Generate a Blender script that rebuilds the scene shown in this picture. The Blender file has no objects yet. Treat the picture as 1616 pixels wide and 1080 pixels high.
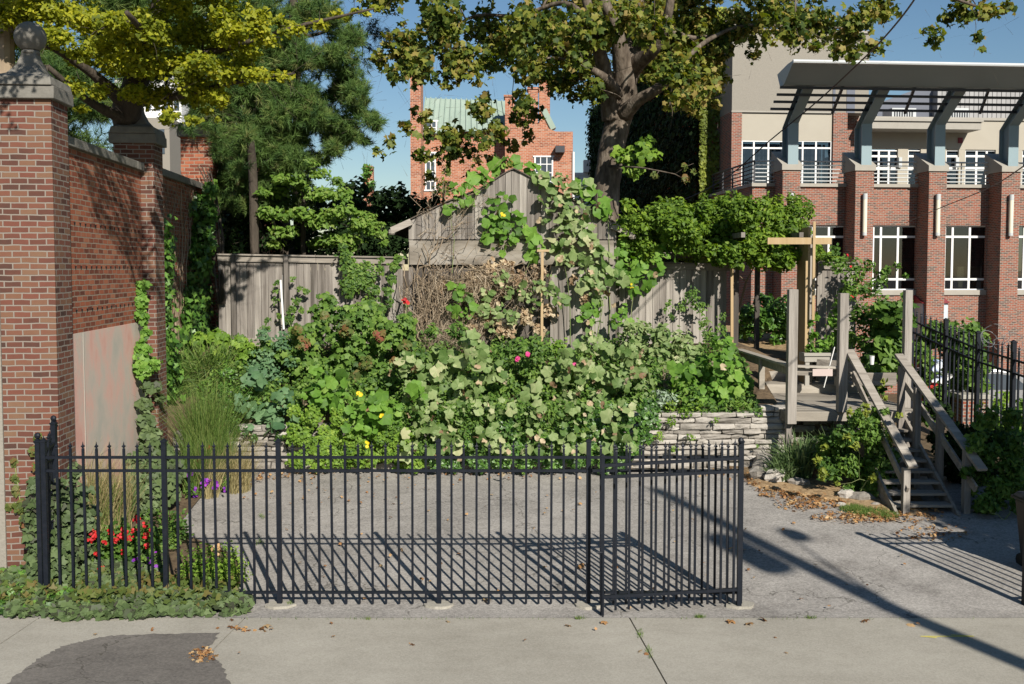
import bpy, math, random
import numpy as np
from mathutils import Vector, Matrix
random.seed(7); RNG = np.random.default_rng(11)
R = math.radians
scene = bpy.context.scene
COL = scene.collection

# ------------------------------------------------------------------ camera
H = 3.94; TH = R(3.0); F = 1571.0; CY = 507.3
cam = bpy.data.objects.new('camera', bpy.data.cameras.new('camera'))
COL.objects.link(cam); scene.camera = cam
cam.location = (0, 0, H); cam.rotation_euler = (R(90) - TH, 0, 0)
cam.data.sensor_width = 36; cam.data.lens = 36 * F / 1616
cam.data.shift_y = -(540 - CY) / 1616
cam.data.clip_end = 3000; cam.data.clip_start = 0.1
# ------------------------------------------------------------------ light
SUN = Vector((0.62, -1.45, 1.0)).normalized()
world = bpy.data.worlds.new('World'); scene.world = world; world.use_nodes = True
wn = world.node_tree; bg = wn.nodes['Background']
sky = wn.nodes.new('ShaderNodeTexSky'); sky.sky_type = 'NISHITA'; sky.sun_disc = False
sky.sun_elevation = math.asin(SUN.z); sky.sun_rotation = math.atan2(SUN.x, SUN.y)
sky.air_density = 1.15; sky.dust_density = 0.15; sky.ozone_density = 3.0
shs = wn.nodes.new('ShaderNodeHueSaturation'); shs.inputs['Saturation'].default_value = 1.12; shs.inputs['Value'].default_value = 1.05
wn.links.new(sky.outputs[0], shs.inputs['Color']); wn.links.new(shs.outputs[0], bg.inputs[0]); bg.inputs[1].default_value = 0.055
sl = bpy.data.lights.new('sun', 'SUN'); sl.energy = 5.0; sl.angle = R(0.55); sl.color = (1.0, 0.94, 0.85)
so = bpy.data.objects.new('sun', sl); COL.objects.link(so)
so.rotation_euler = SUN.to_track_quat('Z', 'Y').to_euler()
scene.view_settings.view_transform = 'Standard'; scene.view_settings.look = 'None'
scene.view_settings.gamma = 1; scene.view_settings.exposure = 0.55

# ------------------------------------------------------------------ geometry of the photograph
def ray(px, py):
    xc = (px - 808) / F; yc = (CY - py) / F
    return (xc, math.cos(TH) + yc * math.sin(TH), -math.sin(TH) + yc * math.cos(TH))
def P(px, py, Y):
    d = ray(px, py); k = Y / d[1]; return Vector((d[0] * k, Y, H + d[2] * k))
def G(px, py):
    d = ray(px, py); k = (H + .067 * 11.47) / (.067 * d[1] - d[2]); return Vector((d[0] * k, d[1] * k, H + d[2] * k))
def pxm(Y): return F / Y
ALPHA = math.atan(.0815)

def gz(x, y):
    x = np.asarray(x, float); y = np.asarray(y, float)
    park = np.clip(y - 11.0, 0, 400) * .067 - .031
    park = np.where(y < 11.0, -.031, park)
    bank = np.clip(1.36 + (y - 17.5) * .34, 0, 2.38)
    bank = np.where(y > 17.46, bank, park)
    # right of the deck the land stays low and falls away behind the iron fence
    t = np.clip((x - 4.9) / .5, 0, 1)
    dk = np.where(y > 20.3, 2.1, np.where(y > 17.3, park + .1, park))
    t2 = np.clip((x - 8.2) / 6, 0, 1)
    low = np.where(y > 12, park * (1 - t2) + (-1.0) * t2, park)
    t3 = np.clip((x - 7.4) / .5, 0, 1)
    right = dk * (1 - t3) + low * t3
    z = bank * (1 - t) + right * t
    lw = np.clip((-6.5 - x) / .5, 0, 1)
    z = z * (1 - lw) + np.where(y > 11, .3, -.031) * lw
    far = np.clip((y - 28) / 10, 0, 1)
    z = np.where(y > 28, z * (1 - far) + far * np.where(x > 4, -1.0, 0.6), z)
    return z

# ------------------------------------------------------------------ materials
def nd(nt, t, **kw):
    n = nt.nodes.new(t)
    for k, v in kw.items(): setattr(n, k, v)
    return n
def base_mat(name):
    m = bpy.data.materials.new(name); m.use_nodes = True
    nt = m.node_tree; return m, nt, nt.nodes['Principled BSDF'], nt.nodes['Material Output']
def ramp(nt, fac, stops):
    r = nd(nt, 'ShaderNodeValToRGB'); el = r.color_ramp.elements
    n = len(stops)
    for i, c in enumerate(stops):
        pos = i / max(1, n - 1) if len(c) == 3 else c[3]
        if i < 2: e = el[i]; e.position = pos
        else: e = el.new(pos)
        e.color = (c[0], c[1], c[2], 1)
    nt.links.new(fac, r.inputs[0]); return r.outputs[0]
def math_(nt, op, a, b=None, c=None, clamp=False):
    n = nd(nt, 'ShaderNodeMath', operation=op, use_clamp=clamp)
    for i, v in enumerate((a, b, c)):
        if v is None: continue
        if isinstance(v, (int, float)): n.inputs[i].default_value = v
        else: nt.links.new(v, n.inputs[i])
    return n.outputs[0]
def noise(nt, vec, scale, detail=4, rough=.55):
    n = nd(nt, 'ShaderNodeTexNoise'); n.inputs['Scale'].default_value = scale
    n.inputs['Detail'].default_value = detail; n.inputs['Roughness'].default_value = rough
    nt.links.new(vec, n.inputs['Vector']); return n.outputs['Fac']
def pos(nt, stretch=(1, 1, 1)):
    g = nd(nt, 'ShaderNodeNewGeometry'); mp = nd(nt, 'ShaderNodeMapping')
    mp.inputs['Scale'].default_value = stretch
    nt.links.new(g.outputs['Position'], mp.inputs[0]); return mp.outputs[0]
MATS = {}
def mat(name, stops, rough=.85, nscale=3., nstr=.4, stretch=(1, 1, 1), bump=0., bscale=20., transl=0., metal=0., spec=.3, tint=1., big=0.):
    m, nt, b, out = base_mat(name); MATS[name] = m
    at = nd(nt, 'ShaderNodeAttribute', attribute_name='tint')
    n1 = noise(nt, pos(nt, stretch), nscale)
    f = math_(nt, 'MULTIPLY_ADD', n1, nstr * 2, -nstr)
    f = math_(nt, 'MULTIPLY_ADD', at.outputs['Fac'], tint, f)
    if big:
        n2 = noise(nt, pos(nt), .35, 3)
        f = math_(nt, 'ADD', f, math_(nt, 'MULTIPLY_ADD', n2, big * 2, -big))
    f = math_(nt, 'ADD', f, (1 - tint) * .5, clamp=True)
    c = ramp(nt, f, stops)
    nt.links.new(c, b.inputs['Base Color'])
    b.inputs['Roughness'].default_value = rough; b.inputs['Metallic'].default_value = metal
    b.inputs['Specular IOR Level'].default_value = spec
    if bump:
        n3 = noise(nt, pos(nt, stretch), bscale, 5)
        bp = nd(nt, 'ShaderNodeBump'); bp.inputs['Strength'].default_value = min(1, bump); bp.inputs['Distance'].default_value = .02
        nt.links.new(n3, bp.inputs['Height']); nt.links.new(bp.outputs[0], b.inputs['Normal'])
    if transl:
        tr = nd(nt, 'ShaderNodeBsdfTranslucent'); mx = nd(nt, 'ShaderNodeMixShader'); mx.inputs[0].default_value = transl
        hs = nd(nt, 'ShaderNodeHueSaturation'); hs.inputs['Saturation'].default_value = 1.15; hs.inputs['Value'].default_value = 1.5
        nt.links.new(c, hs.inputs['Color']); nt.links.new(hs.outputs[0], tr.inputs[0])
        nt.links.new(b.outputs[0], mx.inputs[1]); nt.links.new(tr.outputs[0], mx.inputs[2])
        nt.links.new(mx.outputs[0], out.inputs[0])
    return m
def brick_mat(name, cols, mortar, bw=.205, bh=.0745, msz=.009, soot=.25):
    m, nt, b, out = base_mat(name); MATS[name] = m
    g = nd(nt, 'ShaderNodeNewGeometry')
    sp = nd(nt, 'ShaderNodeSeparateXYZ'); nt.links.new(g.outputs['Position'], sp.inputs[0])
    sn = nd(nt, 'ShaderNodeSeparateXYZ'); nt.links.new(g.outputs['True Normal'], sn.inputs[0])
    ax = math_(nt, 'ABSOLUTE', sn.outputs[0]); ay = math_(nt, 'ABSOLUTE', sn.outputs[1])
    sel = math_(nt, 'GREATER_THAN', ax, ay)
    mx = nd(nt, 'ShaderNodeMix'); nt.links.new(sel, mx.inputs[0])
    nt.links.new(sp.outputs[0], mx.inputs[2]); nt.links.new(sp.outputs[1], mx.inputs[3])
    cb = nd(nt, 'ShaderNodeCombineXYZ'); nt.links.new(mx.outputs[0], cb.inputs[0]); nt.links.new(sp.outputs[2], cb.inputs[1])
    nw = nd(nt, 'ShaderNodeTexNoise'); nw.inputs['Scale'].default_value = 4.5; nw.inputs['Detail'].default_value = 3; nt.links.new(cb.outputs[0], nw.inputs['Vector'])
    wv = nd(nt, 'ShaderNodeVectorMath', operation='MULTIPLY_ADD'); nt.links.new(nw.outputs['Color'], wv.inputs[0]); wv.inputs[1].default_value = (.022, .022, 0); nt.links.new(cb.outputs[0], wv.inputs[2])
    br = nd(nt, 'ShaderNodeTexBrick'); br.inputs['Scale'].default_value = 1
    br.inputs['Brick Width'].default_value = bw; br.inputs['Row Height'].default_value = bh
    br.inputs['Mortar Size'].default_value = msz; br.inputs['Mortar Smooth'].default_value = .15
    br.inputs['Color1'].default_value = (0, 0, 0, 1); br.inputs['Color2'].default_value = (1, 1, 1, 1); br.inputs['Mortar'].default_value = (.5, .5, .5, 1)
    nt.links.new(wv.outputs[0], br.inputs['Vector'])
    n1 = noise(nt, cb.outputs[0], 9, 4); n2 = noise(nt, cb.outputs[0], .8, 3)
    f = math_(nt, 'ADD', math_(nt, 'MULTIPLY', br.outputs['Color'], .75), math_(nt, 'MULTIPLY', n1, .3))
    f = math_(nt, 'ADD', f, math_(nt, 'MULTIPLY_ADD', n2, soot * 2, -soot - .03), clamp=True)
    c = ramp(nt, f, cols)
    mm = nd(nt, 'ShaderNodeMix', data_type='RGBA'); nt.links.new(br.outputs['Fac'], mm.inputs[0]); nt.links.new(c, mm.inputs[6]); mm.inputs[7].default_value = (*mortar, 1)
    nt.links.new(mm.outputs[2], b.inputs['Base Color'])
    b.inputs['Roughness'].default_value = .9; b.inputs['Specular IOR Level'].default_value = .2
    hh = math_(nt, 'SUBTRACT', math_(nt, 'MULTIPLY', n1, .3), br.outputs['Fac'])
    bp = nd(nt, 'ShaderNodeBump'); bp.inputs['Strength'].default_value = .8; bp.inputs['Distance'].default_value = .008
    nt.links.new(hh, bp.inputs['Height']); nt.links.new(bp.outputs[0], b.inputs['Normal'])
    return m
def ground_mat(name, c0, c1, speck=.5, spscale=60, stain=.35, crack=0., scratch=0.):
    m, nt, b, out = base_mat(name); MATS[name] = m
    p = pos(nt)
    n1 = noise(nt, p, spscale, 3, .7); n2 = noise(nt, p, .55, 5, .6); n3 = noise(nt, pos(nt, (1.0, 1.9, 1)), 2.1, 6, .68)
    vo = nd(nt, 'ShaderNodeTexVoronoi'); vo.inputs['Scale'].default_value = spscale * .8; nt.links.new(p, vo.inputs['Vector'])
    f = math_(nt, 'MULTIPLY_ADD', n1, speck * 2, .5 - speck)
    f = math_(nt, 'ADD', f, math_(nt, 'MULTIPLY_ADD', n2, stain * 2, -stain))
    f = math_(nt, 'ADD', f, math_(nt, 'MULTIPLY_ADD', n3, stain * 1.3, -stain * .65))
    sc = nd(nt, 'ShaderNodeSeparateColor'); nt.links.new(vo.outputs['Color'], sc.inputs[0])
    f = math_(nt, 'ADD', f, math_(nt, 'MULTIPLY_ADD', sc.outputs[0], speck * .9, -speck * .45), clamp=True)
    c = ramp(nt, f, [c0, [(a + b_) / 2 for a, b_ in zip(c0, c1)], c1])
    if crack:
        ns = noise(nt, p, 1.15, 6, .62); ks = math_(nt, 'MULTIPLY', math_(nt, 'SUBTRACT', ns, .56, clamp=True), 5.5, clamp=True)
        m0 = nd(nt, 'ShaderNodeMix', data_type='RGBA', blend_type='MULTIPLY'); nt.links.new(math_(nt, 'MULTIPLY', ks, .6), m0.inputs[0]); nt.links.new(c, m0.inputs[6]); m0.inputs[7].default_value = (.45, .43, .42, 1); c = m0.outputs[2]
        v2 = nd(nt, 'ShaderNodeTexVoronoi', feature='DISTANCE_TO_EDGE'); v2.inputs['Scale'].default_value = .38
        wp = nd(nt, 'ShaderNodeVectorMath', operation='ADD'); nn = nd(nt, 'ShaderNodeTexNoise'); nn.inputs['Scale'].default_value = 2.2; nn.inputs['Detail'].default_value = 6
        nt.links.new(p, nn.inputs['Vector']); nt.links.new(p, wp.inputs[0]); nt.links.new(nn.outputs['Color'], wp.inputs[1]); nt.links.new(wp.outputs[0], v2.inputs['Vector'])
        k = math_(nt, 'LESS_THAN', v2.outputs['Distance'], .0035)
        k = math_(nt, 'MULTIPLY', k, crack)
        mm = nd(nt, 'ShaderNodeMix', data_type='RGBA'); nt.links.new(k, mm.inputs[0]); nt.links.new(c, mm.inputs[6]); mm.inputs[7].default_value = (.06, .055, .045, 1); c = mm.outputs[2]
    nt.links.new(c, b.inputs['Base Color']); b.inputs['Roughness'].default_value = .93; b.inputs['Specular IOR Level'].default_value = .2
    bp = nd(nt, 'ShaderNodeBump'); bp.inputs['Strength'].default_value = .5; bp.inputs['Distance'].default_value = .01
    nt.links.new(n1, bp.inputs['Height']); nt.links.new(bp.outputs[0], b.inputs['Normal'])
    return m

ground_mat('soil', (.05, .035, .022), (.16, .115, .07), .5, 25, .3)
ground_mat('asphalt', (.12, .112, .102), (.41, .385, .35), .42, 55, .46, crack=.6)
ground_mat('dark_asphalt', (.08, .073, .066), (.20, .182, .16), .38, 55, .5, crack=.7)
ground_mat('concrete', (.21, .193, .157), (.43, .405, .345), .3, 80, .42)
ground_mat('mulch', (.13, .08, .04), (.42, .30, .17), .6, 22, .2)
brick_mat('brick_pillar', [(.045, .03, .025), (.10, .042, .03), (.145, .055, .038), (.155, .078, .048), (.17, .105, .065)], (.215, .185, .155))
brick_mat('brick_old', [(.07, .028, .02), (.20, .06, .034), (.30, .095, .05), (.32, .15, .085)], (.26, .20, .15))
brick_mat('brick_new', [(.075, .06, .052), (.13, .075, .058), (.24, .07, .042), (.27, .095, .058), (.25, .13, .09)], (.29, .25, .21), .203, .0677, .011, .12)
brick_mat('brick_house', [(.20, .075, .045), (.34, .115, .06), (.41, .155, .085), (.38, .22, .15)], (.45, .33, .25), .21, .075, .01, .5)
mat('stone_cap', [(.09, .085, .07), (.16, .15, .13), (.225, .215, .185)], nscale=6, nstr=.5, bump=.4, bscale=30, tint=.3)
def concrete_panel():
    m, nt, b, out = base_mat('pink_concrete'); MATS['pink_concrete'] = m
    p = pos(nt, (1, 1, .55)); n1 = noise(nt, p, 1.5, 5, .6); n2 = noise(nt, pos(nt), 7, 5)
    f = math_(nt, 'ADD', math_(nt, 'MULTIPLY_ADD', n1, 3.2, -1.3), math_(nt, 'MULTIPLY', n2, .35), clamp=True)
    c = ramp(nt, f, [(.42, .39, .33), (.50, .42, .35), (.60, .38, .31), (.58, .31, .25)])
    nt.links.new(c, b.inputs['Base Color']); b.inputs['Roughness'].default_value = .9
concrete_panel()
mat('wood_v', [(.085, .074, .062), (.175, .155, .135), (.26, .235, .205), (.35, .32, .28)], nscale=1.6, nstr=.75, stretch=(9, 9, .45), bump=.8, bscale=6, tint=.55, big=.25)
mat('wood_h', [(.09, .078, .064), (.19, .168, .14), (.28, .25, .21), (.36, .33, .285)], nscale=1.6, nstr=.7, stretch=(.5, 7, 9), bump=.7, bscale=6, tint=.5, big=.2)
mat('wood_bare', [(.11, .095, .075), (.21, .185, .15), (.30, .275, .235)], nscale=1.6, nstr=1.3, stretch=(.6, 4, 2), bump=.4, bscale=8, tint=.3, big=.4)
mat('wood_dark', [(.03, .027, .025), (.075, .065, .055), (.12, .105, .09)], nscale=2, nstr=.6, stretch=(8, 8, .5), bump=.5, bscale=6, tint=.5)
mat('wood_new', [(.26, .18, .09), (.37, .265, .14), (.44, .33, .20)], nscale=2, nstr=.5, stretch=(6, 6, .6), bump=.2, tint=.5)
mat('wood_deck', [(.15, .13, .105), (.28, .25, .205), (.40, .365, .31)], nscale=2, nstr=.6, stretch=(.6, 7, 7), bump=.4, tint=.5)
mat('iron', [(.003, .004, .007), (.006, .0085, .014), (.014, .015, .02)], rough=.5, nscale=14, nstr=.6, spec=.25, tint=.3)
mat('rock', [(.15, .135, .115), (.30, .275, .24), (.42, .39, .345)], nscale=5, nstr=.5, bump=1, bscale=16, tint=.7)
mat('bark_sycamore', [(.04, .03, .022), (.085, .066, .048), (.14, .112, .085), (.22, .19, .15)], nscale=3.4, nstr=1.1, stretch=(2.4, 2.4, .8), bump=1, bscale=11, tint=.5)
mat('bark_dark', [(.025, .02, .015), (.06, .048, .036), (.1, .08, .06)], nscale=4, nstr=.6, stretch=(3, 3, .6), bump=1, bscale=9, tint=.5)
mat('stucco', [(.19, .175, .145), (.24, .22, .185), (.275, .255, .215)], nscale=22, nstr=.5, bump=.4, bscale=30, tint=.3)
mat('render_pale', [(.33, .30, .245), (.38, .35, .285)], nscale=2, nstr=.4, tint=.3)
mat('limestone', [(.27, .25, .215), (.36, .34, .295)], nscale=4, nstr=.4, tint=.3)
mat('steel_paint', [(.19, .26, .285), (.225, .30, .325)], rough=.45, nscale=1, nstr=.4, tint=.3, spec=.4)
mat('steel_dark', [(.035, .038, .045), (.055, .058, .065)], rough=.5, nscale=2, nstr=.3, tint=.3)
mat('white_paint', [(.6, .6, .58), (.75, .75, .73)], rough=.5, nscale=3, nstr=.3, tint=.3)
mat('aluminium', [(.40, .42, .42), (.50, .52, .52)], rough=.4, nscale=3, nstr=.3, metal=.0, tint=.3)
mat('copper_green', [(.20, .27, .22), (.27, .34, .28), (.33, .39, .33)], nscale=1.2, nstr=.5, tint=.3)
mat('shingle', [(.07, .065, .065), (.13, .12, .12)], nscale=8, nstr=.6, tint=.5)
mat('metal_siding', [(.24, .237, .235), (.31, .305, .30)], rough=.55, nscale=1, nstr=.3, tint=.6)
mat('siding_dark', [(.09, .10, .125), (.13, .14, .17)], rough=.6, nscale=1, nstr=.3, tint=.6)
mat('shade_black', [(.006, .006, .007), (.012, .012, .012)], tint=.3)  # near-black colour painted in for the shade of unlit rooms and wall openings
mat('maroon', [(.16, .02, .025), (.24, .035, .04)], rough=.5, tint=.3)
mat('pale_blue_panel', [(.42, .47, .50), (.5, .55, .58)], rough=.5, tint=.3)
mat('yellow_paint', [(.62, .55, .08), (.70, .62, .12)], rough=.7, nscale=30, nstr=.6, tint=.3)
mat('paper', [(.42, .33, .30), (.50, .42, .38)], rough=.7, tint=.3)
mat('chair_yellow', [(.55, .47, .22), (.62, .55, .28)], rough=.5, tint=.3)
mat('blind', [(.2, .2, .19), (.34, .33, .31)], rough=.7, tint=.8)
mat('tyre', [(.012, .012, .012), (.02, .02, .02)], rough=.8, tint=.3)
mat('car_silver', [(.33, .33, .33), (.40, .40, .40)], rough=.3, metal=.5, tint=.3)
mat('lamp_diffuser', [(.62, .58, .45), (.7, .66, .52)], rough=.5, tint=.3)
mat('plastic_black', [(.012, .012, .013), (.025, .025, .027)], rough=.45, tint=.3)
mat('cloth_blue', [(.12, .26, .60), (.62, .68, .76), (.72, .72, .72)], nscale=5, nstr=1., tint=.3)
mat('cloth_red', [(.45, .03, .03), (.5, .05, .04)], tint=.3)
mat('wire_grey', [(.2, .2, .19), (.28, .28, .27)], rough=.4, metal=.4, tint=.3)
mat('twig', [(.13, .095, .06), (.26, .20, .135), (.40, .33, .24)], nscale=5, nstr=.4, tint=.9)
mat('stem_green', [(.10, .14, .04), (.20, .25, .09), (.32, .33, .16)], nscale=5, nstr=.4, tint=.9)
mat('roof_edge', [(.05, .042, .034), (.12, .10, .08)], nscale=6, nstr=.5, tint=.5)
def glass_mat(name, t, c):
    m, nt, b, out = base_mat(name); MATS[name] = m
    gl = nd(nt, 'ShaderNodeBsdfGlossy'); gl.inputs['Roughness'].default_value = .03; gl.inputs['Color'].default_value = (.55, .6, .7, 1)
    tr = nd(nt, 'ShaderNodeBsdfTransparent'); tr.inputs[0].default_value = (*c, 1)
    fr = nd(nt, 'ShaderNodeFresnel'); fr.inputs[0].default_value = 1.5
    k = math_(nt, 'MULTIPLY_ADD', fr.outputs[0], 1.2, t)
    mx = nd(nt, 'ShaderNodeMixShader'); nt.links.new(k, mx.inputs[0]); nt.links.new(tr.outputs[0], mx.inputs[1]); nt.links.new(gl.outputs[0], mx.inputs[2])
    nt.links.new(mx.outputs[0], out.inputs[0]); return m
glass_mat('glass', .06, (.45, .48, .5))
# foliage
def leafm(name, stops, tr=.25, rough=.55, spec=.25): return mat(name, stops, rough=rough, nscale=2.2, nstr=.14, transl=tr, spec=spec)
leafm('leaf_squash_pale', [(.07, .13, .03), (.13, .20, .06), (.20, .27, .10), (.28, .34, .15), (.40, .40, .22)], .3)
leafm('leaf_squash_bright', [(.055, .12, .018), (.095, .20, .026), (.15, .28, .042), (.23, .35, .075)], .34)
leafm('leaf_squash_blue', [(.05, .11, .05), (.08, .16, .07), (.12, .21, .095), (.16, .26, .12)], .25)
leafm('leaf_shrub', [(.03, .07, .014), (.06, .125, .02), (.11, .195, .032), (.17, .26, .05)], .3)
leafm('leaf_shrub_light', [(.055, .12, .015), (.11, .20, .022), (.17, .28, .035), (.27, .37, .06)], .33)
leafm('leaf_ivy', [(.02, .05, .012), (.045, .11, .018), (.09, .19, .03), (.16, .28, .05)], .22, .4, .4)
leafm('leaf_ivy_dark', [(.008, .017, .005), (.014, .03, .008), (.024, .05, .013)], .1, .8, .1)
leafm('leaf_ivy_yellow', [(.10, .13, .02), (.20, .24, .035), (.30, .32, .05)], .3)
leafm('leaf_sycamore', [(.03, .055, .012), (.06, .095, .016), (.11, .145, .022), (.175, .20, .032), (.25, .24, .05), (.29, .22, .07)], .36, .55, .2)
leafm('leaf_ginkgo', [(.10, .13, .014), (.19, .22, .018), (.29, .31, .024), (.40, .38, .032)], .42, .5, .2)
leafm('needle_pine', [(.035, .075, .022), (.07, .13, .032), (.12, .19, .045), (.19, .20, .07)], .2, .6, .2)
leafm('leaf_conifer_dark', [(.010, .022, .008), (.022, .042, .012), (.04, .07, .018)], .1)
leafm('leaf_dogwood', [(.06, .12, .02), (.11, .20, .03), (.17, .27, .045), (.22, .29, .07)], .38)
leafm('leaf_wisteria', [(.045, .085, .012), (.085, .155, .018), (.15, .24, .025), (.23, .31, .035)], .35)
leafm('leaf_groundcover', [(.045, .045, .03), (.055, .085, .03), (.085, .125, .045), (.12, .165, .065)], .2)
leafm('leaf_autumn', [(.06, .085, .02), (.10, .14, .03), (.17, .11, .04), (.26, .07, .05)], .3)
leafm('leaf_litter', [(.17, .075, .03), (.30, .15, .06), (.42, .24, .10), (.45, .33, .18)], .15)
leafm('leaf_dry', [(.18, .11, .06), (.32, .22, .13), (.46, .36, .23), (.52, .44, .3)], .25)
leafm('leaf_silver', [(.16, .22, .15), (.25, .32, .22), (.36, .42, .32)], .2)
leafm('grass_green', [(.05, .10, .02), (.09, .16, .03), (.14, .21, .045), (.22, .26, .08)], .3)
leafm('grass_straw', [(.20, .18, .08), (.32, .27, .13), (.44, .37, .2)], .3)
leafm('leaf_strap', [(.06, .11, .035), (.11, .17, .06), (.2, .26, .12)], .25)
leafm('petal_red', [(.26, .006, .008), (.42, .012, .014), (.55, .04, .04)], .15)
leafm('petal_yellow', [(.75, .50, .02), (.8, .62, .03)], .3)
leafm('petal_purple', [(.12, .02, .26), (.30, .04, .40)], .2)
leafm('petal_pink', [(.55, .05, .18), (.65, .09, .28)], .2)
leafm('leaf_coleus', [(.14, .08, .03), (.28, .06, .05), (.16, .16, .04)], .2)

# ------------------------------------------------------------------ object helpers
WL = {}
def empty(name, loc, label, cat, group=None):
    o = bpy.data.objects.new(name, None); COL.objects.link(o); o.location = loc; o.empty_display_size = .2
    WL[o.name] = Vector(loc); o['label'] = label; o['category'] = cat
    if group: o['group'] = group
    return o
def tag(o, label, cat, group=None):
    o['label'] = label; o['category'] = cat
    if group: o['group'] = group
    return o
def link_mesh(name, me, m, parent=None, origin=None):
    o = bpy.data.objects.new(name, me); COL.objects.link(o)
    if m: me.materials.append(MATS[m] if isinstance(m, str) else m)
    if parent is not None:
        o.parent = parent; WL[o.name] = WL[parent.name].copy()
    else:
        o.location = origin if origin is not None else (0, 0, 0); WL[o.name] = Vector(o.location)
    return o
class MB:
    def __init__(s, fr=None):
        s.v = []; s.f = []; s.t = []
        if fr: O, a = fr; s.O = Vector((O[0], O[1], 0)); s.c = math.cos(a); s.s = math.sin(a)
        s.fr = fr is not None
    def T(s, p):
        if not s.fr: return (p[0], p[1], p[2])
        return (s.O.x + p[0] * s.c - p[1] * s.s, s.O.y + p[0] * s.s + p[1] * s.c, p[2])
    def raw(s, vs, fs, t=.5):
        b = len(s.v); s.v += [s.T(p) for p in vs]; s.f += [tuple(i + b for i in f) for f in fs]; s.t += [t] * len(fs)
    def box(s, x0, x1, y0, y1, z0, z1, t=.5, jit=0):
        vs = [(x, y, z) for z in (z0, z1) for y in (y0, y1) for x in (x0, x1)]
        if jit: vs = [tuple(c + random.uniform(-jit, jit) for c in p) for p in vs]
        s.raw(vs, [(0, 2, 3, 1), (4, 5, 7, 6), (0, 1, 5, 4), (2, 6, 7, 3), (0, 4, 6, 2), (1, 3, 7, 5)], t)
    def beam(s, a, b, w, h, t=.5, up=(0, 0, 1)):
        a = Vector(a); b = Vector(b); d = (b - a).normalized(); u = Vector(up)
        sd = d.cross(u).normalized(); u = sd.cross(d).normalized()
        vs = []
        for p in (a, b):
            for q, r in ((-1, -1), (1, -1), (1, 1), (-1, 1)): vs.append(p + sd * w / 2 * q + u * h / 2 * r)
        s.raw(vs, [(0, 3, 2, 1), (4, 5, 6, 7), (0, 1, 5, 4), (1, 2, 6, 5), (2, 3, 7, 6), (3, 0, 4, 7)], t)
    def tube(s, pts, rad, n=6, t=.5, wob=0, cap=True):
        pts = [Vector(p) for p in pts]
        if isinstance(rad, (int, float)): rad = [rad] * len(pts)
        vs = []; fs = []
        for i, p in enumerate(pts):
            d = (pts[min(i + 1, len(pts) - 1)] - pts[max(i - 1, 0)])
            if d.length < 1e-6: d = Vector((0, 0, 1))
            d.normalize(); ref = Vector((0, 1, 0)) if abs(d.z) > .7 else Vector((0, 0, 1))
            a = d.cross(ref).normalized(); b = d.cross(a)
            for k in range(n):
                an = 2 * math.pi * k / n; r = rad[i] * (1 + random.uniform(-wob, wob))
                vs.append(p + a * math.cos(an) * r + b * math.sin(an) * r)
        for i in range(len(pts) - 1):
            for k in range(n):
                fs.append((i * n + k, i * n + (k + 1) % n, (i + 1) * n + (k + 1) % n, (i + 1) * n + k))
        if cap: fs.append(tuple(range(n))[::-1]); fs.append(tuple(range((len(pts) - 1) * n, len(pts) * n)))
        s.raw(vs, fs, t)
    def lathe(s, c, prof, n=16, t=.5):
        vs = []; fs = []
        for r, z in prof:
            for k in range(n):
                an = 2 * math.pi * k / n; vs.append((c[0] + r * math.cos(an), c[1] + r * math.sin(an), c[2] + z))
        for i in range(len(prof) - 1):
            for k in range(n): fs.append((i * n + k, i * n + (k + 1) % n, (i + 1) * n + (k + 1) % n, (i + 1) * n + k))
        fs.append(tuple(range(n))[::-1]); fs.append(tuple(range((len(prof) - 1) * n, len(prof) * n)))
        s.raw(vs, fs, t)
    def prism(s, poly, a0, a1, axis='x', t=.5):
        # poly in the other two axes (y,z) for axis x, (x,z) for axis y, (x,y) for axis z
        n = len(poly); vs = []
        for a in (a0, a1):
            for p, q in poly: vs.append((a, p, q) if axis == 'x' else (p, a, q) if axis == 'y' else (p, q, a))
        fs = [tuple(range(n))[::-1], tuple(range(n, 2 * n))] + [(i, (i + 1) % n, n + (i + 1) % n, n + i) for i in range(n)]
        s.raw(vs, fs, t)
    def build(s, name, m, parent=None, smooth=False, kind=None, bevel=0):
        if not s.v: return None
        V = np.array(s.v, dtype=np.float64)
        if parent is not None: o0 = np.array(WL[parent.name])
        else: o0 = np.array([V[:, 0].mean(), V[:, 1].mean(), V[:, 2].min()])
        if kind == 'structure': o0 = np.zeros(3)
        me = bpy.data.meshes.new(name); me.from_pydata([tuple(p) for p in (V - o0)], [], s.f)
        at = me.attributes.new('tint', 'FLOAT', 'FACE'); at.data.foreach_set('value', np.array(s.t, dtype=np.float32))
        if smooth: me.polygons.foreach_set('use_smooth', [True] * len(me.polygons))
        o = link_mesh(name, me, m, parent, o0)
        if kind: o['kind'] = kind
        if bevel:
            md = o.modifiers.new('bevel', 'BEVEL'); md.width = bevel; md.segments = 2; md.limit_method = 'ANGLE'
        return o
def inst(src, parent, loc, name=None):
    c = src.copy(); COL.objects.link(c); c.parent = parent; c.location = Vector(loc) - WL[parent.name]; return c

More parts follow.
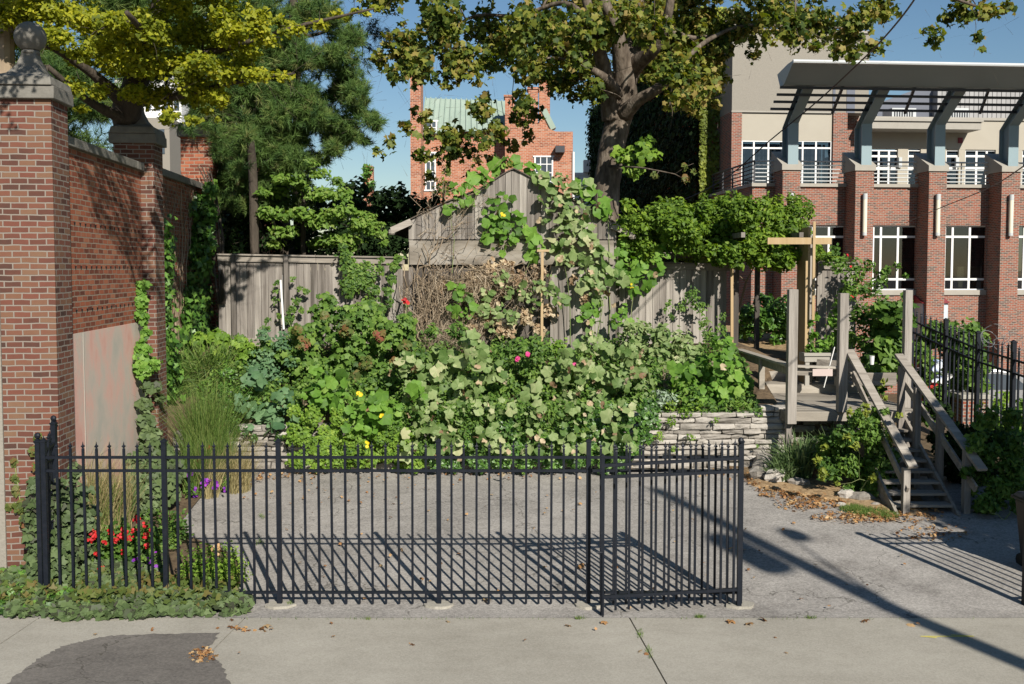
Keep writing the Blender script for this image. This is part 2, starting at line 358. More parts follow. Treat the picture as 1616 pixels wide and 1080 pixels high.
# leaf templates: (verts [u along, v across, w up], faces)
def fan(out, c=(0, 0, 0)):
    n = len(out); return [c] + out, [(0, i + 1, (i + 1) % n + 1) for i in range(n)]
TPL = {}
TPL['oval'] = ([(-.5, 0, 0), (0, .27, .07), (.5, 0, -.06), (0, -.27, .07)], [(0, 2, 1), (0, 3, 2)])
TPL['heart'] = ([(-.35, 0, 0), (-.5, .2, .03), (-.2, .42, .05), (.5, 0, -.08), (-.2, -.42, .05), (-.5, -.2, .03)], [(0, 3, 2, 1), (0, 5, 4, 3)])
TPL['ivy'] = ([(-.4, 0, 0), (-.45, .32, .02), (-.05, .45, 0), (.05, .2, .04), (.55, 0, -.06), (.05, -.2, .04), (-.05, -.45, 0), (-.45, -.32, .02)], [(0, 3, 2, 1), (0, 4, 3), (0, 5, 4), (0, 7, 6, 5)])
mp = []
for i in range(10):
    a = math.pi * (i / 10 * 2); r = (.52 if i % 2 == 0 else .36) * (1 if i != 5 else .6)
    mp.append((r * math.cos(a), r * math.sin(a), -.14 if i % 2 == 0 else .03))
TPL['maple'] = fan(mp, (0, 0, .04))
sq = []
for i in range(14):
    a = 2 * math.pi * (i + .5) / 14; lob = .5 + .06 * math.cos(a * 5) - (.14 if i in (6, 7) else 0)
    sq.append((lob * math.cos(a), lob * math.sin(a), .055 * math.cos(a * 5) + .09 * math.cos(2 * a) + (.03 if i % 2 else -.03) - .06))
TPL['squash'] = fan(sq, (-.08, 0, -.02))
cr = [((.5 - .12 * (i % 2)) * math.cos(i * .7), (.3 + .06 * (i % 3)) * math.sin(i * .7), .18 * math.sin(i * 2.3)) for i in range(9)]
TPL['crumple'] = fan(cr, (0, 0, -.1))
TPL['ginkgo'] = ([(-.5, 0, 0), (.2, .5, .06), (.45, .25, 0), (.32, 0, -.03), (.45, -.25, 0), (.2, -.5, .06)], [(0, 3, 2, 1), (0, 5, 4, 3)])
TPL['needle'] = ([(0, .018, 0), (0, -.018, 0), (1, 0, 0)], [(0, 1, 2)])
TPL['blade'] = ([(0, .02, 0), (0, -.02, 0), (.5, -.016, .0), (.5, .016, .0), (1, 0, -.1)], [(0, 1, 2, 3), (3, 2, 4)])
TPL['petal'] = fan([(.5 * math.cos(a * math.pi / 3), .5 * math.sin(a * math.pi / 3), .12 if a % 2 else .0) for a in range(6)], (0, 0, -.1))

def leaf_obj(name, pos_, nrm, size, tpl, m, parent=None, tint=None, axis=None, kind=None, wid=None):
    """one mesh of many leaves; axis given = leaf length direction, else random about nrm"""
    pos_ = np.asarray(pos_, float); N = len(pos_)
    nrm = np.asarray(nrm, float); nrm = nrm / np.maximum(1e-6, np.linalg.norm(nrm, axis=1))[:, None]
    size = np.broadcast_to(np.asarray(size, float), (N,))
    if axis is None: axis = RNG.normal(size=(N, 3))
    u = axis - (axis * nrm).sum(1)[:, None] * nrm
    u /= np.maximum(1e-6, np.linalg.norm(u, axis=1))[:, None]
    v = np.cross(nrm, u)
    tv, tf = TPL[tpl]; tv = np.array(tv); k = len(tv)
    sv = 1.0 if wid is None else wid
    V = pos_[:, None, :] + size[:, None, None] * (tv[None, :, 0, None] * u[:, None, :] + sv * tv[None, :, 1, None] * v[:, None, :] + tv[None, :, 2, None] * nrm[:, None, :])
    V = V.reshape(-1, 3)
    o0 = np.array(WL[parent.name]) if parent is not None else (np.array([V[:, 0].mean(), V[:, 1].mean(), V[:, 2].min()]) if kind != 'structure' else np.zeros(3))
    V = V - o0
    lt = np.array([len(f) for f in tf]); fl = np.concatenate([np.array(f) for f in tf])
    loops = (fl[None, :] + (np.arange(N) * k)[:, None]).ravel()
    tot = np.tile(lt, N); st = np.concatenate([[0], np.cumsum(tot)[:-1]])
    me = bpy.data.meshes.new(name); me.vertices.add(len(V)); me.vertices.foreach_set('co', V.astype(np.float32).ravel())
    me.loops.add(len(loops)); me.loops.foreach_set('vertex_index', loops.astype(np.int32))
    me.polygons.add(len(tot)); me.polygons.foreach_set('loop_start', st.astype(np.int32)); me.polygons.foreach_set('loop_total', tot.astype(np.int32))
    me.update(calc_edges=True)
    if tint is None: tint = RNG.random(N)
    tint = np.clip(np.broadcast_to(tint, (N,)), 0, 1)
    at = me.attributes.new('tint', 'FLOAT', 'FACE'); tt = np.repeat(tint, len(tf))
    if len(tf) > 4: tt = np.clip(tt + RNG.normal(size=len(tt)) * .07, 0, 1)
    at.data.foreach_set('value', tt.astype(np.float32))
    if tpl in ('squash', 'maple', 'crumple'): me.polygons.foreach_set('use_smooth', [True] * len(me.polygons))
    o = link_mesh(name, me, m, parent, o0)
    if kind: o['kind'] = kind
    return o

def limb(mb, pts, n=8, t=.5, wob=.04, sub=4):
    """pts: (Vector, radius) control points, smoothed"""
    ps = [Vector(p) for p, r in pts]; rs = [r for p, r in pts]; out = []; ro = []
    m = len(ps)
    for i in range(m - 1):
        p0 = ps[max(0, i - 1)]; p1 = ps[i]; p2 = ps[i + 1]; p3 = ps[min(m - 1, i + 2)]
        for k in range(sub):
            u = k / sub; out.append(.5 * ((2 * p1) + (p2 - p0) * u + (2 * p0 - 5 * p1 + 4 * p2 - p3) * u * u + (3 * p1 - p0 - 3 * p2 + p3) * u ** 3)); ro.append(rs[i] + (rs[i + 1] - rs[i]) * u)
    out.append(ps[-1]); ro.append(rs[-1]); mb.tube(out, ro, n, t, wob); return list(zip(out, ro))
def connect(mb, nodes, targets, r0=.035, wig=.25, twigs=0, tl=.5):
    """grow a curved branch from the nearest existing node to every target"""
    nodes = list(nodes)
    for c in sorted(targets, key=lambda c: min((c - p).length for p, _ in nodes)):
        p, r = min(nodes, key=lambda q: (c - q[0]).length + (0 if q[0].z < c.z + .5 else .4))
        L = (c - p).length
        if L < .05: continue
        rr = min(r * .7, r0 + .012 * L); n = max(3, int(L / .45)); pts = []
        perp = Vector([random.uniform(-1, 1) for _ in range(3)])
        for i in range(n + 1):
            t = i / n; q = p.lerp(c, t) + perp * wig * .25 * L * math.sin(math.pi * t) * .5 + Vector((0, 0, .08 * L * math.sin(math.pi * t)))
            if 0 < i < n: q += Vector([random.uniform(-1, 1) * .04 for _ in range(3)])
            pts.append((q, rr * (1 - .7 * t)))
        mb.tube([a for a, b in pts], [b for a, b in pts], 5, random.random(), .05, cap=False); nodes += pts[1:]
        for _ in range(twigs):
            e = c + Vector([random.gauss(0, 1) * tl for _ in range(3)]); mid = c.lerp(e, .5) + Vector([random.uniform(-.08, .08) for _ in range(3)])
            mb.tube([c, mid, e], [rr * .3, rr * .2, .003], 4, random.random(), cap=False)
    return nodes

def ball_pts(c, r, n, shell=.55):
    d = RNG.normal(size=(n, 3)); d /= np.linalg.norm(d, axis=1)[:, None]
    k = shell + (1 - shell) * RNG.random(n) ** .7
    lump = 1 + .18 * np.sin(d[:, 0] * 5 + c[0] * 7) + .18 * np.sin(d[:, 2] * 6 + c[1] * 5)
    return np.array(c) + d * (k * lump)[:, None] * np.array(r), d
def YB(py): return min(20.1, max(17.0, 17.25 + (700 - py) * .0165))
def foliage(root, blobs, tpl, size, dens, m, name='foliage', shell=.3, up=(.2, -.5, .7), rnd=.7, out=.5, sv=.35, flat=1., depth=.8, tspread=.35, szdist=1.0):
    """blobs: (px,py,rpx[,Y]) -> leaves filling ellipsoids at their real distance"""
    ps, ns, ts, cs = [], [], [], []
    for b in blobs:
        px, py, r = b[:3]; Y = b[3] if len(b) > 3 else YB(py)
        c = P(px, py, Y); rm = r / pxm(Y)
        rr = (rm, rm * depth, rm * flat)
        n = max(4, int(dens * r * r * flat / 100))
        p, d = ball_pts(c, rr, n, shell)
        ps.append(p); ns.append(d * out + np.array(up) + RNG.normal(size=p.shape) * rnd)
        ts.append(np.clip(.5 + RNG.uniform(-.18, .18) + RNG.normal(size=n) * tspread * .6, 0, 1)); cs.append((c, rm))
    p = np.concatenate(ps); n_ = np.concatenate(ns); t = np.concatenate(ts)
    sz = size * (1 + RNG.uniform(-sv, sv, len(p)))
    o = leaf_obj(name, p, n_, sz, tpl, m, root, t)
    return o, cs, p
def stems(root, base, cs, m='stem_green', r=.008, name='stems', n=5, wig=.12, many=1):
    mb = MB()
    if many == 1:
        tg = [c + Vector([random.uniform(-.5, .5) * rm for _ in range(3)]) for c, rm in cs for _ in range(2)]
        connect(mb, [(Vector(base), r * 2.2)], tg, r * .5, .3, 0); return mb.build(name, m, root)
    for c, rm in cs:
        for _ in range(many):
            b = Vector(base) if not isinstance(base, list) else Vector(random.choice(base))
            e = Vector(c) + Vector([random.uniform(-1, 1) * rm * .6 for _ in range(3)])
            pts = []
            for i in range(n + 1):
                t = i / n; q = b.lerp(e, t) + Vector([random.uniform(-wig, wig) * math.sin(math.pi * t) for _ in range(3)])
                q.z += .15 * (e - b).length * math.sin(math.pi * t) * .6
                pts.append(q)
            mb.tube(pts, [r * (1.3 - .8 * i / n) for i in range(n + 1)], 5, t=random.random(), cap=False)
    return mb.build(name, m, root)
def broad(root, blobs, tpl, size, m, name='foliage', gap=.5, depth=.9, up=(.25, -.8, .5), rnd=.5, layers=2, dry=.0, tilt=0):
    """large leaves spread over blobs, kept apart so each one reads; petioles drawn under each"""
    pts = []; nr = []; sz = []; cs = []
    for b in blobs:
        px, py, r = b[:3]; Y = b[3] if len(b) > 3 else YB(py); c = P(px, py, Y); rm = r / pxm(Y); cs.append((c, rm))
        for _ in range(int(22 * layers * (rm / size) ** 2) + 4):
            d = RNG.normal(size=3); d /= np.linalg.norm(d); d[1] = -abs(d[1]) if random.random() < .7 else d[1]
            q = np.array(c) + d * (.35 + .65 * random.random() ** .5) * 1.15 * np.array([rm, rm * depth, rm]); s = size * random.choice((random.uniform(.3, .7), random.uniform(.6, 1.15), random.uniform(.7, 1.25)))
            if pts:
                A = np.array(pts[-400:]); 
                dd = np.sqrt((((A - q) * np.array([1, .55, 1])) ** 2).sum(1)).min()
                if dd < gap * s: continue
            pts.append(q); sz.append(s); nr.append(d * .35 + np.array(up) + RNG.normal(size=3) * rnd)
    p = np.array(pts); n_ = np.array(nr); t = np.clip(.45 + RNG.normal(size=len(p)) * .24, 0, 1)
    o = leaf_obj(name, p, n_, np.array(sz), tpl, m, root, t)
    if dry:
        k = max(3, int(len(p) * dry)); idx = RNG.choice(len(p), k, replace=False)
        leaf_obj('withered_leaves', p[idx] + RNG.normal(size=(k, 3)) * .12 + np.array([0, -.05, -.08]), RNG.normal(size=(k, 3)) + np.array([0, -.8, 0]), size * .55 * (1 + RNG.uniform(-.3, .3, k)), 'crumple', 'leaf_dry', root)
    return o, cs, p
def gpos(x, y): return Vector((x, y, float(gz(x, y))))
def plant(name, label, cat, blobs, tpl, size, dens, m, base=None, stem='stem_green', sr=.008, group=None, smany=1, **kw):
    cx = [P(b[0], b[1] + b[2] * .5, b[3] if len(b) > 3 else YB(b[1])) for b in blobs]
    low = min(cx, key=lambda q: q.z)
    base = Vector(base) if base is not None else gpos(low.x, low.y)
    root = empty(name, base, label, cat, group)
    if tpl == 'squash':
        o, cs, p = broad(root, blobs, tpl, size * .92, m, dry=.16 if 'pale' in m else .03, depth=kw.get('depth', .9), layers=1.6 if 'bright' in m else 1.3)
    else: o, cs, p = foliage(root, blobs, tpl, size, dens, m, **kw)
    stems(root, base, cs, stem, sr, many=smany)
    return root, cs, p
def scatter(root, name, p, n, size, tpl, m, up=(.2, -.7, .6), off=.06):
    idx = RNG.choice(len(p), n, replace=False) if n < len(p) else np.arange(len(p))
    q = p[idx].copy(); q += np.array([.2, -.9, .5]) * off
    return leaf_obj(name, q, np.array(up) + RNG.normal(size=q.shape) * .3, size * (1 + RNG.uniform(-.2, .2, len(q))), tpl, m, root)
# ================================================================== SETTING
def grid_sheet(name, xs, ys, m, dz=0., hf=gz, kind='structure'):
    X, Y = np.meshgrid(xs, ys); Z = hf(X, Y) + dz
    V = np.stack([X.ravel(), Y.ravel(), Z.ravel()], 1); nx = len(xs); ny = len(ys)
    fs = [(j * nx + i, j * nx + i + 1, (j + 1) * nx + i + 1, (j + 1) * nx + i) for j in range(ny - 1) for i in range(nx - 1)]
    me = bpy.data.meshes.new(name); me.from_pydata(V.tolist(), [], fs)
    o = link_mesh(name, me, m); o['kind'] = kind; return o
def lin(a, b, s): return list(np.arange(a, b, s))
xs = [-1500, -600, -250, -120, -60, -30, -18, -12] + lin(-9, 16, .3) + [17, 20, 26, 40, 80, 200, 600, 1500]
ys = [-400, -120, -40, -15, -5, 0, 4, 8, 10, 10.9, 11.0] + lin(11.3, 17.3, .4) + [17.40, 17.5, 17.6] + lin(18, 28, .4) + [30, 32, 34, 36, 38, 45, 60, 100, 200, 500, 1500, 2500]
grid_sheet('ground', xs, ys, 'soil', hf=lambda x, y: gz(x, y) - np.where(y < 11.2, .02, 0))
# concrete pavement slabs
mb = MB()
ye = 11.07
J = [(-60, -60), (-14, -14.2), (-5.35, -5.45), (-3.02, -3.2), (1.33, 1.50), (5.9, 6.15), (10.5, 10.8), (60, 60)]
for a, b in zip(J[:-1], J[1:]):
    mb.raw([(a[0] + .008, ye, .0), (b[0] - .008, ye, .0), (b[1] - .008, 8.9, -.0), (a[1] + .008, 8.9, -.0), (a[0] + .008, ye, -.12), (b[0] - .008, ye, -.12), (b[1] - .008, 8.9, -.12), (a[1] + .008, 8.9, -.12)],
           [(0, 3, 2, 1), (4, 5, 6, 7), (0, 1, 5, 4), (1, 2, 6, 5), (2, 3, 7, 6), (3, 0, 4, 7)])
mb.build('pavement', 'concrete', kind='structure')
mb = MB(); mb.box(-60, 60, 1.5, 8.885, -.2, -.012); mb.build('road', 'concrete', kind='structure')
# dark asphalt patch lower left
q = [G(348, 1008), G(290, 1009), G(235, 1011), G(180, 1013), G(150, 1018), G(122, 1026), G(100, 1033), G(78, 1047), G(60, 1057), G(44, 1072), G(20, 1092), G(-10, 1140), G(200, 1140), G(375, 1140), G(358, 1085), G(345, 1062), G(330, 1042), G(338, 1024)]
q2 = []
for a_, b_ in zip(q, q[1:] + q[:1]):
    for k in range(7):
        c_ = a_.lerp(b_, k / 7); q2.append(c_ + Vector((random.gauss(0, .012), random.gauss(0, .012), 0)))
mb = MB(); mb.raw([(p.x, p.y, .006) for p in q2], [tuple(range(len(q2)))[::-1]]); o = mb.build('asphalt_patch', 'dark_asphalt', kind='structure')
# parking lot sheet
xs = lin(-7, 12.2, .4); ys = lin(11.075, 17.45, .25)
def pk(x, y): return np.where(y > 11.3, .067 * (y - 11.0) - .031, -.012 + .0 * y) + .012 * np.sin(x * 1.3) * np.sin(y * 1.1) * (y > 11.4)
grid_sheet('parking_lot', xs, ys, 'asphalt', .012, pk)
# left flower bed soil and right shrub bed
def bed(name, pts, m, h=.05):
    mb = MB(); n = len(pts)
    P0 = [G(*p) for p in pts]; cx = sum(p.x for p in P0) / n; cy = sum(p.y for p in P0) / n
    def z(x, y): return float(pk(x, y))
    ring = [(p.x, p.y, z(p.x, p.y) - .02) for p in P0]; inner = [(cx + (p.x - cx) * .86, cy + (p.y - cy) * .9, z(cx + (p.x - cx) * .86, cy + (p.y - cy) * .9) + h) for p in P0]
    mb.raw(ring + inner + [(cx, cy, z(cx, cy) + h * 1.3)], [(i, (i + 1) % n, n + (i + 1) % n, n + i) for i in range(n)] + [(n + i, n + (i + 1) % n, 2 * n) for i in range(n)])
    return mb.build(name, m, kind='structure')
bed('flower_bed', [(60, 968), (340, 966), (400, 925), (385, 885), (300, 868), (285, 800), (330, 772), (355, 740), (200, 742), (60, 880)], 'soil', .04)
bed('shrub_bed', [(1182, 770), (1150, 735), (1250, 727), (1430, 735), (1480, 820), (1400, 812), (1320, 795), (1240, 782)], 'mulch', .06)
mb = MB(); p = G(1455, 1017); q = G(1530, 1012)
y0 = (p.y + q.y) / 2
mb.raw([(p.x, y0 + .012, .004), (q.x, y0 + .012, .004), (q.x, y0 - .006, .004), (p.x, y0 - .006, .004)], [(0, 3, 2, 1)])
mb.raw([(p.x + .02, y0 - .006, .005), (p.x + .17, y0 - .035, .005), (p.x + .14, y0 - .05, .005), (p.x - .01, y0 + .003, .005)], [(0, 3, 2, 1)])
mb.raw([(q.x - .2, y0 + .05, .005), (q.x + .03, y0 + .012, .005), (q.x + .03, y0 - .006, .005), (q.x - .2, y0 + .035, .005)], [(0, 3, 2, 1)])
mb.build('painted_arrow', 'yellow_paint', kind='structure')

# ================================================================== LEFT BRICK WALL
LW = ((-5.66, 12.34), ALPHA)
wall = empty('brick_garden_wall', (-5.7, 12.34, 0), 'tall red brick garden wall with pale concrete lower panel behind the ball topped piers', 'wall')
LOWH = -.1
def pier(y0, top, label, w=.66, m='brick_pillar', h2=0):
    r = empty('brick_pier', MB(LW).T((0, y0, 0)), label, 'pier', 'brick piers with stone balls')
    mb = MB(LW); mb.box(-w, 0, y0, y0 + .56, LOWH, top); mb.build('shaft', m, r)
    mb = MB(LW); c = -w / 2; yc = y0 + .28
    o = .06
    mb.box(-w - o, o, y0 - o, y0 + .56 + o, top, top + .16, jit=.004)
    def sq(a, z): return [(c - a, yc - a, z), (c + a, yc - a, z), (c + a, yc + a, z), (c - a, yc + a, z)]
    prof = [(.37, .162), (.35, .27), (.22, .33), (.15, .42), (.10, .54), (.085, .62)]
    vs = []; fs = []
    for a, z in prof: vs += sq(a, top + z)
    for i in range(len(prof) - 1):
        for k in range(4): fs.append((i * 4 + k, i * 4 + (k + 1) % 4, i * 4 + 4 + (k + 1) % 4, i * 4 + 4 + k))
    fs.append((3, 2, 1, 0)); mb.raw(vs, fs)
    mb.build('stone_cap', 'stone_cap', r, bevel=.012)
    mb = MB(LW)
    prof = [(.10, 0)] + [(max(.02, .19 * math.sin(a)), .19 - .19 * math.cos(a)) for a in [R(x) for x in range(24, 181, 12)]]
    mb.lathe((c, yc, top + .60), [(.11, 0), (.11, .03), (.08, .05)] + [(p, z + .02) for p, z in prof[1:]], 20)
    mb.build('ball_finial', 'stone_cap', r, smooth=True)
    return r
pier(0, 6.02, 'nearest sunlit brick pier with stone ball at the left edge')
pier(4.55, 6.05, 'second brick pier with its stone ball half hidden by yellow ginkgo leaves')
pier(9.1, 6.75, 'third taller brick pier overgrown with vine stems beside the wooden fence', m='brick_old')
mb = MB(LW); mb.box(-.82, -.28, .50, 4.60, 3.10, 5.60); mb.box(-.82, -.26, .50, 4.60, LOWH, 3.095 - .0)
wv = MB(LW); wv.box(-.5, -.22, .40, 4.55, 3.06, 5.58)
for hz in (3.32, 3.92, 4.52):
    k = .47; shade_tri = MB(LW)
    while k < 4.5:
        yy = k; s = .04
        shade_tri.raw([(-.2185, yy, hz + .062), (-.2185, yy + 2 * s, hz + .062), (-.2185, yy + s, hz), (-.26, yy, hz + .062), (-.26, yy + 2 * s, hz + .062), (-.26, yy + s, hz)], [(0, 1, 2), (0, 3, 4, 1), (1, 4, 5, 2), (2, 5, 3, 0)]); k += .215
    shade_tri.build('painted_hole_shade', 'shade_black', wall)  # dark triangles just proud of the brick, painted as shade inside piercings
wv.build('brickwork', 'brick_old', wall)
w2 = MB(LW); w2.box(-.5, -.22, 5.11, 9.1, LOWH, 5.62); w2.build('vine_scarred_brickwork', 'brick_old', wall)
w3 = MB(LW); w3.box(-.5, -.22, 9.66, 19, LOWH, 6.3); w3.build('far_brickwork', 'brick_old', wall)
w4 = MB(LW); w4.box(-.5, -.205, .40, 4.55, LOWH, 3.058); w4.build('concrete_base', 'pink_concrete', wall)
w5 = MB(LW); w5.box(-.206, -.198, 1.55, 1.575, 0, 3.05); w5.build('joint_strip', 'limestone', wall)
cp = MB(LW)
for a, b, h in ((.56, 4.55, 5.585), (5.11, 9.1, 5.625), (9.66, 19, 6.305)):
    k = a
    while k < b - .1:
        e = min(b, k + 1.2); cp.box(-.56, -.15, k + .004, e - .004, h, h + .13, random.random()); k = e
cp.build('stone_coping', 'stone_cap', wall, bevel=.01)
# pale stucco jamb left of the first pier and timber pole
mb = MB(LW); mb.box(-1.1, -.665, -.02, .5, LOWH, 5.2); o = mb.build('stucco_jamb', 'stucco', bevel=.01); tag(o, 'narrow pale stucco jamb against the left side of the nearest pier', 'jamb')
mb = MB(); c = P(6, 30, 15.5); mb.tube([(c.x, c.y, 0), (c.x, c.y, 6), (c.x + .05, c.y, 12)], [.15, .14, .12], 10, wob=.03); o = mb.build('timber_pole', 'twig'); tag(o, 'upright brown timber pole in the top left corner behind the pier', 'pole')

# ================================================================== IRON FENCES
def picket_mesh(h, w=.026):
    mb = MB(); a = w / 2
    mb.box(-a, a, -a, a, 0, h - .10)
    b = a * 1.0
    prof = [(a * 1.1, h - .1), (a * 1.1, h - .085), (a * .55, h - .075), (a * 1.7, h - .055), (a * .6, h - .04), (.001, h)]
    vs = []; fs = []
    for r, z in prof: vs += [(-r, -r * .6, z), (r, -r * .6, z), (r, r * .6, z), (-r, r * .6, z)]
    for i in range(len(prof) - 1):
        for k in range(4): fs.append((i * 4 + k, i * 4 + (k + 1) % 4, i * 4 + 4 + (k + 1) % 4, i * 4 + 4 + k))
    fs.append((3, 2, 1, 0)); mb.raw(vs, fs); return mb
def post_mesh(h, w=.058, ball=False):
    mb = MB(); a = w / 2; mb.box(-a, a, -a, a, -.05, h)
    mb.box(-a * 1.25, a * 1.25, -a * 1.25, a * 1.25, h, h + .018); mb.prism([(-a * 1.1, h + .018), (a * 1.1, h + .018), (0, h + .045)], -a * .9, a * .9, 'y')
    if ball: mb.lathe((0, 0, h + .03), [(.01, 0), (.03, .02), (.036, .045), (.026, .07), (.008, .08)], 10)
    return mb
def build_at(mb, name, m, parent, at, bevel=0, label=None):
    """mesh authored round its own origin, placed at world point"""
    V = mb.v; me = bpy.data.meshes.new(name); me.from_pydata(V, [], mb.f)
    t = me.attributes.new('tint', 'FLOAT', 'FACE'); t.data.foreach_set('value', np.array(mb.t, dtype=np.float32))
    o = bpy.data.objects.new(name, me); COL.objects.link(o); me.materials.append(MATS[m]); o.parent = parent; o.location = Vector(at) - WL[parent.name]
    return o
def fence_line(root, A, B, n, h, rails, bz=None, skip=(), first=None, ends=(.5, .5)):
    """n pickets between A and B (base points); returns picket used as the source"""
    A = Vector(A); B = Vector(B); d = B - A
    if first is None:
        first = build_at(picket_mesh(h), 'picket', 'iron', root, A)
        first_used = False
    else: first_used = True
    for i in range(n):
        t = (i + ends[0]) / (n - 1 + ends[0] + ends[1])
        p = A + d * t
        if not first_used: first.location = p - WL[root.name]; ob = first; first_used = True
        else: ob = inst(first, root, p)
        ob.rotation_euler = (random.uniform(-.004, .004), random.uniform(-.006, .006), random.uniform(-.05, .05))
    for z in rails:
        mb = MB(); mb.beam(A + Vector((0, 0, z)), B + Vector((0, 0, z)), .034, .03); mb.build('rail', 'iron', root)
    return first
Yf = 11.47
fr = empty('iron_fence', P(75, 957, Yf), 'long black iron picket fence with spear tips along the pavement edge', 'fence')
pz = P(700, 953, Yf).z; top = P(700, 697, Yf).z; hp = top - .03
PX = [75, 263, 442, 693, 928, 1167]
def bp(px): 
    q = P(px, 955, Yf); return Vector((q.x, q.y, .03))
RL = [P(700, 722, Yf).z - .03, P(700, 743, Yf).z - .03, P(700, 935, Yf).z - .03]
ph = P(700, 706, Yf).z
src = build_at(post_mesh(ph + .06, .052), 'post', 'iron', fr, bp(75) + Vector((0, 0, -.03)))
for px in PX[1:]:
    inst(src, fr, bp(px) + Vector((0, 0, -.03)))
pk0 = None
for (a, b, n) in ((75, 263, 8), (263, 442, 8), (442, 693, 11), (693, 928, 11), (928, 1167, 11)):
    pk0 = fence_line(fr, bp(a), bp(b), n, hp, RL, first=pk0, ends=(1, 1))
# footing pads
for px in PX[2:]:
    c = bp(px); n = 14
    mb = MB(); vs = [(c.x + (.17 + random.uniform(-.02, .03)) * math.cos(2 * math.pi * k / n), c.y - .03 + (.11 + random.uniform(-.015, .015)) * math.sin(2 * math.pi * k / n), .036) for k in range(n)]
    mb.raw(vs + [(v[0], v[1], -.02) for v in vs], [tuple(range(n))] + [(k, n + k, n + (k + 1) % n, (k + 1) % n) for k in range(n)])
    mb.build('concrete_footing', 'concrete', fr)
# return fence to the first pier
fr2 = empty('iron_fence', P(72, 930, 11.5), 'short black iron return fence between the corner post and the nearest brick pier', 'fence')
A = Vector((P(70, 900, 11.6).x - .05, 11.6, .02)); B = Vector((P(93, 900, 12.3).x, 12.25, .06))
build_at(post_mesh(hp - .02, .052, True), 'post', 'iron', fr2, A + Vector((0, .02, 0))); build_at(post_mesh(hp + .05, .06, True), 'post', 'iron', fr2, B)
fence_line(fr2, A, B, 4, hp, RL, ends=(1, 1))
# gate leaf folded in front of the last bay
gt = empty('iron_gate', bp(1160), 'black iron gate leaf swung open against the right end of the fence', 'gate')
A = Vector((P(950, 950, 11.2).x, 11.17, -.0)); B = Vector((P(1163, 950, 11.40).x, 11.385, .03))
zt = lambda px, py, Y: P(px, py, Y).z
ga = [(zt(948, 735, 11.17), zt(1167, 723, 11.39)), (zt(948, 753, 11.17), zt(1167, 744, 11.39)), (zt(948, 942, 11.17), zt(1167, 930, 11.39))]
for z0, z1 in ga:
    mb = MB(); mb.beam((A.x, A.y, z0), (B.x, B.y, z1), .04, .034); mb.build('rail', 'iron', gt)
g0 = None; n = 11
for i in range(n):
    t = i / (n - 1) * .97; q = A.lerp(B, t); q.z = .045 + .03 * t
    if g0 is None:
        build_at(post_mesh(zt(948, 722, 11.17) - .045, .04), 'stile', 'iron', gt, q)
        g0 = 1; continue
    if g0 == 1: g0 = build_at(picket_mesh(zt(1000, 703, 11.2) - .03), 'picket', 'iron', gt, q)
    else: inst(g0, gt, q)
build_at(post_mesh(ph - .02, .05, True), 'stile', 'iron', gt, (B.x + .02, B.y, .04))
mb = MB(); c = P(952, 872, 11.1)
mb.tube([(c.x - .07, 11.10, c.z), (c.x, 11.10, c.z), (c.x, 11.10, .0)], .009, 6); mb.build('drop_bolt', 'iron', gt)
# right hand end of the opening (mostly out of frame): post and panel
fr3 = empty('iron_fence', (5.88, Yf, 0), 'black iron fence post just beyond the right edge whose shadow crosses the asphalt', 'fence')
build_at(post_mesh(hp, .075), 'post', 'iron', fr3, (6.02, Yf, 0))
fence_line(fr3, (6.02, Yf, .03), (9.2, Yf + .1, .03), 20, hp, RL, ends=(1, 1))
# far iron fence beside the stairs
fr4 = empty('iron_fence', (8.15, 17.4, .9), 'black iron picket fence climbing behind the wooden stairs at right', 'fence')
def line_top(px, py, Y): return P(px, py, Y)
pts4 = []
for px, py, Y in ((1440, 484, 19.75), (1493, 506, 18.5), (1544, 526, 17.4), (1600, 541, 16.35), (1665, 560, 15.3), (1740, 585, 14.2)):
    pts4.append(P(px, py, Y))
hh = 1.95; s4 = None; pk4 = None
for i, q in enumerate(pts4):
    b = q - Vector((0, 0, hh))
    if s4 is None: s4 = build_at(post_mesh(hh, .07), 'post', 'iron', fr4, b)
    else: inst(s4, fr4, b)
for a, b in zip(pts4[:-1], pts4[1:]):
    pk4 = fence_line(fr4, a - Vector((0, 0, hh)), b - Vector((0, 0, hh)), 6, hh - .02, [hh - .28, hh - .5, .15], first=pk4, ends=(1, 1))

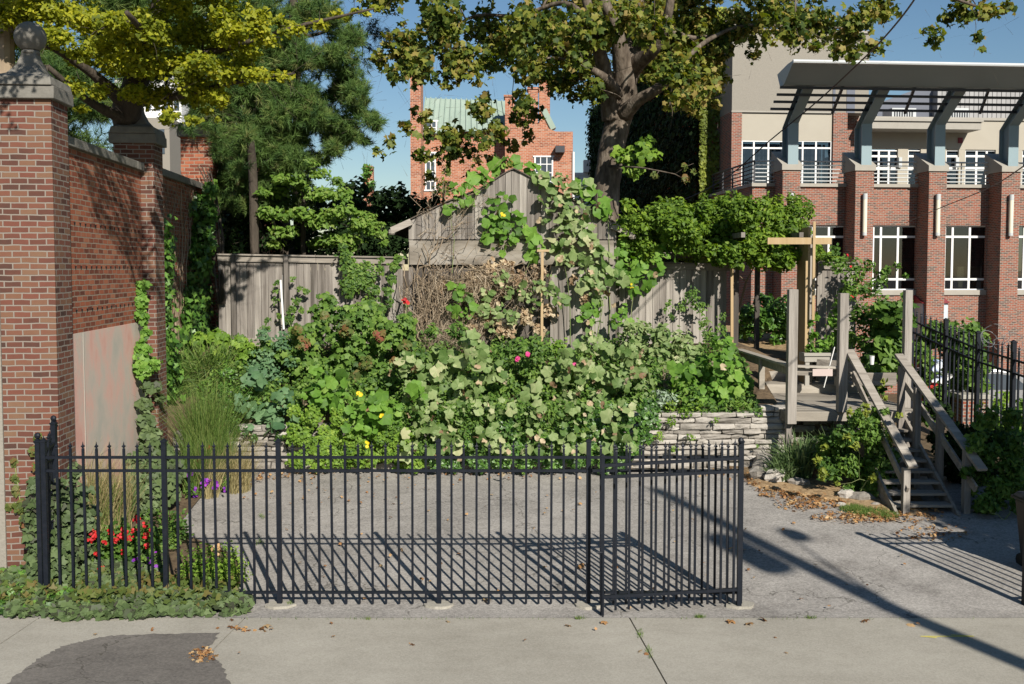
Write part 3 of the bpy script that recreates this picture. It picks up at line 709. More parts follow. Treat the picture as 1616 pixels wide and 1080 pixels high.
# ================================================================== RETAINING WALL
def stone_wall(mb, x0, x1, yf, h0f, h1f, t0=.5):
    z = h0f; row = 0
    def top(x): return h1f(x)
    zmin = h0f
    while True:
        hrow = random.uniform(.085, .135); any_ = False; x = x0 - random.uniform(0, .3)
        while x < x1:
            w = random.uniform(.2, .62); a = max(x, x0); b = min(x + w, x1)
            if b - a > .05 and z + hrow * .5 < top((a + b) / 2):
                any_ = True; g = .008; j = .016
                dy = random.uniform(-.05, .04); y0 = yf(x) + dy
                hh_ = hrow - g + random.uniform(-.012, .006)
                vs = []
                nseg = 3
                for (zz, ins) in ((z, .02), (z + hh_ * .3, 0), (z + hh_ * .75, 0), (z + hh_, .018)):
                    for k in range(nseg + 1):
                        xx = a + g + (b - a - 2 * g) * k / nseg
                        e = .02 if k in (0, nseg) else 0
                        vs.append((xx + random.uniform(-j, j) * .5, y0 + ins + e + random.uniform(-j, j), zz + random.uniform(-.01, .01)))
                m = len(vs); c = nseg + 1
                vs += [(a + g, y0 + .3, z), (b - g, y0 + .3, z), (b - g, y0 + .3, z + hh_), (a + g, y0 + .3, z + hh_)]
                fs = [(r * c + k, r * c + k + 1, (r + 1) * c + k + 1, (r + 1) * c + k) for r in range(3) for k in range(nseg)]
                fs += [tuple([3 * c + k for k in range(c)]) + (m + 2, m + 3), (m + 0, m + 1) + tuple([c - 1 - k for k in range(c)]), (0, c, 2 * c, 3 * c, m + 3, m), (c - 1, m + 1, m + 2, 4 * c - 1, 3 * c - 1, 2 * c - 1)]
                mb.raw(vs, fs, random.random())
            x += w
        z += hrow; row += 1
        if not any_ or row > 16: break
mb = MB()
stone_wall(mb, -5.9, 4.95, lambda x: 17.28 + .02 * x, .32, lambda x: 1.17 + .034 * (x + 5))
stone_wall(mb, 4.95, 6.2, lambda x: 17.5, .3, lambda x: 1.35)
o = mb.build('retaining_wall', 'rock'); tag(o, 'dry stacked pale limestone retaining wall under the overgrown garden bank', 'wall')
bk = MB(); bk.box(-6.1, 6.4, 17.50, 17.62, 0, 1.2); o = bk.build('wall_backing', 'soil', o)

# ================================================================== WOODEN FENCES AND SHED
def board_fence(name, label, A, B, top0, top1, bot0, bot1, bw=.145, posts=(), cap=True, m='wood_v', kick=False):
    A = Vector(A); B = Vector(B); L = (B - A).length; n = int(L / bw)
    r = empty(name, (A.x, A.y, bot0), label, 'fence')
    d = (B - A) / L; nrm = Vector((d.y, -d.x, 0))
    mb = MB()
    for i in range(n):
        a = A + d * (i * bw + .004); b = A + d * ((i + 1) * bw - .004); t = i / n
        zt_ = top0 + (top1 - top0) * t; zb = bot0 + (bot1 - bot0) * t + random.uniform(-.02, .02); of = nrm * random.uniform(0, .012)
        w = random.uniform(-.006, .006)
        vs = [a + of, b + of + nrm * w, b + of - nrm * .02, a + of - nrm * .02]
        mb.raw([(v.x, v.y, zb) for v in vs] + [(v.x, v.y, zt_ + random.uniform(-.01, .005)) for v in vs], [(0, 1, 5, 4), (1, 2, 6, 5), (2, 3, 7, 6), (3, 0, 4, 7), (4, 5, 6, 7)], random.random())
    mb.build('boards', m, r)
    if cap:
        k = 0; c = MB()
        while k < L - .1:
            e = min(L, k + 2.0); a = A + d * (k + .003) + nrm * .035; b = A + d * (e - .003) + nrm * .035
            za = top0 + (top1 - top0) * k / L; zb = top0 + (top1 - top0) * e / L
            c.beam((a.x, a.y, za - .05), (b.x, b.y, zb - .05 + random.uniform(-.01, .01)), .03, .12, random.random()); k = e
            c.beam((a.x, a.y, za + .03), (b.x, b.y, zb + .03), .12, .03, random.random())
        c.build('top_rail', 'wood_h', r)
    if kick:
        c = MB(); a = A + nrm * .04; b = B + nrm * .04; c.beam((a.x, a.y, bot0 + .06), (b.x, b.y, bot1 + .06), .04, .18); c.build('bottom_board', 'wood_h', r)
    for px in posts:
        q = A + d * px + nrm * .06; t = px / L; c = MB()
        c.box(q.x - .045, q.x + .045, q.y - .045, q.y + .045, bot0 - .3, top0 + (top1 - top0) * t + .03, random.random()); c.build('post', 'wood_v', r)
    return r
Af = P(346, 540, 20.4); Bf = P(645, 545, 20.5)
board_fence('board_fence', 'grey weathered board fence between brick wall and shed at left', (Af.x, Af.y, 0), (Bf.x, Bf.y, 0), P(347, 404, 20.4).z, P(640, 409, 20.5).z, P(350, 545, 20.4).z, P(640, 545, 20.5).z, posts=(.33, 1.4), kick=True)
Af = P(965, 540, 20.7); Bf = P(1150, 540, 21.0)
board_fence('board_fence', 'grey weathered board fence to the right of the shed, under the squash vine', (Af.x, Af.y, 0), (Bf.x, Bf.y, 0), P(975, 415, 20.7).z, P(1150, 420, 21).z, P(980, 575, 20.7).z, P(1150, 575, 21).z, posts=(.1,))
Af = P(1288, 540, 20.2); Bf = P(1352, 540, 20.2)
board_fence('board_fence', 'short grey board screen behind the planter box on the deck', (Af.x, Af.y, 0), (Bf.x, Bf.y, 0), P(1300, 416, 20.2).z, P(1340, 418, 20.2).z, 2.0, 2.0, bw=.2, posts=(.02,))

Ys = 20.25
sh = empty('garden_shed', P(808, 545, Ys), 'old grey board shed with pointed gable smothered in squash vines', 'shed')
zb = P(645, 378, Ys).z; xl = P(645, 378, Ys).x; xr = P(972, 378, Ys).x; xa = P(810, 268, Ys).x; za = P(810, 268, Ys).z + .02
# ogee-like gable roofline
gp = [(618, 368), (645, 347), (707, 317), (755, 299), (781, 283), (800, 271), (811, 266), (827, 274), (859, 292), (900, 313), (966, 348), (998, 372)]
gp = [P(a, b, Ys) for a, b in gp]
def roofz(x):
    for a, b in zip(gp[:-1], gp[1:]):
        if a.x <= x <= b.x: return a.z + (b.z - a.z) * (x - a.x) / (b.x - a.x)
    return gp[0].z
mb = MB(); x = xl; 
while x < xr - .02:
    w = random.uniform(.11, .17); b = min(x + w, xr); y = Ys - .05 + random.uniform(-.012, .008)
    for (p_, q_) in ((x, (x + b) / 2), ((x + b) / 2, b)):
        mb.raw([(p_ + (.004 if p_ == x else 0), y, zb), (q_ - (.004 if q_ == b else 0), y, zb), (q_ - (.004 if q_ == b else 0), y, roofz(q_) - .03), (p_ + (.004 if p_ == x else 0), y, roofz(p_) - .03)], [(0, 1, 2, 3)], t=hash((round(x, 3))) % 97 / 97)
    x = b
mb.raw([(xl, Ys + .02, zb), (xr, Ys + .02, zb)] + [(p.x, Ys + .02, p.z - .04) for p in gp[::-1] if xl < p.x < xr], [tuple(range(2 + len([p for p in gp if xl < p.x < xr])))], .1)
mb.build('gable_boards', 'wood_v', sh)
mb = MB(); mb.box(xl + .02, xr - .05, Ys - .10, Ys + .02, P(700, 418, Ys).z, zb - .025); mb.build('header_panel', 'wood_bare', sh)
zf = 2.3
mb = MB(); mb.box(xl + .0, xl + .09, Ys - .03, Ys + .06, zf, zb, .3); mb.build('corner_post', 'wood_v', sh); mb = MB(); mb.box(xr - .09, xr, Ys - .03, Ys + .06, zf, zb, .3)
mb.build('corner_post', 'wood_v', sh)
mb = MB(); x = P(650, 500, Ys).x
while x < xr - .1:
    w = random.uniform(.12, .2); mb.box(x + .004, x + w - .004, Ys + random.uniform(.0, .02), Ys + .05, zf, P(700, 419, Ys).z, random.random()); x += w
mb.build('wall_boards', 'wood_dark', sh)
mb = MB(); x = P(868, 500, Ys).x
while x < xr - .12:
    w = random.uniform(.14, .2); mb.box(x + .004, x + w - .004, Ys - .05 + random.uniform(.0, .01), Ys - .02, zf, P(700, 420, Ys).z, random.random()); x += w
mb.build('door_boards', 'wood_v', sh)
mb = MB()
mb.box(xl, xl + .05, Ys + .06, Ys + 3.4, zf, zb + .1); mb.box(xr - .05, xr, Ys + .06, Ys + 3.4, zf, zb + .1)
mb.box(xl, xr, Ys + 3.35, Ys + 3.4, zf, zb + .3); mb.build('side_wall', 'wood_v', sh)
# roof sheet following the profile
mb = MB(); n = len(gp); vs = []
for y in (Ys - .10, Ys + 3.6):
    for p in gp: vs.append((p.x, y, p.z - .02)); 
for y in (Ys - .10, Ys + 3.6):
    for p in gp: vs.append((p.x, y, p.z + .005))
fs = []
for i in range(n - 1):
    fs += [(2 * n + i, 2 * n + i + 1, 3 * n + i + 1, 3 * n + i), (i, n + i, n + i + 1, i + 1), (i, i + 1, 2 * n + i + 1, 2 * n + i)]
mb.raw(vs, fs, .4); mb.build('roof', 'roof_edge', sh)
for s, ex in ((0, (618, 364, 645, 352)), (1, (998, 371, 970, 358))):
    a = P(ex[0], ex[1], Ys - .12); b = P(ex[2], ex[3], Ys - .12); d = (b - a)
    mb = MB(); mb.beam(a, b + d * .15, .09, .13, .9); mb.lathe((a.x, a.y, a.z - .05), [(.02, -.04), (.06, -.03), (.075, .0), (.06, .06), (.02, .08)], 8); mb.build('rafter_tail', 'wood_h', sh)

# ================================================================== DECK AND STAIRS
DZ = 1.50
dk = empty('wooden_deck', (5.6, 17, .4), 'grey timber deck with tall corner posts at the head of the stairs', 'deck')
mb = MB(); y = 17.0
xL = lambda y: 4.78 - (y - 17) * .04
while y < 20.2:
    mb.box(xL(y), 7.0, y + .004, y + .136, DZ - .035, DZ, random.random()); y += .14
mb.build('deck_boards', 'wood_deck', dk)
mb = MB(); mb.box(4.76, 7.0, 16.95, 16.995, DZ - .16, DZ - .0, .6); mb.build('front_joist', 'wood_deck', dk)
mb = MB(); mb.beam((4.74, 16.95, DZ - .1), (4.61, 20.2, DZ - .1), .045, .18, .1); mb.build('side_joist', 'wood_h', dk)
def post(px, pyt, Y, zb_, w=.13, m='wood_v', lbl=None):
    t = P(px, pyt, Y); mb = MB(); mb.box(t.x - w / 2, t.x + w / 2, Y - w / 2, Y + w / 2, zb_, t.z, random.random()); return mb.build('post', m, dk, bevel=.006)
post(1251, 457, 16.93, DZ - .2, .155); post(1331, 463, 16.93, DZ, .15); post(1433, 458, 17.6, .3, .13)
mb = MB(); mb.box(5.6, 5.74, 17.05, 17.16, .3, 1.35, .2); mb.build('post', 'wood_v', dk)
mb = MB(); mb.box(4.72, 4.81, 17.0, 17.1, .3, 1.34, .5); mb.build('post', 'wood_v', dk)
# low side rail
a = P(1165, 552, 20.1); b = P(1246, 577, 17.0)
mb = MB(); mb.beam(a, b, .16, .04, .8); mb.build('side_rail', 'wood_deck', dk)
mb = MB(); mb.beam(a - Vector((0, 0, .10)), b - Vector((0, 0, .10)), .035, .13, .2); mb.build('side_rail', 'wood_deck', dk)
for t in (.04, .5):
    q = a.lerp(b, t); mb = MB(); mb.box(q.x - .05, q.x + .05, q.y - .05, q.y + .05, DZ, q.z - .03, .8); mb.build('rail_post', 'wood_deck', dk)
a = P(1257, 578, 17.0); b = P(1325, 580, 17.0)
mb = MB(); mb.beam(a, b, .13, .035, .9); mb.build('front_rail', 'wood_deck', dk)
mb = MB(); mb.beam(a + Vector((0, .05, -.1)), b + Vector((0, .05, -.1)), .035, .12, .3); mb.build('front_rail', 'wood_h', dk)
q = P(1298, 589, 16.94); mb = MB(); mb.box(q.x - .17, q.x + .17, 16.93, 16.94, q.z - .05, q.z + .07); o = mb.build('paper_sheet', 'paper'); tag(o, 'pale paper sheet hanging on the front deck rail', 'sheet')
# steps up at back of deck
mb = MB(); mb.box(4.6, 7, 19.6, 20.2, DZ + .001, DZ + .17, .5); mb.box(4.6, 7, 19.57, 19.598, DZ, DZ + .165, .9); mb.box(4.5, 7.2, 20.2, 20.6, DZ + .05, DZ + .36, .7); mb.build('back_step', 'wood_deck', dk)
# upper landing ground beyond the deck
grid_sheet('mulch_path', lin(4.3, 7.4, .3), lin(20.6, 27, .4), 'mulch', 0, lambda x, y: DZ + .42 + .09 * (y - 20.6) + .03 * np.sin(x * 4))
# stairs
st = empty('wooden_stairs', (6.25, 15, .22), 'steep grey timber staircase with plank handrails climbing to the deck', 'stairs')
n = 9; Ya, Yb = 14.95, 16.9; za_, zb_ = .36, DZ - .005
for i in range(n):
    t = i / (n - 1); y = Ya + (Yb - Ya) * t; z = za_ + (zb_ - za_ - .14) * t
    mb = MB(); mb.box(5.83 - random.uniform(0, .04), 6.70, y, y + .26, z - .035, z, random.random()); mb.build('tread', 'wood_deck' if i > 20 else 'wood_h', st)
for x in (5.80, 6.72):
    mb = MB(); mb.beam((x, Ya - .12, za_ - .22), (x, Yb + .1, zb_ - .16), .045, .24, .4); mb.build('stringer', 'wood_h', st)
def rail(px0, py0, Y0, px1, py1, Y1, w, name='handrail', h=.045, off=0, t=.7):
    a = P(px0, py0, Y0); b = P(px1, py1, Y1); a.z -= off; b.z -= off
    mb = MB(); mb.beam(a, b, w, h, t); mb.build(name, 'wood_h', st)
rail(1340, 553, 16.95, 1441, 738, 14.75, .15); rail(1346, 590, 16.95, 1432, 775, 14.8, .035, 'mid_rail', .12)
rail(1418, 560, 17.0, 1551, 742, 14.6, .15); rail(1424, 600, 17.0, 1540, 772, 14.7, .035, 'mid_rail', .12)
for px, py, Y in ((1430, 738, 14.87),):
    t = P(px, py, Y); mb = MB(); mb.box(t.x - .05, t.x + .05, Y - .05, Y + .05, .1, t.z, .8); mb.build('newel', 'wood_v', st)
for px, py, Y in ((1423, 578, 16.9), (1448, 612, 16.3), (1484, 655, 15.75), (1526, 712, 14.95)):
    t = P(px, py, Y); mb = MB(); mb.box(t.x - .05, t.x + .05, Y - .05, Y + .05, .1, t.z, .4); mb.build('newel', 'wood_v', st)
mb = MB(); mb.box(6.0, 6.75, 17.4, 17.45, DZ + .4, DZ + .62, .3); mb.build('back_rail', 'wood_h', dk)
mb = MB(); mb.beam((5.9, 19.2, 2.1), (7.2, 18.6, 2.05), .05, .2, .2); mb.build('back_rail', 'wood_h', dk)
# planter, rod, pergola
pl = empty('planter_box', P(1297, 575, 19.3), 'long grey painted planter box on the deck below the light green vine', 'planter')
a = P(1270, 573, 19.3); b = P(1328, 558, 19.3); mb = MB(); mb.box(a.x, b.x, 19.3, 19.34, a.z + .02, b.z); mb.box(a.x, b.x, 19.66, 19.7, a.z + .02, b.z); mb.box(a.x, a.x + .04, 19.34, 19.66, a.z + .02, b.z); mb.box(b.x - .04, b.x, 19.34, 19.66, a.z + .02, b.z)
mb.box(a.x - .02, b.x + .02, 19.27, 19.30, b.z - .05, b.z + .012); mb.build('box_sides', 'limestone', pl)
mb = MB(); mb.box(a.x + .04, b.x - .04, 19.34, 19.66, a.z + .03, b.z - .04); mb.build('soil_fill', 'soil', pl)
mb = MB(); mb.box(a.x + .02, a.x + .1, 19.32, 19.4, DZ + .17, a.z + .03); mb.build('leg', 'limestone', pl)
mb = MB(); mb.box(b.x - .1, b.x - .02, 19.32, 19.4, DZ + .17, a.z + .03); mb.build('leg', 'limestone', pl)
mb = MB(); mb.tube([P(1300, 612, 17.7), P(1317, 548, 17.9)], .012, 6); o = mb.build('metal_rod', 'wire_grey'); tag(o, 'thin grey rod leaning beside the deck planter', 'rod')
mb = MB(); c = P(1376, 567, 18.2); mb.lathe(c, [(.035, -.1), (.045, .05), (.05, .06)], 10); o = mb.build('plastic_cup', 'white_paint'); tag(o, 'small white plastic cup on the ledge right of the stair newel', 'cup')
pg = empty('pergola', P(1200, 560, 20.5), 'timber pergola with new yellow beams carrying a mass of vine', 'pergola')
def pp(px, pyt, Y, zb_, w, m, d=None):
    t = P(px, pyt, Y); d = d or w; mb = MB(); mb.box(t.x - w / 2, t.x + w / 2, Y - d / 2, Y + d / 2, zb_, t.z, random.random()); return mb.build('post', m, pg)
pp(1162, 370, 20.6, 1.5, .11, 'wood_dark'); pp(1196, 380, 22.0, 1.9, .10, 'wood_dark'); pp(1269, 360, 20.0, DZ, .045, 'wood_new', .75); pp(1279, 372, 19.9, DZ, .12, 'wood_v')
def stake(x0, y0, x1, y1, Y, w=.05, name='stake'):
    mb = MB(); mb.beam(P(x0, y0, Y), P(x1, y1, Y), w, w * .8, .7, up=(0, 1, 0)); return mb
stake(1155, 412, 1155, 552, 20.45, .055).build('stake', 'wood_new', pg)
stake(1273, 412, 1271, 575, 19.5, .04).build('stake', 'wood_new', pg)
stake(1285, 350, 1283, 505, 19.5, .05).build('stake', 'wood_new', pg)
a = P(1212, 380, 19.5); b = P(1313, 381, 19.5)
mb = MB(); mb.box(a.x, b.x, 19.52, 19.56, a.z - .07, a.z + .06, .6); mb.build('cross_beam', 'wood_new', pg)
for px in (1165, 1255):
    mb = MB(); c = P(px, 372, 20); mb.box(c.x - .04, c.x + .04, 19.57, 22.2, c.z - .05, c.z + .05, .2); mb.build('rafter', 'wood_v', pg)
mb = MB(); a = P(1000, 405, 21.2); b = P(1290, 396, 21.2); mb.beam(a, b, .06, .13, .2); mb.build('cross_beam', 'wood_v', pg)
# garden stake in front of shed
mb = stake(856, 398, 855, 552, 19.75, .05); t = P(857, 396, 19.74); mb.box(t.x - .12, t.x + .12, 19.72, 19.77, t.z - .02, t.z + .025, .7)
o = mb.build('wooden_stake', 'wood_new'); tag(o, 'pale new wooden stake with short crosspiece in front of the shed', 'stake')
# ================================================================== MODERN BRICK BUILDING (right)
BO = P(1220, 297, 38.0); BF = ((BO.x, 38.0), ALPHA)
ca, sa = math.cos(ALPHA), math.sin(ALPHA)
def BP(px, py, v):
    """pixel -> (u, h) on the plane local y = v of the building frame"""
    d = ray(px, py); # point k*d ; local y = -(X-Ox)*sa + (Y-Oy)*ca = v
    k = (v + (-BO.x * sa + 38.0 * ca)) / (-d[0] * sa + d[1] * ca)
    X, Y, Z = d[0] * k, d[1] * k, H + d[2] * k
    return ((X - BO.x) * ca + (Y - 38.0) * sa, Z)
def bu(px, v, py=300): return BP(px, py, v)[0]
def bh(py, v, px=1400): return BP(px, py, v)[1]
bld = empty('brick_building', (BO.x, 38, -1), 'modern red brick and tan stucco building with roof terrace at right', 'building')
VW = .93; TZ = bh(296, VW)
PIL = [(1235, 1263), (1350, 1379), (1466, 1494), (1581, 1610), (1698, 1727)]
UP = [(bu(a, 0), bu(b, 0)) for a, b in PIL]
gh0, gh1 = bh(458, VW), bh(356, VW)
# ground floor windows: (left px, right px)
WIN = [(1262, 1332), (1377, 1446), (1490, 1556), (1603, 1672)]
WU = [(bu(a, VW, 400), bu(b, VW, 400)) for a, b in WIN]
uL = bu(1187, VW, 320); uR = UP[-1][1] + .3
# wall with openings
mb = MB(BF)
x = uL
for a, b in WU:
    mb.box(x, a, VW, VW + .3, -1, TZ, .5); mb.box(a, b, VW, VW + .3, -1, gh0 - .2, .5); mb.box(a, b, VW, VW + .3, gh1, TZ, .5); x = b
mb.box(x, uR, VW, VW + .3, -1, TZ, .5)
mb.box(uL, uL + .3, VW + .3, 9, -1, TZ, .5); mb.build('wall', 'brick_new', bld)
for a, b in WU: mb = MB(BF); mb.box(a - .02, b + .02, VW - .06, VW + .2, gh0 - .199, gh0 - .003); mb.build('window_sill', 'limestone', bld)
# soldier course hint above windows
for a, b in WU:
    k = a - .05; mb = MB(BF); mb.box(a - .05, b + .05, VW - .004, VW + .02, gh1 + .004, gh1 + .198)
    while k < b + .03: mb.box(k, k + .062, VW - .012, VW + .02, gh1 + .002, gh1 + .2, random.random()); k += .073
    mb.build('brick_lintel', 'brick_new', bld)
mb = MB(BF)
for a, b in zip(UP[:-1], UP[1:]): mb.box(a[1] + .0, b[0] - .0, VW - .1, VW + .35, TZ - .0, TZ + .13)
mb.box(uL - .05, UP[0][0], VW - .1, VW + .35, TZ, TZ + .13); mb.box(uL - .06, uL + .3, VW + .35, 9, TZ, TZ + .13); mb.build('terrace_ledge', 'limestone', bld)
mb = MB(BF); mb.box(uL + .3, uR, VW + .35, 7.5, TZ - .15, TZ + .05); mb.build('terrace_floor', 'limestone', bld)
# pilasters
capF = bh(270, 0); capB = bh(243, VW + .2); capt = bh(262, 0)
for i, (a, b) in enumerate(UP):
    mb = MB(BF); mb.box(a, b, 0, VW + .2, -1, capF - .0); mb.build('pilaster', 'brick_new', bld)
    mb = MB(BF); mb.prism([(-.06, capF + .002), (VW + .25, capF + .002), (VW + .25, capB + .05), (-.06, capt + .02)], a - .05, b + .05, 'x'); mb.build('pilaster_cap', 'limestone', bld)
    # steel arm
    c = (a + b) / 2 + .03; w = .2
    y_s = bh(197, .1); y_t = bh(126, -2.2)
    prof = [(-.05, capt - .02), (.62, capt - .02), (.62, y_s - .1), (-1.55, y_t + .4), (-2.35, y_t + .4), (-.05, y_s)]
    arm = MB(BF); arm.prism(prof, c - .05, c + .05, 'x')
    # flanges front/back
    def fl(p, q): 
        arm.raw([(c - w, p[0], p[1]), (c + w, p[0], p[1]), (c + w, q[0], q[1]), (c - w, q[0], q[1]), (c - w, p[0] + .04, p[1]), (c + w, p[0] + .04, p[1]), (c + w, q[0] + .04, q[1]), (c - w, q[0] + .04, q[1])], [(0, 1, 2, 3), (7, 6, 5, 4), (0, 4, 5, 1), (2, 6, 7, 3), (0, 3, 7, 4), (1, 5, 6, 2)])
    fl((-.052, capt - .02), (-.052, y_s)); fl((-.052, y_s), (-2.352, y_t + .4)); fl((.58, capt), (.58, y_s - .1)); fl((.58, y_s - .1), (-1.59, y_t + .4))
    arm.build('steel_arm', 'steel_paint', bld)
    # tube lamp
    yt, yb = bh(306, -.12), bh(372, -.12); uc = bu(sum(PIL[i]) / 2 + (1 if i else 0), -.12)
    lp = MB(BF); lp.lathe((uc, -.12, yb + .12), [(.085, 0), (.085, yt - yb - .34)], 12); l = lp.build('wall_lamp', 'lamp_diffuser', bld, smooth=False)
    lp = MB(BF); lp.lathe((uc, -.12, yb), [(.09, 0), (.09, .12)], 12); lp.lathe((uc, -.12, yt - .22), [(.09, 0), (.09, .22)], 12); lp.box(uc - .04, uc + .04, -.06, .0, yb + .3, yt - .3); lp.build('lamp_holder', 'aluminium', l)
# beam
ub = bu(1238, -2.4, 130); ht, hb = bh(99, -2.4, 1300), bh(135, -2.4, 1300)
mb = MB(BF)
hf_ = bh(99, -3.5, 1300); uf = bu(1251, -3.5, 99); hb2 = bh(135, -1.9, 1300); ub2 = bu(1237, -1.9, 130); e_ = uR + 3
sec = [(-3.5, hf_ - .03), (-3.5, hf_ + .05), (-2.6, hf_ + .12), (-1.2, hf_ + .02), (-1.5, hb2), (-1.9, hb2)]
mb.raw([(uf + (ub2 - uf) * min(1, max(0, (q[0] + 3.5) / 1.6)), q[0], q[1]) for q in sec] + [(e_, q[0], q[1]) for q in sec],
       [(0, 1, 2, 3, 4, 5), (11, 10, 9, 8, 7, 6)] + [(i, 6 + i, 6 + (i + 1) % 6, (i + 1) % 6) for i in range(6)]); mb.build('canopy_beam', 'steel_paint', bld)
mb = MB(BF); mb.tube([(uf, -3.52, hf_ + .02), (uR + 3, -3.52, hf_ + .02)], .07, 8); mb.build('beam_edge', 'aluminium', bld)
# louvre bars and braces
for i in range(4):
    v = -1.75 + i * .5; py = 138 + i * 11.3
    u0, h = BP(1231 - i * 5, py, v); mb = MB(BF); mb.box(u0, uR + 3, v - .035, v + .035, h - .05, h + .04); mb.build('louvre_bar', 'steel_dark', bld)
for px in (1318, 1432, 1550):
    a = BP(px + 12, 137, -1.75); b = BP(px - 8, 180, .0); mb = MB(BF); mb.beam((a[0], -1.75, a[1]), (b[0], -.2, b[1]), .09, .09); mb.build('brace', 'steel_dark', bld)
# terrace railing
def rl(a, b, vv):
    for j in range(6):
        h = bh(256, vv) - j * (bh(256, vv) - TZ - .2) / 5.2
        mb = MB(BF); mb.tube([(a, vv, h), (b, vv, h)], .038 if j == 0 else .024, 6); mb.build('rail', 'aluminium', bld)
ends = [bu(1190, .95)] + [p[0] for p in UP[:1]]
rl(bu(1190, .95), UP[0][0], .95)
for a, b in zip(UP[:-1], UP[1:]):
    rl(a[1], b[0], .95)
    mb = MB(BF); k = (a[1] + b[0]) / 2; mb.box(k - .02, k + .02, .97, 1.0, TZ + .1, bh(256, .95)); mb.build('baluster', 'steel_dark', bld)
ue = bu(1190, .95)
for j in range(6):
    h = bh(256, .95) - j * (bh(256, .95) - TZ - .2) / 5.2
    mb = MB(BF); mb.tube([(ue, .95, h), (ue, 6.8, h)], .038 if j == 0 else .024, 6); mb.build('rail', 'steel_dark', bld)
for k in range(5):
    mb = MB(BF); v = .95 + k * 1.4; mb.box(ue - .03, ue + .03, v - .03, v + .03, TZ + .1, bh(256, .95)); mb.build('baluster', 'steel_dark', bld)
# windows helper
def window(pa, pb, pyt, pyb, v, vs, hs, thick=.06, name='window', fm='white_paint', w0=.05):
    u0, h1 = BP(pa, pyt, v); u1, h0 = BP(pb, pyb, v)
    mb = MB(BF)
    mb.box(u0, u1, v - .03, v + .03, h1 - w0, h1); mb.box(u0, u1, v - .03, v + .03, h0, h0 + w0)
    mb.box(u0, u0 + w0, v - .03, v + .03, h0 + w0, h1 - w0); mb.box(u1 - w0, u1, v - .03, v + .03, h0 + w0, h1 - w0)
    for p in vs: c = bu(p, v, (pyt + pyb) / 2); mb.box(c - thick / 2, c + thick / 2, v - .028, v + .028, h0 + w0, h1 - w0)
    for p in hs: c = bh(p, v, (pa + pb) / 2); mb.box(u0 + w0, u1 - w0, v - .026, v + .026, c - thick / 2, c + thick / 2)
    w = mb.build(name, fm, bld)
    mb = MB(BF); mb.box(u0 + .02, u1 - .02, v + .0, v + .012, h0 + .02, h1 - .02); mb.build('pane', 'glass', w)
    return u0, u1, h0, h1
for i, (a, b) in enumerate(WIN):
    window(a + .6, b - .6, 356.5, 458, VW + .12, [a + 12, a + 39] if i else [a + 20, a + 45], [374, 441], .085)
# ground floor interior
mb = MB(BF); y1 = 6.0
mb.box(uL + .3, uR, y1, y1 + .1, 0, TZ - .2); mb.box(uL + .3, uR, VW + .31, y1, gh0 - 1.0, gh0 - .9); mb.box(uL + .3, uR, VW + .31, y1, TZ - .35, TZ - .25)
mb.build('room_shell', 'shade_black', bld)
for px in (1517, 1538):
    c = BP(px, 440, VW + .7); ch = empty('cafe_chair', MB(BF).T((c[0], VW + .9, gh0 - .89)), ('left' if px == 1517 else 'right') + ' of two pale yellow chairs seen behind the ground floor window of the brick building', 'chair', 'pale yellow chairs behind the window')
    u = c[0]; hb_ = gh0 - .89; t = bh(421, VW + .9)
    mb = MB(BF); mb.box(u - .24, u + .24, VW + .7, VW + .74, t - .62, t, .5); mb.build('backrest', 'chair_yellow', ch)
    mb = MB(BF); mb.box(u - .13, u + .1, VW + .74, VW + 1.2, t - 1.0, t - .95); mb.box(u - .12, u + .06, VW + .7, VW + .74, t - 1.6, t - .62); mb.build('seat', 'chair_yellow', ch)
    mb = MB(BF)
    for du in (-.12, .08):
        for dv in (.76, 1.15): mb.box(u + du - .015, u + du + .015, VW + dv, VW + dv + .03, hb_, t - 1.0)
    mb.build('legs', 'chair_yellow', ch)
# maroon topped panel
a = BP(1446, 500, .7); b = BP(1486, 470, .7)
mb = MB(BF); mb.box(a[0], b[0], .2, .9, a[1] - .9, b[1] - .2); o = mb.build('awning_box', 'pale_blue_panel'); tag(o, 'pale grey box with maroon top against the brick building wall', 'cabinet')
mb = MB(BF); mb.prism([(.1, b[1] - .2), (.92, b[1] - .2), (.92, b[1] + .12)], a[0] - .05, b[0] + .05, 'x'); mb.build('maroon_top', 'maroon', o)
# ---- tower
VT = 5.0
t0 = BP(1155, 177, VT); th = bh(50, VT, 1200); uT1 = bu(1371, VT, 150); hm = bh(177, VT, 1230); hw = bh(222, VT, 1230)
wins_up = [(1170, 1234), (1250, 1311)]
mb = MB(BF); mb.box(t0[0], uT1, VT, VT + 1.9, hm, th); mb.build('stucco_tower', 'stucco', bld)
mb = MB(BF); mb.box(t0[0] + .45, bu(1312, VT), VT + .06, VT + .5, hw, hm - .004); mb.box(bu(1236, VT), bu(1250, VT), VT + .06, VT + .5, TZ, hw - .002)
mb.build('pale_panel', 'render_pale', bld)
mb = MB(BF); mb.box(t0[0], t0[0] + .449, VT, VT + 1.9, TZ, hm - .004); mb.build('corner_pier', 'brick_new', bld)
mb = MB(BF); mb.box(bu(1313, VT), bu(1335, VT), VT - .04, VT + .5, TZ, hm - .004); mb.build('corner_pier', 'brick_new', bld)
mb = MB(BF); mb.box(bu(1336, VT), uT1, VT + .9, VT + 1.4, TZ, hm - .002); mb.build('recess_wall', 'brick_new', bld)
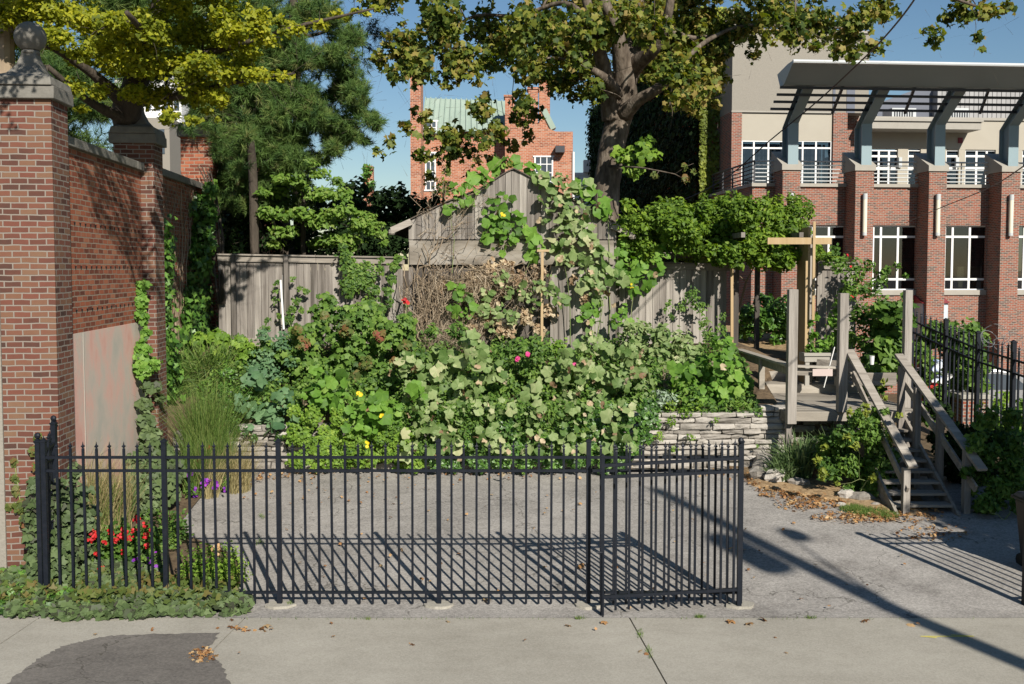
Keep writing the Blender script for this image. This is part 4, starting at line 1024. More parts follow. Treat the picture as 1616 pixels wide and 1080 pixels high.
# dark strips proud of the stucco, painted as the shade of its recesses
mb = MB(BF); mb.box(bu(1315, VT, 100), bu(1319, VT, 100), VT - .03, VT - .002, hm, th - .3); mb.box(bu(1337, VT, 100), bu(1350, VT, 100), VT - .02, VT - .002, hm, th - .1); mb.build('recess_shade_strips', 'siding_dark', bld)
mb = MB(BF); mb.box(t0[0] - .05, uT1 + .05, VT - .08, VT + 1.95, th, th + .1); mb.box(t0[0] - .02, bu(1312, VT), VT - .03, VT + .0, hm - .03, hm + .03); mb.build('parapet_coping', 'limestone', bld)
window(1170, 1236, 222, 300, VT + .1, [1189, 1212], [234], .07)
window(1251, 1311, 222, 298, VT + .1, [1266, 1287], [234], .07)
mb = MB(BF)
k = bu(1171, VT); 
while k < bu(1310, VT): mb.box(k, k + .1, VT + .5, VT + .53, TZ + .1, hw - .1, random.random()); k += .17
mb.build('blinds', 'blind', bld)
# setback wall behind tower, left, with ivy wall end
VS = 6.9
s0 = BP(1111, 177, VS); s1 = BP(1160, 177, VS)
mb = MB(BF); mb.box(s0[0], s1[0], VS, VS + .3, hm, 15.5); mb.build('stucco_setback', 'stucco', bld)
mb = MB(BF); mb.box(s0[0], s1[0], VS, VS + .3, -1, hm - .004); mb.build('brick_setback', 'brick_new', bld)
mb = MB(BF); mb.box(s0[0] - .0, s0[0] + .3, VS + .3, VS + 31, -1, 15.6); mb.box(s0[0] + .3, s0[0] + 9, VS + 30.7, VS + 31, -1, 15.6); mb.build('long_side_wall', 'brick_old', bld)
# right wing of the terrace storey
VR = 6.0
u2 = uT1; u3 = uR + 3; hr = bh(190, VR, 1500); hwt = bh(236, VR, 1500)
mb = MB(BF); mb.box(u2, u3, VR, VR + .3, hwt, hr)
xs_ = [(1373, 1416), (1432, 1452), (1492, 1512), (1522, 1570), (1612, 1660)]
x = u2
for a, b in xs_:
    a_, b_ = bu(a, VR), bu(b, VR); mb.box(x, a_, VR, VR + .3, TZ, hwt - .003); x = b_
mb.box(x, u3, VR, VR + .3, TZ, hwt - .003); mb.build('terrace_wall', 'render_pale', bld)
for (a, b), vs in zip(xs_, ([1386, 1402], [], [], [1540, 1556], [1636])): window(a, b, 237, 300, VR + .1, vs, [247, 266], .09)
for px in (1421, 1511, 1580):
    c = BP(px, 252, VR - .1); mb = MB(BF); mb.box(c[0] - .07, c[0] + .07, VR - .12, VR, c[1] - .35, c[1] + .1); mb.build('wall_light', 'aluminium', bld)
a = BP(1368, 205, VR - 1); b = BP(1547, 190, VR - 1)
mb = MB(BF); mb.box(a[0], b[0], VR - 1.1, VR + .01, b[1] - .42, b[1] - .1); mb.box(a[0] - .06, b[0] + .06, VR - 1.18, VR + .01, b[1] - .099, b[1] + .02); mb.build('door_canopy', 'limestone', bld)
c = BP(1515, 222, VR); mb = MB(BF); mb.box(c[0] - .1, c[0] + .1, VR - .05, VR, c[1] - .12, c[1] + .12); mb.build('alarm_bell', 'maroon', bld)
mb = MB(BF); mb.box(u2, u3, VR + .8, VR + 4, TZ, hwt); mb.build('room_core', 'shade_black', bld)
mb = MB(BF); mb.box(bu(1175, VT), bu(1312, VT), VT + 1.2, VT + 1.3, TZ, hw); mb.build('room_back', 'shade_black', bld)
mb = MB(BF); mb.box(u2, u3, VR - .08, VR + 6, hr, hr + .12); mb.build('roof_slab', 'limestone', bld)
# roof structures
VG = 10.
a = BP(1384, 190, VG); b = BP(1472, 142, VG)
mb = MB(BF); mb.prism([(a[0], a[1]), (b[0], a[1]), (b[0], b[1] + .1), (bu(1445, VG), b[1] + .05), (a[0], bh(164, VG))], VG, VG + 3, 'y'); mb.build('roof_gable', 'siding_dark', bld)
c1 = bu(1700, VG); mb = MB(BF); k = b[0]
while k < c1: mb.box(k, k + .2, VG - .5 + random.uniform(0, .01), VG, a[1], bh(140, VG, 1550), random.random()); k += .23
mb.box(b[0], c1, VG, VG + 2, a[1], bh(140, VG, 1550) - .01); mb.build('corrugated_screen', 'metal_siding', bld)
for px in (1424, 1507):
    c = BP(px, 190, 8); e = BP(px + 22, 171, 8); mb = MB(BF); mb.box(c[0] - .5, e[0], 8, 9, c[1] - .1, e[1]); ac = mb.build('rooftop_unit', 'aluminium', bld)
    mb = MB(BF); k = c[0] - .4
    while k < e[0] - .1: mb.box(k, k + .05, 7.97, 7.998, c[1] + .12, e[1] - .1); k += .12
    mb.build('grille', 'steel_dark', ac)

# ================================================================== BRICK HOUSE behind the shed
Yh = 46.
def hp_(px, py, Y=Yh): return P(px, py, Y)
hs = empty('brick_house', (hp_(780, 400).x, Yh, .6), 'orange brick house with green metal roof and chimneys beyond the shed', 'house')
l = hp_(655, 300).x; r1 = hp_(796, 250).x; r = hp_(904, 250).x
def wall_poly(name, pts, Y, dep, m, par=hs):
    mb = MB(); mb.prism([(hp_(a, b, Y).x, hp_(a, b, Y).z) for a, b in pts], Y, Y + dep, 'y'); return mb.build(name, m, par)
# recessed main block wall and right gable block
wall_poly('main_wall', [(655, 420), (800, 420), (800, 203), (668, 203), (655, 215)], Yh + 1.2, 8, 'brick_house')
wall_poly('gable_wall', [(797, 420), (904, 420), (904, 208), (878, 208), (872, 206), (840, 190), (820, 172), (812, 166), (797, 166)], Yh, 9, 'brick_house')
for a, b, c, d, Y in ((834, 849, 138, 200, Yh + 1.5), (797, 812, 150, 175, Yh + .6), (851, 868, 122, 190, Yh + 3)):
    mb = MB(); mb.box(hp_(a, c, Y).x, hp_(b, c, Y).x, Y, Y + .9, hp_(a, d + 25, Y).z, hp_(a, c + 3, Y).z); mb.box(hp_(a, c, Y).x - .06, hp_(b, c, Y).x + .06, Y - .06, Y + .96, hp_(a, c + 3, Y).z, hp_(a, c, Y).z); mb.build('chimney', 'brick_house', hs)
mb = MB(); Y = Yh - .2; mb.box(hp_(647, 115, Y).x, hp_(664, 115, Y).x, Y, Y + 1.2, .5, hp_(647, 117, Y).z); mb.box(hp_(645, 115, Y).x, hp_(666, 115, Y).x, Y - .08, Y + 1.3, hp_(647, 117, Y).z, hp_(647, 112, Y).z); mb.build('chimney', 'brick_house', hs)
# standing seam roof
a = hp_(664, 212, Yh + .8); b = hp_(808, 203, Yh + .8); c = hp_(672, 155, Yh + 4.5); d = hp_(800, 160, Yh + 4.5)
mb = MB(); n = 16
for i in range(n):
    t0_, t1_ = i / n, (i + 1) / n; p0 = a.lerp(b, t0_); p1 = a.lerp(b, t1_); q1 = c.lerp(d, t1_); q0 = c.lerp(d, t0_)
    mb.raw([p0, p1, q1, q0], [(0, 1, 2, 3)], random.random()); mb.beam(p0 + Vector((0, 0, .03)), q0 + Vector((0, 0, .03)), .05, .07, .2)
mb.build('roof', 'copper_green', hs)
mb = MB(); a = hp_(858, 175, Yh + .5); b = hp_(873, 205, Yh + .5); mb.beam((a.x, Yh + .5, a.z), (b.x, Yh + .5, b.z), .7, .25); mb.build('roof', 'copper_green', hs)
def hwin(x0, x1, y0, y1, Y, nx, ny):
    A = hp_(x0, y1, Y); B = hp_(x1, y0, Y); mb = MB(); w = .07
    mb.box(A.x - .05, B.x + .05, Y - .06, Y - .0, A.z, A.z + w); mb.box(A.x - .05, B.x + .05, Y - .06, Y, B.z - w, B.z)
    mb.box(A.x, A.x + w, Y - .05, Y, A.z, B.z); mb.box(B.x - w, B.x, Y - .05, Y, A.z, B.z)
    for i in range(1, nx): x = A.x + (B.x - A.x) * i / nx; mb.box(x - .02, x + .02, Y - .04, Y - .01, A.z, B.z)
    for i in range(1, ny): z = A.z + (B.z - A.z) * i / ny; mb.box(A.x, B.x, Y - .038, Y - .012, z - .02, z + .02)
    o = mb.build('window', 'white_paint', hs); mb = MB(); mb.box(A.x, B.x, Y - .02, Y - .005, A.z, B.z); mb.build('pane', 'dark_glass', o)
mat('dark_glass', [(.04, .05, .06), (.08, .10, .12)], rough=.12, spec=.8, tint=.2)
hwin(843, 873, 246, 300, Yh, 3, 4); hwin(671, 688, 240, 302, Yh + 1.2, 2, 4); hwin(664, 690, 190, 214, Yh + 1.2, 3, 2)
mb = MB(); a = hp_(661, 300, Yh + 1.1); mb.tube([(a.x, a.y, 1), (a.x, a.y, hp_(661, 205, Yh + 1.1).z)], .06, 6); a = hp_(905, 240, Yh - .05); mb.tube([(a.x, a.y, 1), (a.x, a.y, a.z)], .06, 6); mb.build('downpipe', 'white_paint', hs)
mb = MB(); a = hp_(884, 236, Yh - .3); mb.box(a.x - .22, a.x + .2, Yh - .5, Yh, a.z - .15, a.z + .15); mb.build('floodlight', 'steel_dark', hs)
# ivy chimney stub, white roofed shed far right of house
mb = MB(); a = P(573, 262, 40); b = P(588, 262, 40); mb.box(a.x, b.x, 40, 40.4, .5, a.z); o = mb.build('brick_stack', 'brick_house'); tag(o, 'short brick chimney stack wrapped in ivy between pine and brick house', 'chimney'); STACK = o
mb = MB(); a = P(906, 330, 75); b = P(936, 262, 75); mb.box(a.x, b.x + .6, 75, 80, 0, b.z - .5); mb.box(P(921, 250, 74.8).x, P(932, 250, 74.8).x, 74.6, 75.4, b.z - .5, P(921, 253, 74.8).z)
for z in (.7, 1.5): mb.box(a.x, b.x, 74.95, 74.99, b.z - z, b.z - z + .12)
o = mb.build('white_building', 'white_paint'); tag(o, 'small white building glimpsed between the brick house and tree trunk', 'building')

# ================================================================== FAR BLOCKS seen through the trees at left
def block(name, px0, px1, pyt, Y, m, label, rows, wm='dark_glass', cols=5, dep=12):
    a = P(px0, pyt, Y); b = P(px1, pyt, Y); r = empty(name, ((a.x + b.x) / 2, Y, 0), label, 'building')
    mb = MB(); mb.box(a.x, b.x, Y, Y + dep, 0, a.z); mb.build('wall', m, r)
    w = (b.x - a.x) / cols; base = None; z = a.z - 1.5
    for j in range(rows):
        for i in range(cols):
            c = Vector((a.x + (i + .5) * w, Y - .03, z - j * 3.3))
            if base is None:
                q = MB(); q.box(-w * .28, w * .28, -.02, .02, -1.0, .7); base = build_at(q, 'window', wm, r, c)
            else: inst(base, r, c)
    return r
block('white_tower', 180, 285, 90, 110, 'white_paint', 'white high rise with rows of blue windows glimpsed above the brick wall', 9, cols=7)
block('white_apartments', 372, 420, 130, 130, 'white_paint', 'distant white block glimpsed through the pine needles', 8, cols=4)
block('tan_building', 232, 267, 186, 70, 'stucco', 'plain tan building side seen behind the second brick pier', 1, cols=1, dep=6)
block('dark_roofed_building', 330, 372, 225, 60, 'brick_house', 'brick building corner hidden behind the pine at left', 1, cols=1, dep=6)

# ================================================================== CAR, low wall, cloth, wire, bin
cy = 29.; 
cr = P(1560, 590, cy)
carx = P(1617, 600, cy).x
car = empty('parked_car', (carx - 1.6, cy, -1.0), 'silver and dark parked car half hidden behind the iron fence at far right', 'car')
g = P(1590, 583, cy).z; gz0 = g - 1.75
prof = [(-2.6, .35), (-2.6, .95), (-2.5, 1.15), (-2.2, 1.62), (-1.9, 1.72), (-.5, 1.75), (.1, 1.66), (.75, 1.12), (1.75, .98), (2.0, .8), (2.0, .35)]
mb = MB(); cx = carx - .3
mb.prism([(cx + p[0], gz0 + p[1]) for p in prof], cy, cy + 1.75, 'y'); body = mb.build('body', 'car_silver', car, bevel=.06)
mb = MB()
mb.prism([(cx - 2.15, gz0 + 1.15), (cx - 2.0, gz0 + 1.55), (cx - 1.3, gz0 + 1.6), (cx - 1.3, gz0 + 1.15)], cy - .012, cy + .02, 'y'); mb.prism([(cx - 1.2, gz0 + 1.15), (cx - 1.2, gz0 + 1.6), (cx - .5, gz0 + 1.62), (cx - .05, gz0 + 1.56), (cx + .5, gz0 + 1.15)], cy - .012, cy + .02, 'y')
mb.build('side_window', 'dark_glass', car)
mb = MB(); mb.raw([(cx + .12, cy + .1, gz0 + 1.665), (cx + .76, cy + .1, gz0 + 1.14), (cx + .76, cy + 1.65, gz0 + 1.14), (cx + .12, cy + 1.65, gz0 + 1.665)], [(0, 1, 2, 3)]); mb.build('windscreen', 'dark_glass', car)
for dx in (-1.75, 1.2):
    for dy in (-.02, 1.55):
        mb = MB(); c = Vector((cx + dx, cy + dy, gz0 + .35)); mb.prism([(c.x + .34 * math.cos(a * .45), c.z + .34 * math.sin(a * .45)) for a in range(14)], cy + dy, cy + dy + .22, 'y'); w = mb.build('wheel', 'tyre', car)
        mb = MB(); mb.prism([(c.x + .2 * math.cos(a * .52), c.z + .2 * math.sin(a * .52)) for a in range(12)], cy + dy - .01, cy + dy + .23, 'y'); mb.build('rim', 'aluminium', w)
mb = MB(); mb.box(cx - 2.62, cx - 2.55, cy + .15, cy + .4, gz0 + .8, gz0 + 1.0); mb.build('tail_light', 'cloth_red', car)
a = P(1517, 690, 20.); b = P(1560, 630, 20.)
mb = MB(); mb.box(a.x, b.x, 20, 20.5, -.6, b.z); o = mb.build('low_brick_pier', 'brick_new'); tag(o, 'low red brick pier with pale cap behind the iron fence', 'pier')
mb = MB(); mb.box(a.x - .05, b.x + .06, 19.95, 20.55, b.z, b.z + .09); mb.build('cap', 'limestone', o, bevel=.01)
def cloth(px0, py0, px1, py1, Y, m):
    mb = MB(); a = P(px0, py0, Y); b = P(px1, py1, Y); n = 7; vs = []
    for j in range(n):
        for i in range(n):
            t, s_ = i / (n - 1), j / (n - 1)
            x = a.x + (b.x - a.x) * t + (.05 * math.sin(s_ * 6)); z = a.z + (b.z - a.z) * s_; 
            vs.append((x, Y + .06 * math.sin(t * 11 + s_ * 4), z))
    mb.raw(vs, [(j * n + i, (j + 1) * n + i, (j + 1) * n + i + 1, j * n + i + 1) for j in range(n - 1) for i in range(n - 1)]); return mb
o = cloth(1473, 568, 1490, 588, 19.6, 0).build('hanging_cloth', 'cloth_blue', smooth=True); md = o.modifiers.new('thick', 'SOLIDIFY'); md.thickness = .012
tag(o, 'crumpled blue and white cloth hanging in the hedge behind the iron fence', 'cloth')
q = cloth(1486, 590, 1499, 606, 19.6, 0).build('white_fold', 'white_paint', o, smooth=True)
q = cloth(1474, 592, 1482, 606, 19.62, 0).build('white_fold', 'cloth_blue', o, smooth=True)
o = cloth(1468, 604, 1476, 614, 19.55, 0).build('red_rag', 'cloth_red', smooth=True); tag(o, 'small red rag below the blue cloth in the hedge', 'rag')
mb = MB()
for (px, py, r_, ph_) in ((1560, 535, 14, 0), (1582, 545, 12, 1), (1572, 528, 18, 2), (1600, 540, 16, .5)):
    c = P(px, py, 16.9); rr = r_ / pxm(16.9); mb.tube([(c.x + rr * math.cos(a * .42 + ph_), c.y + .1 * math.sin(a * .5), c.z + rr * .9 * math.sin(a * .42 + ph_)) for a in range(15)], .006, 4)
o = mb.build('wire_coil', 'wire_grey'); tag(o, 'loose pale wire coils snagged on the iron fence top', 'wire')
# wheelie bin
c = P(1646, 880, 12.6); bx = c.x; by = 12.5; bz = float(pk(bx, by))
bn = empty('wheelie_bin', (bx, by, bz), 'black wheeled rubbish bin with yellow sticker at the right edge', 'bin')
t = P(1605, 795, 12.3).z
mb = MB(); vs = []
for z, a in ((bz + .03, .22), (t - .04, .29)): vs += [(bx - a, by - a, z), (bx + a, by - a, z), (bx + a, by + a, z), (bx - a, by + a, z)]
mb.raw(vs, [(0, 3, 2, 1), (4, 5, 6, 7), (0, 1, 5, 4), (1, 2, 6, 5), (2, 3, 7, 6), (3, 0, 4, 7)]); mb.build('body', 'plastic_black', bn, bevel=.02)
mb = MB(); mb.box(bx - .32, bx + .32, by - .33, by + .34, t - .04, t + .0); mb.prism([(bx - .32, t), (bx + .32, t), (bx + .25, t + .05), (bx - .25, t + .05)], by - .28, by + .3, 'y'); mb.build('lid', 'plastic_black', bn, bevel=.015)
mb = MB(); mb.raw([(bx - .27, by - .285, t - .25), (bx - .16, by - .285, t - .25), (bx - .16, by - .295, t - .08), (bx - .285, by - .295, t - .08)], [(0, 1, 2, 3)]); mb.raw([(bx - .275, by - .2, t - .25), (bx - .295, by - .2, t - .08), (bx - .295, by - .0, t - .08), (bx - .275, by - .0, t - .25)], [(0, 1, 2, 3)]); mb.build('sticker', 'yellow_paint', bn)
for s in (-.2, .2):
    mb = MB(); mb.prism([(by + .25 + .09 * math.cos(a * .7), bz + .09 + .09 * math.sin(a * .7)) for a in range(9)], bx + s - .03, bx + s + .03, 'x'); mb.build('wheel', 'tyre', bn)
# utility pole beside the camera, whose shadow crosses the lot, with transformer and lamp
up = empty('utility_pole', (9.1, .4, 0), 'timber utility pole outside the frame throwing a long shadow over the asphalt', 'pole')
mb = MB(); mb.tube([(9.1, .4, -.1), (9.1, .4, 11.2)], [.17, .125], 12); mb.build('pole_shaft', 'twig', up)
mb = MB(); mb.lathe((8.66, .4, 8.5), [(.05, 0), (.25, .05), (.25, .85), (.2, .95), (.04, 1.0)], 14); mb.build('transformer', 'metal_siding', up)
mb = MB(); mb.tube([(9.1, .4, 7.2), (9.15, 1.0, 8.2), (9.2, 1.6, 8.7)], .035, 6); mb.lathe((9.2, 1.8, 8.5), [(.05, .25), (.15, .16), (.18, 0), (.1, -.1)], 12); mb.build('street_light', 'aluminium', up)
def cable(pts, Y0, Y1, label, r_=.018):
    ps = []; n = len(pts)
    for i, (a, b) in enumerate(pts): ps.append(P(a, b, Y0 + (Y1 - Y0) * i / (n - 1)))
    # catmull-rom
    out = []
    for i in range(n - 1):
        p0 = ps[max(0, i - 1)]; p1 = ps[i]; p2 = ps[i + 1]; p3 = ps[min(n - 1, i + 2)]
        for k in range(6):
            t = k / 6; out.append(.5 * ((2 * p1) + (p2 - p0) * t + (2 * p0 - 5 * p1 + 4 * p2 - p3) * t * t + (3 * p1 - p0 - 3 * p2 + p3) * t ** 3))
    out.append(ps[-1]); mb = MB(); mb.tube(out, r_, 6); o = mb.build('overhead_cable', 'plastic_black'); tag(o, label, 'cable')
cable([(1475, -60), (1440, 4), (1395, 60), (1350, 105), (1290, 160), (1215, 222), (1140, 285), (1060, 322), (985, 334), (935, 338)], 13, 36, 'black overhead cable slanting down across the steel canopy towards the tree trunk', .016)
cable([(1700, 200), (1616, 262), (1560, 297), (1480, 330), (1430, 352)], 12, 34, 'thin black cable crossing in front of the brick building at right', .012)
# ================================================================== TREES
# ---- sycamore
Yt = 25.
sy = empty('sycamore_tree', gpos(P(960, 400, Yt).x, Yt), 'large sycamore with pale brown trunk and yellowing leaves rising behind the shed', 'tree')
px_ = lambda x, y, Y, w: (P(x, y, Y), w / 2 / pxm(Y))
mb = MB()
N = limb(mb, [px_(955, 470, Yt, 52), px_(955, 380, Yt, 44), px_(956, 320, Yt, 41), px_(962, 260, Yt, 41), px_(972, 205, Yt, 40), px_(980, 175, Yt, 43), px_(983, 150, Yt, 42)], 14)
nodes = list(N[-8:])
def L(*c, **k):
    global nodes
    nodes += limb(mb, [px_(*q) for q in c], **k)
L((966, 190, Yt - .1, 34), (962, 158, Yt - .2, 30), (955, 120, Yt - .6, 24), (943, 70, Yt - 1, 20), (930, 20, Yt - 1.2, 16), (915, -50, Yt - 1.4, 12))
L((984, 165, Yt, 44), (985, 120, Yt - .3, 36), (978, 75, Yt - .6, 26), (968, 35, Yt - .8, 20), (950, -10, Yt - 1, 16), (940, -90, Yt - 1, 12))
L((984, 140, Yt, 34), (996, 105, Yt + .5, 32), (1003, 60, Yt + .9, 28), (1004, 10, Yt + 1.2, 24), (1010, -60, Yt + 1.2, 18))
L((990, 120, Yt, 28), (1008, 98, Yt - .5, 26), (1030, 78, Yt - 1, 22), (1045, 48, Yt - 1.4, 18), (1056, 15, Yt - 1.8, 14), (1062, -40, Yt - 2, 10))
L((985, 180, Yt - .2, 28), (1005, 160, Yt - .6, 21), (1032, 144, Yt - .9, 18), (1058, 124, Yt - .8, 13), (1078, 98, Yt - .2, 9), (1120, 62, Yt + .8, 7), (1180, 40, Yt + 1.2, 5), (1270, 45, Yt + 1.2, 3.5))
L((975, 148, Yt - .3, 22), (958, 128, Yt - .9, 16), (944, 116, Yt - 1.2, 13), (930, 108, Yt - 1.2, 8), (900, 96, Yt - .5, 5), (860, 92, Yt + .3, 3.5), (810, 105, Yt + .5, 2.5))
L((1012, 30, Yt + 1, 14), (1060, 50, Yt + 1.2, 9), (1110, 60, Yt + 1.5, 7), (1200, 35, Yt + 1.5, 5.5), (1330, 45, Yt + 1, 3.5))
L((940, 40, Yt - 1, 11), (890, 5, Yt + .2, 8), (820, 25, Yt + .8, 6), (750, 25, Yt + 1, 4.5), (695, 55, Yt + .8, 3.5), (650, 50, Yt + .5, 2.5))
L((1060, -30, Yt - 2, 10), (1180, -60, Yt - 3, 9), (1330, -50, Yt - 4, 8), (1450, -20, Yt - 5, 6), (1540, 10, Yt - 5.5, 4))
C = [(600, 90, 28), (640, 60, 38), (690, 35, 45), (665, 105, 40), (720, 85, 48), (620, 120, 24), (700, 135, 32), (745, 130, 35), (760, 40, 50), (800, 85, 48), (790, 130, 32), (835, 40, 50), (850, 105, 42), (890, 60, 50), (885, 130, 36), (915, 100, 36), (820, 165, 26), (765, 165, 26),
     (615, 222, 22), (602, 240, 14), (640, 205, 20), (685, 195, 28), (715, 215, 26), (690, 245, 22), (735, 190, 26), (740, 235, 22), (785, 210, 24), (815, 235, 22), (800, 255, 14), (825, 190, 20), (700, 270, 16), (845, 180, 16), (720, 250, 20), (755, 255, 14), (700, 180, 24), (725, 165, 20), (760, 195, 22), (680, 275, 14), (745, 215, 18), (800, 225, 16), (815, 190, 20), (705, 225, 18), (665, 190, 18), (775, 245, 14), (670, 215, 22), (660, 240, 18), (735, 275, 14), (790, 175, 26), (810, 205, 18), (690, 160, 22), (655, 175, 14), (770, 225, 18), (710, 295, 10), (838, 215, 14),
     (930, 50, 44), (960, 20, 40), (1000, 20, 42), (940, 140, 26), (905, 155, 20), (1030, 40, 40), (1020, 100, 34), (1070, 60, 45), (1075, 115, 40), (1110, 95, 44), (1100, 150, 32), (1070, 170, 20), (1125, 130, 30), (1140, 60, 45), (1055, 150, 18), (1130, 160, 16),
     (1180, 40, 45), (1215, 25, 45), (1190, 85, 22), (1250, 30, 45), (1290, 40, 42), (1330, 50, 40), (1360, 35, 38), (1350, 85, 22), (1375, 70, 22), (1390, 20, 30), (1290, 75, 16), (1320, 80, 14), (1215, 60, 22),
     (1475, 50, 20), (1490, 25, 22), (1478, 70, 13), (1520, 12, 24), (1560, 12, 20), (1590, 15, 15), (1545, 55, 12), (1551, 78, 8), (1535, 25, 18),
     (870, 30, 30), (920, 20, 34), (960, 60, 26), (1020, 60, 28), (1050, 25, 30), (880, 85, 24), (650, 90, 30), (770, 90, 30), (700, 60, 34), (600, -20, 50), (700, -40, 60), (800, -40, 60), (900, -40, 60), (1000, -60, 60), (1100, -30, 60), (1200, -40, 60), (1300, -40, 60), (1400, -40, 50), (1500, -30, 30), (680, -120, 80), (850, -140, 90), (1000, -160, 90), (1150, -130, 90), (1300, -120, 80)]
bl = []
for (a, b, r_) in C:
    if 672 < a < 812 and 128 < b < 210 and (a + b) % 3 != 0: continue
    for _ in range(1 if r_ < 24 else 2):
        bl.append((a + random.uniform(-.3, .3) * r_, b + random.uniform(-.3, .3) * r_, r_ * random.uniform(.55, .95), Yt + random.uniform(-2.2, 3.4) - abs(a - 960) / 260 + (1.5 if b < -10 else 0)))
for _ in range(75): bl.append((random.uniform(860, 1130), random.uniform(-10, 125), random.uniform(16, 26), Yt + random.uniform(1.2, 4)))
# suckers on the trunk
bl2 = [(985, 250, 18, Yt - .9), (1015, 238, 20, Yt - 1.2), (1000, 268, 16, Yt - 1), (1032, 245, 10, Yt - 1.2), (972, 240, 9, Yt - .8), (1022, 222, 9, Yt - 1.2)]
tg = [P(a, b, Y) for a, b, r_, Y in bl]
connect(mb, nodes, tg, .03, .3, 3, .45)
connect(mb, [(P(962, 262, Yt - .4), .04)], [P(a, b, Y) for a, b, r_, Y in bl2], .012)
tw = [P(1013, 265, 23.5), P(1040, 270, 23.3), P(1065, 275, 23.2), P(1078, 282, 23.2)]; mb.tube([P(962, 262, Yt - .4)] + tw, [.03, .02, .018, .012, .006], 5); mb.tube([tw[2], P(1085, 262, 23.2), P(1095, 258, 23.2)], [.01, .007, .003], 4); mb.tube([tw[1], P(1030, 285, 23.3)], [.01, .003], 4)
mb.build('trunk', 'bark_sycamore', sy, smooth=True)
foliage(sy, bl, 'maple', .17, 14.5, 'leaf_sycamore', 'crown', shell=.15, up=(.1, -.3, .45), rnd=.75, out=.25, tspread=.55)
foliage(sy, bl2, 'maple', .19, 14, 'leaf_shrub_light', 'sucker_leaves', shell=.2, up=(.2, -.6, .6), rnd=.5)
foliage(sy, [(1032, 277, 5, 23.3), (1080, 264, 6, 23.2), (1095, 270, 4, 23.2), (1083, 284, 5, 23.2)], 'maple', .14, 40, 'petal_red' if 0 else 'leaf_autumn', 'red_leaves', shell=.0)

# ---- ginkgo
Yg = 15.3
gk = empty('ginkgo_tree', gpos(-6.9, 17.2), 'ginkgo tree with bright yellow green sprays hanging over the brick wall', 'tree')
mb = MB()
N = limb(mb, [(Vector((-6.95, 17.4, .2)), .28), (P(205, 260, 17.2), .27), (P(200, 180, 17.0), .25), (P(215, 130, 16.8), .2), (P(240, 60, 16.5), .15), (P(260, -40, 16.3), .1)], 10)
nodes = N[6:]
for c in (((205, 170, 17, 30), (150, 120, 16.2, 16), (90, 80, 15.5, 10), (20, 50, 15, 6)), ((220, 120, 16.8, 24), (300, 90, 16, 14), (380, 70, 15.6, 9), (470, 42, 15.2, 6), (590, 14, 15, 3)),
          ((210, 160, 17, 20), (290, 150, 16.2, 12), (380, 128, 15.6, 7), (465, 116, 15.3, 3)), ((200, 190, 17, 22), (140, 160, 16, 12), (75, 105, 15.3, 8)), ((225, 100, 16.5, 20), (230, 60, 15, 12), (200, 20, 14, 8))):
    nodes += limb(mb, [px_(*q[:3], q[3]) for q in c], 7)
GC = [(130, 30, 42), (190, 45, 45), (250, 60, 45), (240, 105, 42), (190, 100, 40), (300, 100, 42), (340, 65, 36), (300, 50, 40), (310, 150, 36), (350, 115, 32), (385, 85, 26), (375, 60, 24), (420, 62, 22), (405, 45, 20), (455, 48, 18), (495, 35, 15), (530, 25, 12), (560, 18, 10), (588, 12, 8),
      (385, 125, 22), (415, 124, 17), (440, 120, 13), (462, 118, 8), (120, 85, 32), (115, 140, 22), (130, 172, 13), (255, 150, 32), (205, 150, 26), (340, 155, 26), (270, 185, 20), (300, 190, 16), (15, 30, 32), (8, 85, 20), (25, 115, 10), (70, 15, 34), (350, 25, 32), (60, 170 - 60, 16), (160, 145, 22), (345, 190, 9), (400, 28, 22), (440, 35, 18), (475, 50, 16), (510, 38, 14), (545, 28, 12), (575, 20, 11), (595, 14, 9), (375, 110, 26), (405, 118, 20), (450, 125, 14), (40, 55, 34), (90, 60, 34), (40, 15, 36), (100, 15, 36), (165, 75, 34), (220, 140, 30), (290, 125, 34), (60, 140, 20), (320, 100, 34), (20, 60, 26), (365, 45, 30), (230, 20, 36), (280, 10, 32), (330, 175, 14)]
gb = []
for a, b, r_ in GC:
    for _ in range(2 if r_ > 16 else 1):
        gb.append((a + random.uniform(-.3, .3) * r_, b + random.uniform(-.25, .25) * r_, r_ * random.uniform(.65, 1.), Yg + random.uniform(-1.0, 1.5) * (r_ / 40)))
gb += [(random.uniform(-150, 380), random.uniform(-150, -20), 60, Yg + random.uniform(-1, 2)) for _ in range(18)]
connect(mb, nodes, [P(a, b, Y) for a, b, r_, Y in gb], .02, .25, 2, .25)
ob = []; 
for _ in range(26): ob.append(Vector((random.uniform(-6.2, -3.4), random.uniform(8.3, 11.3), random.uniform(7.9, 9.2))))
connect(mb, [(Vector((-5.5, 14.5, 8.6)), .05)], ob, .02, .2, 1, .2)
mb.build('trunk', 'bark_dark', gk, smooth=True)
op = np.concatenate([ball_pts(c, (.42, .42, .25), 130, .1)[0] for c in ob]); leaf_obj('overhanging_leaves', op, np.array([.2, -.5, .6]) + RNG.normal(size=op.shape) * .6, .07, 'ginkgo', 'leaf_ginkgo', gk)
foliage(gk, gb, 'ginkgo', .066, 75, 'leaf_ginkgo', 'crown', shell=.1, up=(.25, -.5, .6), rnd=.6, out=.3, flat=.6, tspread=.5, depth=1.2)

